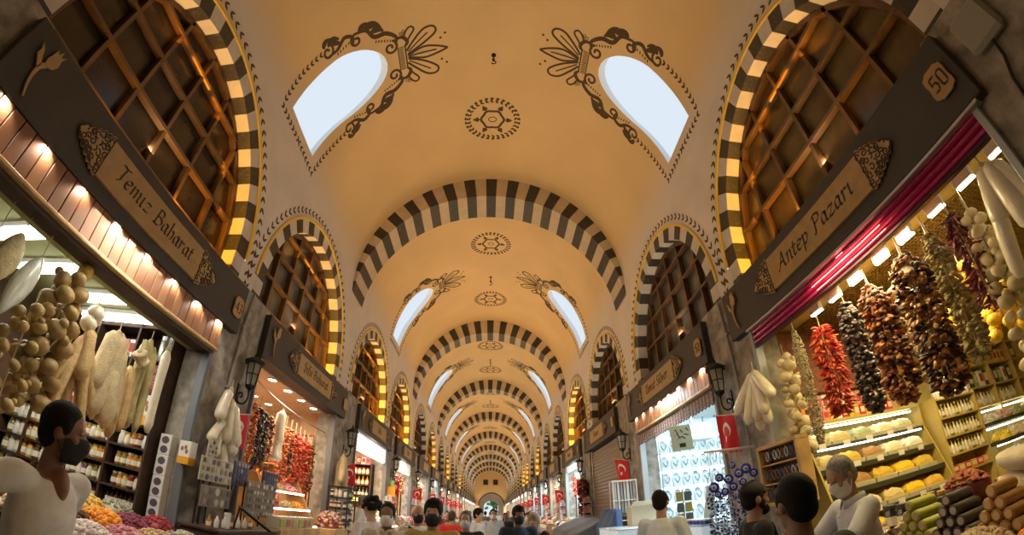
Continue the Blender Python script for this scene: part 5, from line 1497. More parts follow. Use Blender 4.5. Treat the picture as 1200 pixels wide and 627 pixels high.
mb = MB(); mb.tube([(5.52,3.95,2.25),(5.52,3.9,2.5)], .01, 6); mb.tube([(5.92,3.95,2.25),(5.92,3.9,2.5)], .01, 6); mb.build('bracket', [M_steel], t)['kind'] = 'stuff'
# cross-wall shelves further in
shelf_unit('back_shelf', 'mustard wall shelves of boxes and bottles deep in the Antep shop', 6.36, 8.5, 4.02, 4.32, [1.2,2.02,2.30,2.62,2.92], [6.37,7.3,8.1,8.48], M_int['gold'])
row(boxes('yellow','yellow','yellow','cream',w=.1,h=.2), 6.42, 8.08, 4.12, 2.62, .115, '%s, %s from the bottle rack on the yellow packet shelf', 'packets deep in the Antep shop', 61)
row(boxes('dark','white','dark','green','white',w=.13,h=.24), 6.42, 8.08, 4.12, 2.30, .15, '%s, %s from the bottle rack on the dark packet shelf', 'packets deep in the Antep shop', 62)
row(bottles(('pale yellow','gold'),('white','white'),h=.2,r=.04), 6.42, 8.08, 4.12, 2.02, .1, '%s, %s from the bottle rack on the low bottle shelf', 'bottles deep in the Antep shop', 63)
row(boxes('cream','brown','pink',w=.14,h=.2), 8.14, 8.46, 4.12, 2.62, .15, '%s, %s in the last corner of the Antep shop', 'packets deep in the Antep shop', 64)
# glass counters in front of it: three lit tiers of trays
t = thing('glass_counter', 'lit glass counter of candied fruit deep in the Antep shop', 'display counter', (7.4,3.6,0))
for z, yf in ((1.76,3.72),(1.50,3.58),(1.26,3.42)):
    mb = MB(); mb.bbox(6.36,8.5,yf,yf+.36,z-.05,z,.004); mb.build('shelf', [M_edge], t)
    mb = MB(); mb.bbox(6.4,8.45,yf+.32,yf+.35,z+.17,z+.19,.003); mb.build('strip_light', [emis('cool_strip', (.92,.98,1), 9)], t)
mb = MB(); mb.bbox(6.36,8.5,3.45,4.0,0,1.2,.01); mb.build('cabinet', [M_int['gold']], t)
TR2 = [('white nougat',[(.74,.72,.66),(.66,.64,.56)]),('mint candy',[(.42,.56,.44),(.5,.62,.5)]),('rose candy',[(.6,.32,.32),(.66,.42,.4)]),('lemon peel',[(.78,.56,.05),(.8,.62,.1)]),('green fig',[(.34,.4,.18),(.42,.46,.22)]),('beige halva',[(.6,.5,.34),(.66,.56,.4)])]
for j, (z, yf) in enumerate(((1.76,3.72),(1.50,3.58),(1.26,3.42))):
    for i in range(5):
        nm, cc = TR2[(i*2+j*3) % 6]
        heap('tray_heap', 'tray heap of %s, %s from the left on the %s glass tier' % (nm, word(i), word(j)), 'heap', (6.58+i*.41,yf+.18,z), (.19,.15), .11, [island_mat('pieces_'+nm.replace(' ','_'), cc, .5)], 60, .032, i+j*7, 1.1, 'tray heaps of the glass counter')

# front produce bench on the right
bench('wooden bench of sweet rolls nearest the camera on the right', 2.40, 3.75, .75, 2.13, 1.0, 1.14, M_darkwood)
bench('narrower wooden bench behind the grey-haired man', 2.64, 3.75, 2.15, 3.15, 1.03, 1.14, M_darkwood)
def roll(mb_end, c, L, r, m, label, group):
    t = thing('sweet_roll', label, 'sweet roll', c, group); x, y, z = c
    mb = MB(); mb.tube([(x,y,z),(x+.01,y,z),(x+L-.02,y,z),(x+L,y,z)], [r*.9,r,r,r*.85], 12); mb.build('roll', [m], t, True)
    mb = MB(); mb.tube([(x-.004,y,z),(x+.002,y,z)], r*.62, 12); mb.build('cut_end', [mb_end], t)
    return t
ROLLS = [('pistachio green roll', 2.30, mat('pistachio_roll', (.44,.46,.08), .5, var=.15, scale=20), mat('pale_filling', (.55,.46,.30), .6), 4),
         ('dark chocolate roll', 2.00, mat('chocolate_roll', (.05,.04,.04), .45, var=.2, scale=20), mat('grey_filling', (.42,.38,.34), .6), 4),
         ('caramel brown roll', 1.68, mat('caramel_roll', (.40,.22,.06), .5, var=.15, scale=20), mat('nut_filling', (.60,.42,.22), .6), 4)]
for nm, yc, m, me, n in ROLLS:
    for j in range(n):
        for i in range(n-j):
            y = yc+(i-(n-j-1)/2)*.078; z = 1.075+.040+j*.066+ .02
            roll(me, (2.72,y,z), .26, .038, m, '%s, %s in the %s row of its pyramid' % (nm, word(i), word(j)), nm+' pyramid')
def sack(c, r, label, seed):
    mb = MB(); rr = random.Random(seed); mb.ell(c, r, 16, 10, 0, Matrix.Rotation(.2,3,'X'), .05, rr)
    return tag(mb.build_at('cloth_sack', [mat('calico', (.66,.58,.44), .8, var=.12, scale=10, bump=.3, bscale=30)], (c[0],c[1],c[2]-r[2]*.8), True), label, 'sack', 'calico sacks on the right bench')
sack((3.26,1.72,1.43), (.17,.19,.075), 'upper calico sack lying on the right front bench', 1)
sack((3.24,1.74,1.28), (.19,.20,.09), 'lower calico sack under the other on the right front bench', 2)
sack((3.52,1.58,1.30), (.14,.2,.09), 'calico sack behind the two stacked ones', 3)
t = thing('tomato_tub', 'dark red tub heaped with dried tomatoes on the right bench', 'tub', (3.18,2.14,1.10))
mb = MB(); mb.lathe([(.13,0),(.15,.02),(.165,.26),(.15,.27)], (3.18,2.14,1.10), 18); mb.build('tub', [mat('garnet_tub', (.12,.015,.015), .3)], t, True)
r = random.Random(4); mb = MB()
for k in range(120):
    a = r.uniform(0,2*pi); q = sqrt(r.random())
    mb.ell((3.18+.15*q*cos(a),2.14+.15*q*sin(a),1.375+.07*(1-q*q)), (.028,.02,.012), 6, 4, 0, Matrix.Rotation(r.uniform(0,3),3,'Z'))
mb.build('dried_tomatoes', [island_mat('tomato_pieces', [(.42,.09,.03),(.3,.05,.03),(.5,.15,.05)], .5)], t)['kind'] = 'stuff'
RH = [((2.58,1.72,1.02),(.17,.20),.15,'cream nut','cream_fig'),((2.55,1.35,1.0),(.14,.18),.15,'orange apricot','orange_apricot'),((2.55,2.08,1.02),(.13,.16),.10,'pink delight','rose_delight'),((2.98,1.42,1.12),(.17,.18),.17,'golden walnut','brown_sack'),((3.25,1.36,1.2),(.13,.16),.20,'red cherry','cranberry2'),((2.82,2.52,1.06),(.14,.15),.12,'brown date','dark_date'),((3.14,2.60,1.10),(.2,.18),.13,'cream fig','cream_fig'),((2.84,2.80,1.06),(.16,.16),.12,'white delight','white_delight'),((3.0,2.98,1.08),(.2,.14),.12,'beige nut','beige_nut'),((2.95,1.05,1.1),(.3,.18),.2,'dark raisin','black_raisin'),((3.32,2.75,1.1),(.16,.2),.2,'brown nut','brown_sack')]
for i, (c, rr_, h, nm, key) in enumerate(RH):
    heap('produce_heap', 'heap of %ss on the right front bench' % nm, 'heap', c, rr_, h, [island_mat('pieces_'+key, PC[key], .55)], 150, .024, 80+i, 1.2, 'heaps on the right front bench')
mb = MB(); mb.bbox(2.70,2.95,2.28,2.52,1.07,1.13,.006); mb.bbox(2.70,2.95,2.28,2.30,1.13,1.18,.003); mb.bbox(2.70,2.95,2.50,2.52,1.13,1.18,.003)
# jars of mixed goods filling the ledge behind the rolls
for i in range(6):
    place(proto_jar('olive green','gold',.20,.055), (3.45,2.05+.13*i,1.13), 'olive jar, %s along the back of the right front bench' % word(i), 'olive jars at the back of the right bench')
for i in range(5):
    place(proto_jar('black','dark',.2,.06), (3.18,2.38+.13*i,1.11), 'black jar, %s behind the green rolls' % word(i), 'black jars behind the rolls')

# ---------------- second right shop: jewellery under cold light
M_bust = mat('icy_velvet', (.66,.74,.76), .6); M_silver = mat('silver_chain', (.22,.25,.27), .3, .8)
M_glassshelf = mat('glass_shelf', (.70,.82,.84), .15)
t = thing('jewellery_wall', 'white backlit wall case of glass shelves, jewellery shop', 'display case', (4.4,8.9,0))
mb = MB(); mb.bbox(3.44,5.56,8.96,9.03,0,3.38,.01); mb.build('back_panel', [mat('frosted_backlight', (.72,.84,.87), .5, emit=.55, ecol=(.70,.90,1))], t)
for k, z in enumerate((1.30,1.64,1.98,2.32,2.66,3.02)):
    mb = MB(); mb.bbox(3.46,5.54,8.62,8.96,z-.015,z,.003); mb.build('glass_shelf', [M_glassshelf], t)
    mb = MB(); mb.bbox(3.46,5.54,8.92,8.95,z-.04,z-.017,.003); mb.build('light_strip', [emis('icy_strip', (.80,.95,1), 6)], t)
for x in (3.45,4.5,5.55):
    mb = MB(); mb.bbox(x-.015,x+.015,8.62,8.64,0,3.36,.003); mb.build('upright', [M_steel], t)
def bust_proto():
    t = thing('necklace_bust', '', 'necklace stand', (0,0,0))
    mb = MB(); mb.loft([[(-.07,-.05,0),(.07,-.05,0),(.07,.05,0),(-.07,.05,0)],[(-.095,-.02,.16),(.095,-.02,.16),(.085,.04,.16),(-.085,.04,.16)],[(-.05,.02,.245),(.05,.02,.245),(.045,.05,.245),(-.045,.05,.245)],[(-.035,.03,.275),(.035,.03,.275),(.03,.05,.275),(-.03,.05,.275)]]); mb.build('bust', [M_bust], t, False, False)
    mb = MB(); mb.tube([(.052*cos(a)*(1+.25*sin(a)), -.035+.06*(.5+.5*sin(a)) if sin(a) > 0 else -.055+.01*abs(sin(a)), .165+.085*sin(a)) for a in [2*pi*k/20 for k in range(21)]], .007, 5, 0, False); mb.build('necklace', [M_silver], t, False, False)
    mb = MB(); mb.ell((0,-.058,.075), (.014,.008,.02), 8, 6); mb.build('pendant', [M_silver], t, False, False)
    return freeze(t)
BU = bust_proto(); HIDE.append(BU)
for j, z in enumerate((1.30,1.64,1.98,2.32,2.66)):
    for i in range(9):
        place(BU, (3.58+.222*i,8.76,z), 'pale necklace stand, %s from the corridor on the %s glass shelf' % (word(i), word(j)), 'necklace stands on the glass shelves')
# air conditioner, greeting card, counter
t = thing('air_conditioner', 'white box air conditioner under the jewellery shop ceiling', 'air conditioner', (3.85,7.6,2.75))
mb = MB(); mb.bbox(3.66,4.06,7.45,7.85,2.72,3.02,.02); mb.build('case', [mat('ac_white', (.66,.72,.72), .4)], t)
mb = MB()
for k in range(5): mb.bbox(3.69,4.03,7.44,7.455,2.76+.03*k,2.775+.03*k,.002)
mb.build('grille', [M_steel], t)['kind'] = 'stuff'
mb = MB(); mb.bbox(3.72,3.76,7.6,7.64,3.02,3.43,.004); mb.build('bracket', [M_steel], t)
t = thing('hanging_sign', 'pale green card with handwriting hanging in the jewellery shop entrance', 'sign', (2.88,6.2,2.78))
R = Matrix.Rotation(-.06,4,'Y')
mb = MB(); mb.T = Matrix.Translation((2.87,6.2,2.58)) @ R; mb.bbox(-.17,.17,-.006,.006,-.19,.19,.003); mb.build('card', [mat('pale_green_card', (.52,.58,.40), .6)], t)
mb = MB(); mb.T = Matrix.Translation((2.87,6.2,2.58)) @ R; mp = lambda a, b, tt=0: (a, -.006-tt, b)
for pts in (bez([(-.12,.08),(-.08,.13),(-.05,.07),(0,.12),(.03,.08),(.09,.14),(.12,.10)],5), bez([(-.13,.02),(-.06,.06),(-.02,.0),(.05,.05),(.12,.03)],5), bez([(-.08,-.02),(0,.02),(.06,-.02)],5)): mb.nib(mp, pts, .018, .8, 0, .003)
mb.build('handwriting', [M_ink], t)['kind'] = 'stuff'
mb = MB(); mb.T = Matrix.Translation((2.87,6.2,2.58)) @ R; mb.bbox(-.05,.05,-.010,-.005,-.14,-.08,.001); mb.build('small_print', [M_ink], t)
for e in (-.14, .14):
    mb = MB(); mb.tube([(2.87+e,6.2,2.765),(3.02,6.2,3.14)], .003, 5); mb.build('cord', [M_cord], t)
def counter(name, label, x0, x1, y0, y1, z, top_m, m):
    t = thing(name, label, 'counter', ((x0+x1)/2,(y0+y1)/2,0))
    mb = MB(); mb.bbox(x0,x1,y0,y1,0,z-.2,.01); mb.build('cabinet', [m], t)
    mb = MB(); mb.bbox(x0,x1,y0,y1,z-.2,z-.02,.006); mb.build('glass_case', [mat('lit_case_glass', (.6,.7,.75), .12, emit=.35, ecol=(.75,.9,1))], t)
    mb = MB(); mb.bbox(x0-.01,x1+.01,y0-.01,y1+.01,z-.02,z,.004); mb.build('top', [top_m], t)
    return t
counter('jewellery_counter', 'glass jewellery counter with blue lining at the shop entrance', 2.58, 3.08, 5.25, 6.25, 1.34, mat('blue_white_top', (.45,.58,.72), .2), M_steel)
for i in range(8):
    t = thing('trinket_box', 'small blue trinket box, %s along the jewellery counter' % word(i), 'box', (2.72,5.35+.11*i,1.34), 'trinket boxes on the jewellery counter')
    mb = MB(); mb.bbox(2.66,2.78,5.31+.11*i,5.39+.11*i,1.34,1.40,.006); mb.build('box', [mat('royal_blue', (.03,.06,.36), .35)], t)
    mb = MB(); mb.bbox(2.655,2.785,5.305+.11*i,5.395+.11*i,1.385,1.405,.003); mb.build('lid', [M_white], t)
t = thing('postcard_stand', 'wire stand of yellow and dark postcards in the jewellery entrance', 'stand', (2.68,6.05,1.34))
for k in range(2):
    for j in range(3):
        mb = MB(); mb.bbox(2.60+.12*k,2.71+.12*k,6.0,6.01,1.36+.15*j,1.49+.15*j,.002); mb.build('postcard', [mat(('mustard_card','slate_card')[(k+j) % 2], ((.42,.34,.05),(.10,.12,.12))[(k+j) % 2], .5)], t)
mb = MB(); mb.tube([(2.71,6.02,1.34),(2.71,6.02,1.82)], .008, 6); mb.build('post', [M_iron], t)
t = thing('leaning_board', 'cream board leaning on the jewellery counter', 'board', (2.98,5.9,1.34))
mb = MB(); mb.T = Matrix.Translation((2.98,5.9,1.34)) @ Matrix.Rotation(.22,4,'Y'); mb.bbox(-.06,.06,-.01,.01,0,.46,.004); mb.build('panel', [mat('cream_panel', (.66,.60,.46), .6)], t)
mb = MB(); mb.tube([(3.02,5.93,1.34),(3.06,5.92,1.7)], .006, 5); mb.build('strut', [M_steel], t)
# blue glass eye beads
M_eye = [mat('cobalt_glass', (.01,.03,.42), .12, coat=.6), M_white, mat('sky_glass', (.10,.35,.66), .2), M_black]
def eye(c, r, label, d=(-.55,-.83,0)):
    t = thing('evil_eye_bead', label, 'glass bead', c, 'blue glass eye beads')
    q = V(d).to_track_quat('Z','Y').to_matrix().to_4x4()
    for i, (rr, z, nm) in enumerate(((r,0,'glass_disc'),(r*.48,.012,'white_ring'),(r*.36,.016,'blue_iris'),(r*.15,.020,'black_pupil'))):
        mb = MB(); mb.T = Matrix.Translation(c) @ q; mb.lathe([(.001,-.006 if i == 0 else z-.004),(rr*.9,-.006 if i == 0 else z-.004),(rr,z*.6),(rr*.9,z+.004),(.001,z+.006)], (0,0,0), 18); mb.build(nm, [M_eye[i]], t, True)
    mb = MB(); mb.tube([(c[0],c[1],c[2]+r*.9),(c[0],c[1]+.01,2.16)], .003, 5); mb.build('cord', [M_cord], t)
re = random.Random(9)
EY = [(2.48,4.62,1.76,.06),(2.66,4.60,1.83,.055),(2.58,4.66,1.86,.05),(2.72,4.62,1.74,.05),(2.80,4.60,1.88,.055),(2.90,4.60,1.92,.06),(2.98,4.58,1.86,.05),(2.62,4.64,1.70,.045),(2.86,4.64,1.78,.045),(2.54,4.66,1.68,.04),(2.76,4.66,1.98,.04),(2.95,4.6,1.74,.045)]
for i, (x,y,z,r) in enumerate(EY):
    eye((x,y,z), r, 'round blue glass eye bead, %s in the hanging cluster by the jewellery shop' % word(i))
for i in range(9):
    pepper_string('strand of dark blue beads, %s from the left under the eye bead cluster' % word(i), (2.46+.065*i,4.72+.02*(i%2),1.72-.01*(i%3)), .62, .035, island_mat('blue_beads', [(.02,.04,.34),(.05,.10,.50),(.34,.44,.66),(.02,.025,.12)], .25), 90, 300+i, 'pod', pr=.02, el=1, cat='bead strand', name='bead_strand', group='blue bead strands')
t = thing('hanging_rod', 'white rod with hooks carrying the blue eye beads', 'rod', (2.75,4.65,2.15))
mb = MB(); mb.tube([(2.42,4.64,2.16),(3.08,4.64,2.16)], .014, 8); mb.build('rod', [M_white], t)
for k in range(8):
    mb = MB(); mb.tube([(2.48+.075*k,4.64,2.17),(2.48+.075*k,4.61,2.13),(2.48+.075*k,4.60,2.10)], .004, 5); mb.build('hook', [M_steel], t)
# wooden case of trinkets on the pier
t = thing('trinket_case', 'pale wooden wall case of bracelets on the pier beside the Antep shop', 'display case', (2.98,3.98,1.48))
for (y0, y1, z0, z1) in ((3.62,4.34,1.46,1.50),(3.62,4.34,2.06,2.10),(3.62,3.66,1.5,2.06),(4.30,4.34,1.5,2.06)):
    mb = MB(); mb.bbox(2.90,3.06,y0,y1,z0,z1,.004); mb.build('frame_bar', [M_pine], t)
mb = MB(); mb.box(3.04,3.06,3.64,4.32,1.48,2.08); mb.build('back', [M_darkwood], t)
for j in range(2):
    mb = MB(); mb.bbox(2.92,3.04,3.66,4.30,1.68+.2*j,1.695+.2*j,.003); mb.build('shelf', [M_pine], t)
mb = MB(); r = random.Random(6)
for j in range(3):
    for i in range(9):
        mb.tube(spiral((0,0),.022,.022,0,2*pi,10) and [(2.93+.0*k, 3.71+.068*i+.024*cos(2*pi*k/10), 1.58+.2*j+.05*sin(2*pi*k/10)) for k in range(11)], .007, 5)
mb.build('bracelets', [island_mat('bracelet_mix', [(.4,.36,.3),(.1,.1,.16),(.25,.12,.06),(.5,.5,.5)], .35, metal=.4)], t)['kind'] = 'stuff'

# ---------------- front of the closed third shop
t = thing('wire_rack', 'cream wire rack of grey scarves in front of the closed shutter', 'rack', (2.7,8.9,0))
for (x, y) in ((2.46,8.78),(2.94,8.78),(2.46,9.02),(2.94,9.02)):
    mb = MB(); mb.tube([(x,y,0),(x,y,2.2)], .014, 6); mb.build('post', [mat('cream_wire', (.62,.56,.46), .5)], t)
for z in (1.40,1.80,2.19):
    mb = MB(); mb.tube([(2.46,8.78,z),(2.94,8.78,z),(2.94,9.02,z),(2.46,9.02,z),(2.46,8.78,z)], .010, 5); mb.build('wire_frame', [MATS['cream_wire']], t)
for i in range(7):
    mb = MB(); x = 2.52+.065*i
    mb.loft([[(x-.02,8.84,2.17),(x+.02,8.84,2.17),(x+.02,8.94,2.17),(x-.02,8.94,2.17)],[(x-.028,8.82,1.85),(x+.028,8.84,1.85),(x+.028,8.97,1.85),(x-.028,8.95,1.85)],[(x-.022,8.83,1.55),(x+.022,8.83,1.55),(x+.03,8.96,1.55),(x-.03,8.96,1.55)]])
    tag(mb.build_at('scarf', [mat(('ash_scarf','stone_scarf','taupe_scarf')[i % 3], ((.30,.28,.26),(.44,.40,.36),(.22,.18,.16))[i % 3], .8)], (x,8.9,2.17)), 'folded %s scarf, %s from the left in the wire rack' % (('ash grey','stone grey','taupe')[i % 3], word(i)), 'scarf', 'scarves in the wire rack')
def cover(label, x0, x1, y0, y1, zf, zb, m, name='covered_stall'):
    rr = random.Random(int(y0*10)); nx, ny = 10, 18; vs = []; fs = []
    for j in range(ny+1):
        for i in range(nx+1):
            u, v = i/nx, j/ny; x = x0+(x1-x0)*u; y = y0+(y1-y0)*v
            z = zf+(zb-zf)*min(1,u*1.6)+.03*sin(v*14+u*3)+rr.uniform(-.012,.012)
            vs.append((x,y,z))
    b0 = len(vs)
    ring = [(i,0) for i in range(nx+1)]+[(nx,j) for j in range(1,ny+1)]+[(i,ny) for i in range(nx-1,-1,-1)]+[(0,j) for j in range(ny-1,0,-1)]
    for k, (i, j) in enumerate(ring):
        p = vs[j*(nx+1)+i]; vs.append((p[0]+.02*sin(k*1.3), p[1]+.02*cos(k*1.7), 0.0))
    for j in range(ny):
        for i in range(nx):
            q = j*(nx+1)+i; fs.append((q,q+1,q+nx+2,q+nx+1))
    n = len(ring)
    for k in range(n):
        a = ring[k][1]*(nx+1)+ring[k][0]; c = ring[(k+1) % n][1]*(nx+1)+ring[(k+1) % n][0]
        fs.append((a,b0+k,b0+(k+1) % n,c))
    mb = MB(); mb.add(vs, fs); return tag(mb.build_at(name, [m], ((x0+x1)/2,(y0+y1)/2,0), True), label, 'covered stall')
cover('stall under a slate grey cover in front of the closed shutter', 1.85, 3.0, 9.6, 13.4, 1.12, 1.46, mat('slate_cover', (.075,.085,.11), .6, var=.15, scale=4))
cover('small stall draped in dark blue cloth beside the wire rack', 2.2, 2.44, 8.2, 9.3, 1.25, 1.62, mat('navy_cover', (.02,.06,.16), .6, var=.2, scale=4))
counter('glass_table', 'white glass table below the cream carton on the right', 1.95, 3.0, 6.75, 7.95, 1.33, mat('white_glass_top', (.7,.76,.8), .15), M_white)
t = thing('cardboard_box', 'cream cardboard box on the white glass table', 'box', (2.7,7.75,1.33))
mb = MB(); mb.bbox(2.44,2.96,7.6,7.9,1.33,1.67,.008); mb.build('carton', [mat('cream_card', (.55,.47,.33), .8)], t)
mb = MB(); mb.add([(2.44,7.6,1.665),(2.96,7.6,1.665),(2.96,7.45,1.73),(2.44,7.45,1.73),(2.44,7.6,1.675),(2.96,7.6,1.675),(2.96,7.45,1.74),(2.44,7.45,1.74)], [(0,1,2,3),(7,6,5,4),(0,4,5,1),(2,6,7,3),(1,5,6,2),(0,3,7,4)]); mb.build('flap', [MATS['cream_card']], t)
for i in range(3):
    pepper_string('maroon dried bunch, %s on the pier beyond the closed shutter' % word(i), (2.86+.13*i,13.8+.25*i,2.62), 1.1, .12, island_mat('maroon_bunch', [(.12,.03,.035),(.07,.025,.025),(.2,.06,.05)], .6), 110, 400+i, 'pod', pr=.055, name='dried_bunch', cat='dried bunch', group='maroon dried bunches')

# ---------------- honey shop (third left) and the further shops
CYc = BAY
shelf_unit('tall_shelf', 'dark wall shelf of yellow and dark bottles in the honey shop', -5.3, -3.46, CYc+4.0, CYc+4.32, [1.30,1.62,1.95,2.30,2.62,2.92], [-5.28,-3.48], M_darkwood)
row(boxes('pink','white','red','cream',w=.13,h=.22), -3.54, -5.25, CYc+4.12, 2.92, .15, '%s, %s from the opening on the top honey shop shelf', 'packets in the honey shop', 91)
row(jars(('cream','red'),('pale yellow','red'),h=.2,r=.055), -3.54, -5.25, CYc+4.12, 2.62, .13, '%s, %s from the opening on the honey shop jar shelf', 'jars in the honey shop', 92)
row([('tall golden oil bottle',proto_bottle('orange','gold',.30,.055))], -3.54, -5.25, CYc+4.12, 2.28, .13, '%s, %s from the opening in the honey shop', 'golden oil bottles in the honey shop', 93)
row([('tall black bottle',proto_bottle('black','gold',.28,.045))], -3.54, -5.25, CYc+4.12, 1.95, .11, '%s, %s from the opening in the honey shop', 'black bottles in the honey shop', 94)
mb = MB(); mb.bbox(-5.3,-3.46,CYc+3.92,CYc+3.98,1.80,1.90,.006); tag(mb.build_at('shelf_light', [emis('yellow_strip', (1,.82,.15), 3)], (-4.4,CYc+3.95,1.8)), 'yellow lit strip along the honey shop shelf', 'light')
CM2 = CM+[('white delight','white_delight',PC['white_delight']),('yellow raisins','yellow_raisin',PC['yellow_raisin'])]
tiered_counter(-1, CYc+1.3, CYc+4.1, 2.6, .16, [1.18,1.42], 'pale counter with lit trays at the honey shop', CM2, 'honey shop counter', M_white, seed=8)
# orange price card and pole of the pier beyond
t = thing('price_card', 'orange and green card hanging on the pier beyond the honey shop', 'card', (-2.95,13.9,2.25))
mb = MB(); mb.bbox(-3.04,-2.80,13.88,13.90,2.02,2.34,.004); mb.build('card', [mat('marigold_card', (.8,.40,.02), .5)], t)
mb = MB(); mb.bbox(-2.96,-2.84,13.875,13.895,2.35,2.52,.004); mb.build('tag', [mat('leaf_card', (.2,.5,.12), .5)], t)
# generic goods in the other shops
PACKS = MB()
PK_COL = ['red','yellow','orange','pink','white','green','cream','brown','blue']
def far_shop(b, a, s, rr):
    B = BAY*b; y0, y1 = SHOP[a]; side = 'left' if s < 0 else 'right'; o = ORD[2*b+a]
    near = b == 1
    yb = B+SH[a][1]-.04
    zs = [1.3,1.75,2.2,2.65]
    xs = sorted((s*3.48, s*4.9))
    shelf_unit('tall_shelf', 'shelves of packed goods in the %s shop on the %s' % (o, side), xs[0], xs[1], yb-.34, yb, zs, [xs[0]+.02,xs[1]-.02], M_white if rr.random() < .5 else M_pine)
    cols = rr.sample(['red','yellow','orange','pink','white','green','cream','brown','blue'], 4)
    for j, z in enumerate(zs):
        n = 7 if near else 4
        for i in range(n):
            c = cols[(i+j) % 4]
            if not near:
                xc = s*(3.6+(1.25/n)*(i+.3)); PACKS.bbox(xc-.135,xc+.135,yb-.26,yb-.14,z,z+.32,.01,PK_COL.index(c)); continue
            place(proto_box(c,.16,.1,.28), (s*(3.6+(1.25/n)*(i+.3)),yb-.2,z), '%s packet, %s on the %s shelf of the %s shop on the %s' % (c, word(i), word(j), o, side), 'packets in the %s shop on the %s' % (o, side))
    if b < 4:
        t = thing('produce_counter', 'slanted produce counter of the %s shop on the %s' % (o, side), 'counter', (s*2.9,B+(y0+y1)/2,0))
        xa, xb = s*2.45, s*3.25
        mb = MB(); ya, yc_ = B+y0+.25, B+y1-.2
        mb.add([(xa,ya,0),(xb,ya,0),(xb,yc_,0),(xa,yc_,0),(xa,ya,1.02),(xb,ya,1.3),(xb,yc_,1.3),(xa,yc_,1.02)], [(0,1,2,3),(4,5,6,7),(0,1,5,4),(1,2,6,5),(2,3,7,6),(3,0,4,7)]); mb.build('cabinet', [M_pine], t)
        mb = MB(); q = sorted((xa, xa-s*.03)); mb.bbox(q[0],q[1],ya,yc_,.94,1.07,.004); mb.build('front_lip', [M_white], t)
        keys = list(PC)
        for i in range(5):
            for k in range(2):
                key = rr.choice(keys)
                heap('produce_heap', 'produce heap, %s from the near end in the %s row, %s shop on the %s' % (word(i), 'front' if k == 0 else 'back', o, side), 'heap', (s*(2.66+.38*k),B+y0+.55+.58*i,1.125+.13*k), (.16,.26), .15, [island_mat('pieces_'+key, PC[key], .55)], 60, .035, rr.randint(0,9999), 1.2, 'heaps of the %s shop on the %s' % (o, side))
        for i in range(3):
            m = rr.choice((M_pred,M_por,M_pbr,M_pst))
            nm = {M_pred:'red',M_por:'orange',M_pbr:'brown',M_pst:'straw'}[m]
            pepper_string('%s dried string, %s from the near end of the %s shop on the %s' % (nm, word(i), o, side), (s*3.25,B+y0+.7+.8*i,2.95), .7, .09, m, 70, rr.randint(0,999), 'pod', pr=.045, group='strings of the %s shop on the %s' % (o, side))
    t = thing('tube_light', 'long ceiling tube light of the %s shop on the %s' % (o, side), 'ceiling light', (s*3.5,B+(y0+y1)/2,3.43))
    q = sorted((s*3.46, s*3.58)); mb = MB(); mb.bbox(q[0],q[1],B+y0+.2,B+y1-.2,3.39,3.43,.005); mb.build('housing', [M_white], t)
    mb = MB(); mb.bbox(q[0]+.02,q[1]-.02,B+y0+.22,B+y1-.22,3.36,3.392,.005); mb.build('tube', [emis('far_tube', (1,.93,.82), 10)], t)
rf = random.Random(77)
for b in range(1, NB):
    for a in range(2):
        for s in (-1, 1):
            if (b,a,s) in ((1,0,-1),(1,0,1)): continue
            far_shop(b, a, s, rf)
tag(PACKS.build('packed_goods', [mat('carton_'+c, BOX_COL[c], .5) for c in PK_COL]), 'coloured packs on the shelves of all the distant shops', 'packed goods', None, 'stuff')
# racks of small wares standing against the further piers
def pier_rack(b, y, s, n, rr):
    side = 'left' if s < 0 else 'right'
    t = thing('pier_rack', 'upright rack of small coloured wares on the %s further pier along the %s' % (ORD[n], side), 'rack', (s*2.95,y,0))
    x0, x1 = sorted((s*2.80, s*3.06))
    for yy in (y-.42, y+.42):
        for xx in (x0+.012, x1-.012):
            mb = MB(); mb.bbox(xx-.012,xx+.012,yy-.012,yy+.012,0,1.95,.003); mb.build('post', [M_steel], t)
    for k in range(4):
        mb = MB(); mb.bbox(x0,x1,y-.41,y+.41,1.0+.3*k-.015,1.0+.3*k,.003); mb.build('shelf', [M_white], t)
    mb = MB()
    for k in range(4):
        for j in range(7):
            for i in range(2):
                h = rr.uniform(.10,.24); yy = y-.35+.115*j; xc = s*(2.87+.12*i)
                mb.bbox(xc-.05, xc+.05, yy-.045, yy+.045, 1.0+.3*k, 1.0+.3*k+h, .008)
    mb.build('small_wares', [island_mat('ware_mix', [(.5,.05,.05),(.66,.6,.55),(.6,.3,.28),(.5,.36,.08),(.12,.1,.1),(.62,.42,.38),(.3,.36,.42)], .5)], t)['kind'] = 'stuff'
rp_ = random.Random(5); nr_ = 0
for b in range(1, 6):
    for yy in (BAY*b+4.78, BAY*b+9.5):
        for s in (-1, 1):
            pier_rack(b, yy-(.25 if b == 1 else 0), s, 2*(b-1)+(1 if yy-BAY*b > 6 else 0), rp_)
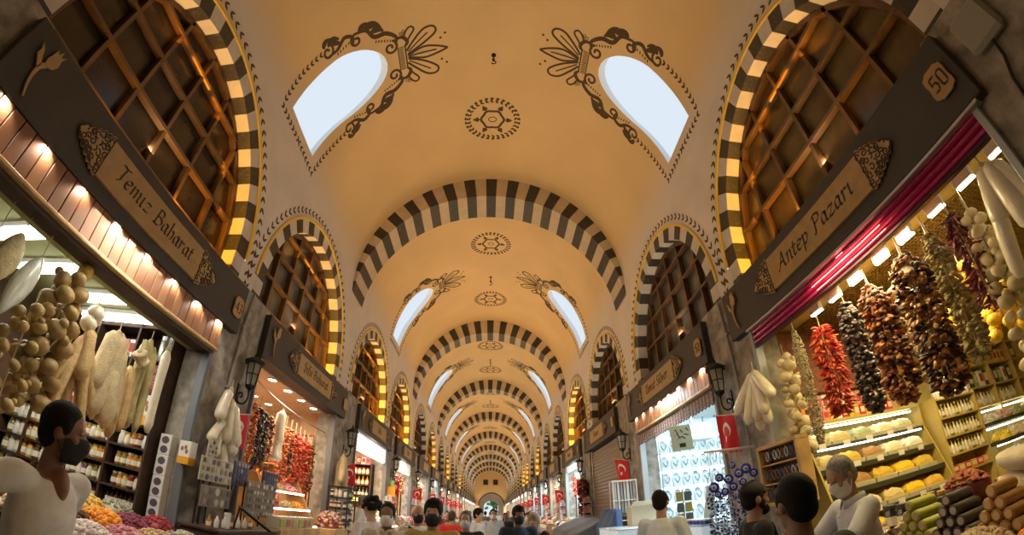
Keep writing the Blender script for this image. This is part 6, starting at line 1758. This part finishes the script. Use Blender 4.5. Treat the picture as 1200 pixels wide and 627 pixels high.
# ------------------------------------------------------------------ people
M_skin = {'tan': mat('tan_skin', (.42,.235,.15), .5, sss=.15), 'dark': mat('deep_tan_skin', (.22,.11,.065), .5, sss=.12), 'fair': mat('fair_skin', (.52,.32,.22), .5, sss=.15)}
M_hair = {'black': mat('black_hair', (.009,.007,.006), .75, spec=.2, bump=.4, bscale=120), 'grey': mat('grey_hair', (.20,.19,.17), .6, var=.4, scale=40, bump=.4, bscale=120), 'brown': mat('brown_hair', (.05,.028,.018), .55, bump=.4, bscale=120)}
def cloth(n, c): return mat('cloth_'+n, c, .85, var=.10, scale=14, bump=.15, bscale=40)
DG = None
def fuse(mb, name, m, parent, voxel, smooth=4, world=False):
    """merge the overlapping pieces into one continuous skin"""
    me = mb.mesh(name+'_raw', m, True)
    o = bpy.data.objects.new(name+'_raw', me); COL.objects.link(o)
    r = o.modifiers.new('r', 'REMESH'); r.mode = 'VOXEL'; r.voxel_size = voxel; r.use_smooth_shade = True
    if smooth:
        s = o.modifiers.new('s', 'SMOOTH'); s.iterations = smooth; s.factor = .5
    dg = bpy.context.evaluated_depsgraph_get()
    nm = bpy.data.meshes.new_from_object(o.evaluated_get(dg)); nm.name = name
    bpy.data.objects.remove(o)
    nm.materials.clear(); nm.materials.append(m)
    nm.polygons.foreach_set('use_smooth', [True]*len(nm.polygons))
    q = bpy.data.objects.new(name, nm); COL.objects.link(q); q.parent = parent
    return q
def person(label, loc, face, H=1.75, skin='tan', hair=('black','short'), shirt=('white',(.7,.68,.65)), trousers=('jeans',(.06,.09,.16)), mask=None,
           hands=None, elbows=None, head_yaw=0, head_pitch=0, lean=0, lean_dir=None, voxel=.013, vneck=False, sleeves='short', cap=None, scarf=None, glasses=False, beard=False, print_=None, female=False, bag=None, collar=False):
    """face: heading in radians (0 looks along +y). Joint positions in a local frame: x right, y ahead, z up."""
    root = thing('person', label, 'person', loc); root.rotation_euler = (0,0,-face)
    k = H/1.75
    sk = M_skin[skin]
    sw = .165 if female else .19
    # trunk can lean forward about the hips
    hip = V((0,0,.93))
    Rl = Matrix.Rotation(-lean,3,'X')
    if lean_dir is not None: Rl = Matrix.Rotation(lean_dir,3,'Z') @ Rl @ Matrix.Rotation(-lean_dir,3,'Z')
    T = lambda p: (hip + Rl @ (V(p)-hip))*k
    neck, shl, shr = T((0,-.01,1.47)), T((-sw,0,1.42)), T((sw,0,1.42))
    hc = T((0,.02,1.63)); Rh = Matrix.Rotation(head_yaw,3,'Z') @ Matrix.Rotation(head_pitch,3,'X')
    hd = lambda p: hc + Rh @ (V(p)*k)
    el = elbows or [(-.27,-.06,1.13),(.27,-.06,1.13)]
    ha = hands or [(-.27,.06,.88),(.27,.06,.88)]
    el = [V(p)*k for p in el]; ha = [V(p)*k for p in ha]
    # ---- body: head, neck, trunk core, arms with hands, legs
    b = MB()
    b.ell(hd((0,-.005,.025)), (.076*k,.094*k,.098*k), 16, 12, 0, Rh)
    b.ell(hd((0,.028,-.052)), (.055*k,.062*k,.068*k), 14, 10, 0, Rh)
    b.ell(hd((0,.062,-.098)), (.026*k,.022*k,.02*k), 10, 8, 0, Rh)          # chin
    b.capsule(hd((0,.083,.022)), hd((0,.104,-.022)), .010*k, .015*k, 8)      # nose
    for e in (-1,1):
        b.ell(hd((e*.013,.094,-.026)), (.009*k,.010*k,.008*k), 8, 6, 0, Rh)
        b.ell(hd((e*.03,.078,.034)), (.022*k,.012*k,.007*k), 8, 6, 0, Rh)    # brow ridge
        b.ell(hd((e*.042,.062,-.02)), (.022*k,.022*k,.018*k), 8, 6, 0, Rh)   # cheek
        b.ell(hd((e*.079,-.008,-.004)), (.010*k,.022*k,.033*k), 8, 8, 0, Rh) # ear
    b.ell(hd((0,.084,-.058)), (.024*k,.012*k,.007*k), 8, 6, 0, Rh); b.ell(hd((0,.083,-.068)), (.021*k,.012*k,.007*k), 8, 6, 0, Rh)  # lips
    b.capsule(neck-V((0,0,.03))*k, hd((0,-.012,-.05)), .056*k, .052*k, 12)
    def ring(z, rx, ry, y=0, n=20): return [tuple(T((rx*cos(2*pi*i/n), y+ry*sin(2*pi*i/n), z))) for i in range(n)]
    if vneck: b.ell(T((0,.062,1.415)), (.045*k,.060*k,.08*k), 14, 10)
    b.loft([ring(.90,.14,.10), ring(1.05,.125,.09), ring(1.25,.14,.10), ring(1.38,.15,.09), ring(1.45,.09,.07)])
    for i in (0,1):
        sh = (shl,shr)[i]; e, h = el[i], ha[i]; sgn = -1 if i == 0 else 1
        b.capsule(sh, e, .046*k, .038*k, 10); b.capsule(e, h, .038*k, .026*k, 10)
        d = (h-e).normalized()
        side = d.cross(V((0,0,1)));  side = side.normalized() if side.length > .2 else V((1,0,0))
        nrm = side.cross(d).normalized()
        # palm across 'nrm' plane, fingers of unequal length with a bend, thumb from the side
        pc = h+d*.045*k
        A = Matrix((nrm, side, d)).transposed()
        b.ell(pc, (.040*k,.014*k,.052*k), 10, 8, 0, A)
        for f, (off, L) in enumerate(((-.028,.068),(-.010,.080),(.009,.076),(.027,.060))):
            p0 = pc+d*.04*k+nrm*off*k; p1 = p0+d*L*.55*k+side*(-sgn)*.004*k; p2 = p1+d*L*.42*k+side*(-sgn)*.022*k
            b.capsule(p0,p1,.0095*k,.0088*k,6); b.capsule(p1,p2,.0088*k,.0075*k,6)
        t0 = pc-d*.02*k+nrm*(.034)*k; t1 = t0+nrm*.026*k+d*.025*k; t2 = t1+d*.034*k
        b.capsule(t0,t1,.012*k,.010*k,6); b.capsule(t1,t2,.010*k,.008*k,6)
        hp, kn, an = V((sgn*.10,0,.90))*k, V((sgn*.11,.03,.49))*k, V((sgn*.11,-.02,.09))*k
        b.capsule(hp,kn,.078*k,.052*k,10); b.capsule(kn,an,.052*k,.036*k,10); b.capsule(an,V((sgn*.12,.12,.04))*k,.036*k,.03*k,8)
    fuse(b, 'body', sk, root, voxel*k, 3)
    # ---- shirt
    c = MB(); g = .018
    zt = 1.44 if vneck else 1.475
    c.loft([ring(.84 if True else .9,.178,.128), ring(.98,.165,.12), ring(1.12,.16,.118,.0), ring(1.27,.178,.125,.008), ring(1.38,.17,.108), ring(1.435,.125,.085,-.005), ring(zt,.075,.072,-.01)])
    for i in (0,1):
        sh = (shl,shr)[i]; e, h = el[i], ha[i]
        inn = sh + (neck-sh)*.35 - V((0,0,.03))*k
        c.capsule(inn, sh, .066*k, .068*k, 12)
        if sleeves == 'short': c.capsule(sh, sh+(e-sh)*.78, .068*k, .066*k, 12)
        else:
            c.capsule(sh, e, .066*k, .054*k, 12); c.capsule(e, e+(h-e)*.92, .054*k, .042*k, 12)
    ms = cloth(*shirt)
    shirt_o = fuse(c, 'shirt', ms, root, max(voxel,.012)*k, 4)
    if collar:
        q = MB(); r_ = [[tuple(T((rx*cos(a), -.012+ry*sin(a), z-.02*max(0,sin(a))))) for a in [pi/2+.22+(2*pi-.44)*i/18 for i in range(19)]] for rx, ry, z in ((.082,.082,1.462),(.072,.074,1.505),(.080,.082,1.50),(.098,.098,1.455),(.082,.082,1.462))]
        q.loft(r_, 0, False, False); q.build('collar', [ms], root, True, False)
        for zz in (1.40,1.32,1.24,1.16):
            q = MB(); q.ell(T((0,.139 if zz < 1.36 else .122,zz)), (.006,.004,.006), 8, 6); q.build('button', [M_white], root, False, False)
    if print_:
        for i_, (x0,x1,z0,z1) in enumerate(print_):
            q = MB(); n = 5
            for dz in (0,):
                fr = []
                for jz in range(3):
                    z = z0+(z1-z0)*jz/2
                    fr.append([tuple(T((x0+(x1-x0)*jx/n, (.126+.006)*sqrt(max(0,1-((x0+(x1-x0)*jx/n)/.178)**2))+.014, z))) for jx in range(n+1)])
                q.loft(fr, 0, False, False)
            q.build('shirt_print', [mat('print_gold', (.62,.45,.05), .6) if i_ == 0 else mat('print_green', (.10,.22,.16), .6)], root, False, False)
    # ---- trousers and shoes
    p = MB()
    p.loft([ring(1.0,.15,.112), ring(.92,.165,.125), ring(.80,.165,.115)])
    for sgn in (-1,1):
        p.capsule(V((sgn*.09,0,.88))*k, V((sgn*.11,.03,.49))*k, .095*k, .068*k, 12); p.capsule(V((sgn*.11,.03,.49))*k, V((sgn*.11,-.02,.10))*k, .068*k, .056*k, 12)
    fuse(p, 'trousers', cloth(*trousers), root, max(voxel,.014)*k, 4)
    for sgn in (-1,1):
        s = MB(); s.ell(V((sgn*.12,.06,.045))*k, (.048*k,.135*k,.045*k), 14, 8); s.bbox((sgn*.12-.045)*k,(sgn*.12+.045)*k,-.07*k,.18*k,0,.03*k,.01)
        fuse(s, 'shoe', mat('dark_shoe', (.03,.028,.026), .5), root, .012, 2)
    # ---- eyes
    for e in (-1,1):
        q = MB(); q.ell(hd((e*.03,.082,.018)), (.012*k,.008*k,.007*k), 10, 6, 0, Rh); q.build('eye', [mat('eye_white', (.30,.27,.24), .3)], root, True, False)
        q = MB(); q.ell(hd((e*.03,.0885,.018)), (.0055*k,.003*k,.0055*k), 8, 6, 0, Rh); q.build('iris', [mat('dark_iris', (.02,.012,.008), .2)], root, True, False)
    # ---- hair
    if hair and not scarf:
        hm = M_hair[hair[0]]; h = MB(); st = hair[1]
        if st == 'curly':
            r = random.Random(3)
            for i in range(46):
                a = r.uniform(0,2*pi); z = r.uniform(-.02,.115)
                q = sqrt(max(0,1-(z/.125)**2)); y = -.02+.10*q*sin(a)
                if y > .05 and z < .06: continue
                h.ell(hd((.09*q*cos(a), y, z+.015)), (.034*k,.034*k,.034*k), 8, 6)
        else:
            th = .010 if st == 'short' else .020
            h.ell(hd((0,-.022,.043)), ((.078+th*.6)*k,(.088+th)*k,(.088+th)*k), 18, 12, 0, Rh)
            h.ell(hd((0,-.050,-.005)), ((.070+th*.5)*k,(.060+th*.5)*k,(.075)*k), 16, 10, 0, Rh)
            for e in (-1,1): h.ell(hd((e*.071,.008,.028)), (.014*k,.034*k,.040*k), 10, 8, 0, Rh)
            if st == 'full': h.ell(hd((0,.035,.105)), (.066*k,.045*k,.032*k), 12, 8, 0, Rh)
            if st == 'bald':
                h = MB()
                for e in (-1,1): h.ell(hd((e*.068,-.02,.0)), (.018*k,.05*k,.034*k), 10, 8, 0, Rh)
                h.ell(hd((0,-.075,-.012)), (.062*k,.03*k,.04*k), 12, 8, 0, Rh)
        fuse(h, 'hair', hm, root, max(.009,voxel*.8)*k, 2)
    if beard:
        h = MB(); h.ell(hd((0,.055,-.078)), (.056*k,.05*k,.046*k), 14, 10, 0, Rh)
        for e in (-1,1): h.ell(hd((e*.062,.022,-.035)), (.014*k,.028*k,.045*k), 10, 8, 0, Rh)
        fuse(h, 'beard', M_hair['black'], root, .009*k, 2)
    if cap:
        h = MB(); h.ell(hd((0,-.012,.058)), (.088*k,.105*k,.078*k), 18, 12, 0, Rh)
        h.loft([[tuple(hd((x*w_, y, z))) for x, z in ((-1,.052),(0,.062),(1,.052),(1,.046),(0,.056),(-1,.046))] for w_, y in ((.082,.05),(.078,.11),(.055,.165))])
        fuse(h, 'cap', cloth(*cap), root, .008*k, 2)
    if scarf:
        h = MB(); h.ell(hd((0,-.018,.03)), (.096*k,.11*k,.115*k), 18, 12, 0, Rh); h.capsule(hd((0,-.03,-.06)), neck, .088*k, .105*k, 14); h.ell(neck+V((0,.0,-.02)), (.15*k,.12*k,.06*k), 14, 8)
        fuse(h, 'headscarf', cloth(*scarf), root, .012*k, 3)
    if mask:
        h = MB(); rows = []
        for z, w_, y in ((.000,.052,.098),(-.022,.062,.112),(-.05,.064,.110),(-.085,.058,.100),(-.115,.040,.082)):
            rows.append([tuple(hd((w_*sin(a)*1.12, (y-.004)*cos(a)*.99+(.020 if z > -.06 else .008)*math.exp(-(a/.32)**2), z))) for a in [radians(d) for d in range(-78,79,13)]])
        inner = [[tuple(hc+(V(p_)-hc)*.93) for p_ in rw] for rw in rows]
        n = len(rows[0]); allr = rows+inner[::-1]+[rows[0]]
        h.loft(allr, 0, False, False)
        h.build('face_mask', [cloth(*mask)], root, True, False)
        for e in (-1,1):
            h = MB(); h.tube([tuple(hd((e*.062,.025,-.012))), tuple(hd((e*.080,.0,.0))), tuple(hd((e*.082,-.022,-.004))), tuple(hd((e*.066,.020,-.075)))], .0035*k, 5); h.build('ear_loop', [cloth(*mask)], root, False, False)
    if bag:
        h = MB(); h.tube(bez([tuple(T((-.17,.10,1.0))), tuple(T((-.02,.15,1.25))), tuple(T((.12,.06,1.46))), tuple(T((.10,-.12,1.3))), tuple(T((-.15,-.13,1.0)))],5), .016, 6); h.build('bag_strap', [M_black], root, False, False)
    return root
W = ('white_shirt', (.68,.65,.62))
# near people
person('man in white V-neck T-shirt and black mask at the left edge', (-1.74,1.47,.07), radians(84), 1.76, 'dark', ('black','short'), ('grey_white_tee',(.62,.60,.58)), mask=('black_mask',(.015,.015,.018)), vneck=True, voxel=.009,
       hands=[(-.16,-.30,1.02),(.66,-.16,1.26)], elbows=[(-.29,-.20,1.17),(.44,-.10,1.34)], head_yaw=radians(34), lean=.03)
person('grey-haired man in pale short-sleeved shirt, white mask under his chin', (2.37,2.36,.0), radians(-76), 1.76, 'tan', ('grey','short'), ('pale_blue_shirt',(.56,.58,.62)), ('grey_trousers',(.14,.14,.14)), collar=True, mask=('white_mask',(.72,.70,.66)), voxel=.009,
       hands=[(-.06,.52,1.30),(.10,.48,1.28)], elbows=[(-.27,.26,1.24),(.27,.24,1.22)], head_yaw=.15, head_pitch=-.40, lean=.14)
person('bearded man in black cap and black T-shirt with gold print', (1.93,2.98,0), radians(104), 1.71, 'tan', ('black','short'), ('black_tee',(.009,.009,.011)), ('black_jeans',(.02,.02,.025)), cap=('black_cap',(.014,.014,.015)), beard=True, voxel=.010, head_yaw=radians(8), print_=[(-.02,.075,1.20,1.30),(-.02,.075,1.155,1.195)], bag=True)
person('dark-haired man seen from behind at the bottom right', (1.30,1.62,0), radians(14), 1.68, 'dark', ('black','short'), ('charcoal_tee',(.05,.05,.055)), voxel=.009, head_yaw=.22)
person('man in white T-shirt seen from behind at the jewellery counter', (1.84,4.62,0), radians(40), 1.79, 'tan', ('black','short'), ('bright_white_tee',(.70,.79,.92)), voxel=.011, hands=[(-.20,.34,1.02),(.22,.32,1.02)], elbows=[(-.27,.04,1.12),(.27,.04,1.12)])
mb = MB(); mb.bbox(-2.1,-1.35,1.1,1.85,0,.07,.01); tag(mb.build_at('step', [M_darkwood], (-1.72,1.47,0)), 'low wooden step under the man in white at the left edge', 'step')
mb = MB(); mb.bbox(-3.05,-2.35,9.6,10.3,0,.09,.01); tag(mb.build_at('step', [M_darkwood], (-2.7,9.95,0)), 'low wooden step under the shopkeeper in the white coat', 'step')
# crowd walking in the middle
person('man in mustard shirt with black mask walking towards the camera', (-.42,4.2,0), radians(180), 1.75, 'tan', ('black','full'), ('mustard_shirt',(.42,.30,.07)), mask=('black_mask',(.015,.015,.018)), voxel=.011)
person('man with white mask and beige shirt walking towards the camera', (-.93,4.62,0), radians(176), 1.70, 'dark', ('black','short'), ('beige_shirt',(.58,.48,.38)), collar=True, mask=('white_mask',(.72,.70,.66)), voxel=.011)
person('curly-haired woman in pale pink top facing the left shops', (-1.27,5.3,0), radians(-50), 1.76, 'fair', ('black','curly'), ('pale_pink_top',(.66,.58,.58)), voxel=.012, female=True)
person('bald man in white shirt with dark mask beside the pepper shop', (-.84,5.95,0), radians(150), 1.72, 'tan', ('grey','bald'), ('white_shirt',(.68,.65,.62)), mask=('navy_mask',(.02,.02,.035)), voxel=.012, bag=True)
person('shopkeeper in white coat behind the honey shop counter', (-2.70,9.95,.09), radians(80), 1.79, 'tan', ('grey','short'), ('white_coat',(.74,.73,.72)), ('white_coat',(.74,.73,.72)), voxel=.013, sleeves='long')
person('man in navy T-shirt with pale mask in the middle of the hall', (-.23,6.1,0), radians(182), 1.66, 'tan', ('brown','short'), ('navy_tee',(.022,.026,.045)), mask=('pale_mask',(.5,.52,.6)), voxel=.013)
person('person in bright red T-shirt seen from behind', (-.66,9.1,0), radians(10), 1.66, 'tan', ('brown','short'), ('red_tee',(.62,.03,.03)), voxel=.014)
person('woman in cream blouse standing left of the grey-shirted man', (-.15,9.0,0), radians(120), 1.72, 'fair', ('black','full'), ('cream_blouse',(.66,.58,.50)), ('dark_trousers',(.05,.04,.04)), voxel=.014, female=True)
person('man in light grey shirt and dark trousers walking down the centre', (.15,11,0), radians(180), 1.73, 'tan', ('black','short'), ('light_grey_shirt',(.50,.53,.56)), ('brown_trousers',(.07,.05,.04)), collar=True, mask=('white_mask',(.72,.70,.66)), voxel=.014, sleeves='long')
person('man in dark blue T-shirt in the right half of the aisle', (.46,6.2,0), radians(170), 1.73, 'dark', ('black','full'), ('dark_blue_tee',(.018,.03,.06)), mask=('black_mask',(.015,.015,.018)), voxel=.012)
person('woman in taupe headscarf and black coat on the right of the aisle', (.70,6.55,0), radians(200), 1.64, 'fair', None, ('black_coat',(.015,.015,.017)), ('black_jeans',(.02,.02,.025)), scarf=('taupe_scarf_cloth',(.30,.23,.17)), voxel=.013, female=True, sleeves='long')
FARP = [(-.9,12.5,'olive',(.24,.22,.12)),(1.1,13,'grey',(.3,.3,.3)),(.55,14.5,'black',(.02,.02,.02)),(-.4,15,'white',(.66,.64,.6)),(-1.4,16,'maroon',(.2,.03,.04)),(1.5,17,'beige',(.5,.42,.32)),(.1,18.5,'dark grey',(.06,.06,.065)),(-.8,20,'pale blue',(.4,.46,.55)),(.9,22,'black and grey',(.04,.04,.045)),(-.2,25,'brown',(.14,.09,.06)),(.5,29,'white and grey',(.55,.55,.55)),(-.9,33,'dark green',(.05,.09,.05))]
for i, (x, y, cn, c) in enumerate(FARP):
    person('distant passer-by in %s top, %s beyond the centre group' % (cn, word(i)), (x,y,0), pi if i % 3 else 0, 1.62+.012*i, ('tan','fair','dark')[i % 3], ('black','short'), ('far_'+cn.replace(' ','_'), c), ('dark_trousers',(.05,.04,.04)), mask=(('white_mask',(.72,.70,.66)) if i % 2 else None) if i % 3 else None, voxel=.02)
def purge(o):
    for c in list(KIDS.get(o, [])): purge(c)
    bpy.data.objects.remove(o)
for p in HIDE: purge(p)
# ------------------------------------------------------------------ lights
WARM = (1,.70,.36)
# lunette lamps standing on the signs
lit = {(0,0,-1):30,(0,0,1):34,(0,1,-1):42,(1,0,-1):60,(1,1,-1):60,(2,1,-1):60,(1,1,1):70,(3,0,1):60,(3,1,-1):60,(4,0,1):60,(4,1,1):60,(5,0,-1):50}
for (b,a,s), p in lit.items():
    c = BAY*b+AC[a]
    [lamp('lunette_glow','POINT',(s*3.37,c+e,4.12),p*(.5 if b == 0 else .5),(1,.52,.05),radius=.08) for e in (-.7,.7)]
    if b < 2 or (b,a,s) == (1,1,1):
        for d in (0, 22, 45, 68, 92, 118):
            r0, r1 = RI-.32, RI
            lamp('reveal_light','AREA',(s*3.47,c+r0*cos(radians(d)),ZA-.12+r0*sin(radians(d))),1.7 if b == 0 else 2.4,(1,.43,.03),.12,.5,target=(s*3.47,c+r1*cos(radians(d)),ZA-.12+r1*sin(radians(d))))
    lamp('lunette_lamp','AREA',(s*3.42,c+.9,4.10),p*.55,(1,.45,.035),.08,.9,target=(s*3.40,c+1.9,5.2))
# up-lights on the signs washing the vault
for b in range(NB):
    for a in range(2):
        for s in (-1,1):
            lamp('vault_uplight','AREA',(s*3.02,BAY*b+AC[a],4.12),37,(1,.79,.51),.12,2.2,target=(-s*1.5,BAY*b+AC[a],9))
KEYCOL = {'green':(1,.95,.78),'gold':(1,.78,.36),'cream':(1,.76,.5),'white':(.80,.95,1),'grey':(1,.85,.66)}
for b in range(NB):
    for a in range(2):
        for s in (-1,1):
            if (b,a,s) == (1,0,1): continue
            k = shop_key[(b,a,s)]; c = BAY*b+(SHOP[a][0]+SHOP[a][1])/2
            p = {(0,0,-1):70,(0,0,1):110,(0,1,-1):110,(0,1,1):110}.get((b,a,s),170)
            lamp('shop_light','AREA',(s*3.95,c,3.36),p,KEYCOL[k],1.0,2.6,target=(s*3.9,c,0))
            # stall light under the sign, shining on the goods outside
            lamp('stall_light','AREA',(s*3.0,c,3.40),70 if (b,a,s) == (0,1,1) else 26 if b == 0 else 45,KEYCOL[k],.10,2.8,target=(s*(2.6 if (b,a,s) != (0,1,1) else 1.2),c,0))
for s, y0, y1, n in ((-1,.95,4.15,8),(1,5.5,8.6,8)):
    for k in range(n):
        y = y0+(y1-y0)*k/(n-1)
        lamp('fascia_spot','SPOT',(s*2.972,y,3.42),8,(1,.86,.70),target=(s*3.06,y,3.2),spot=2.4,radius=.02)
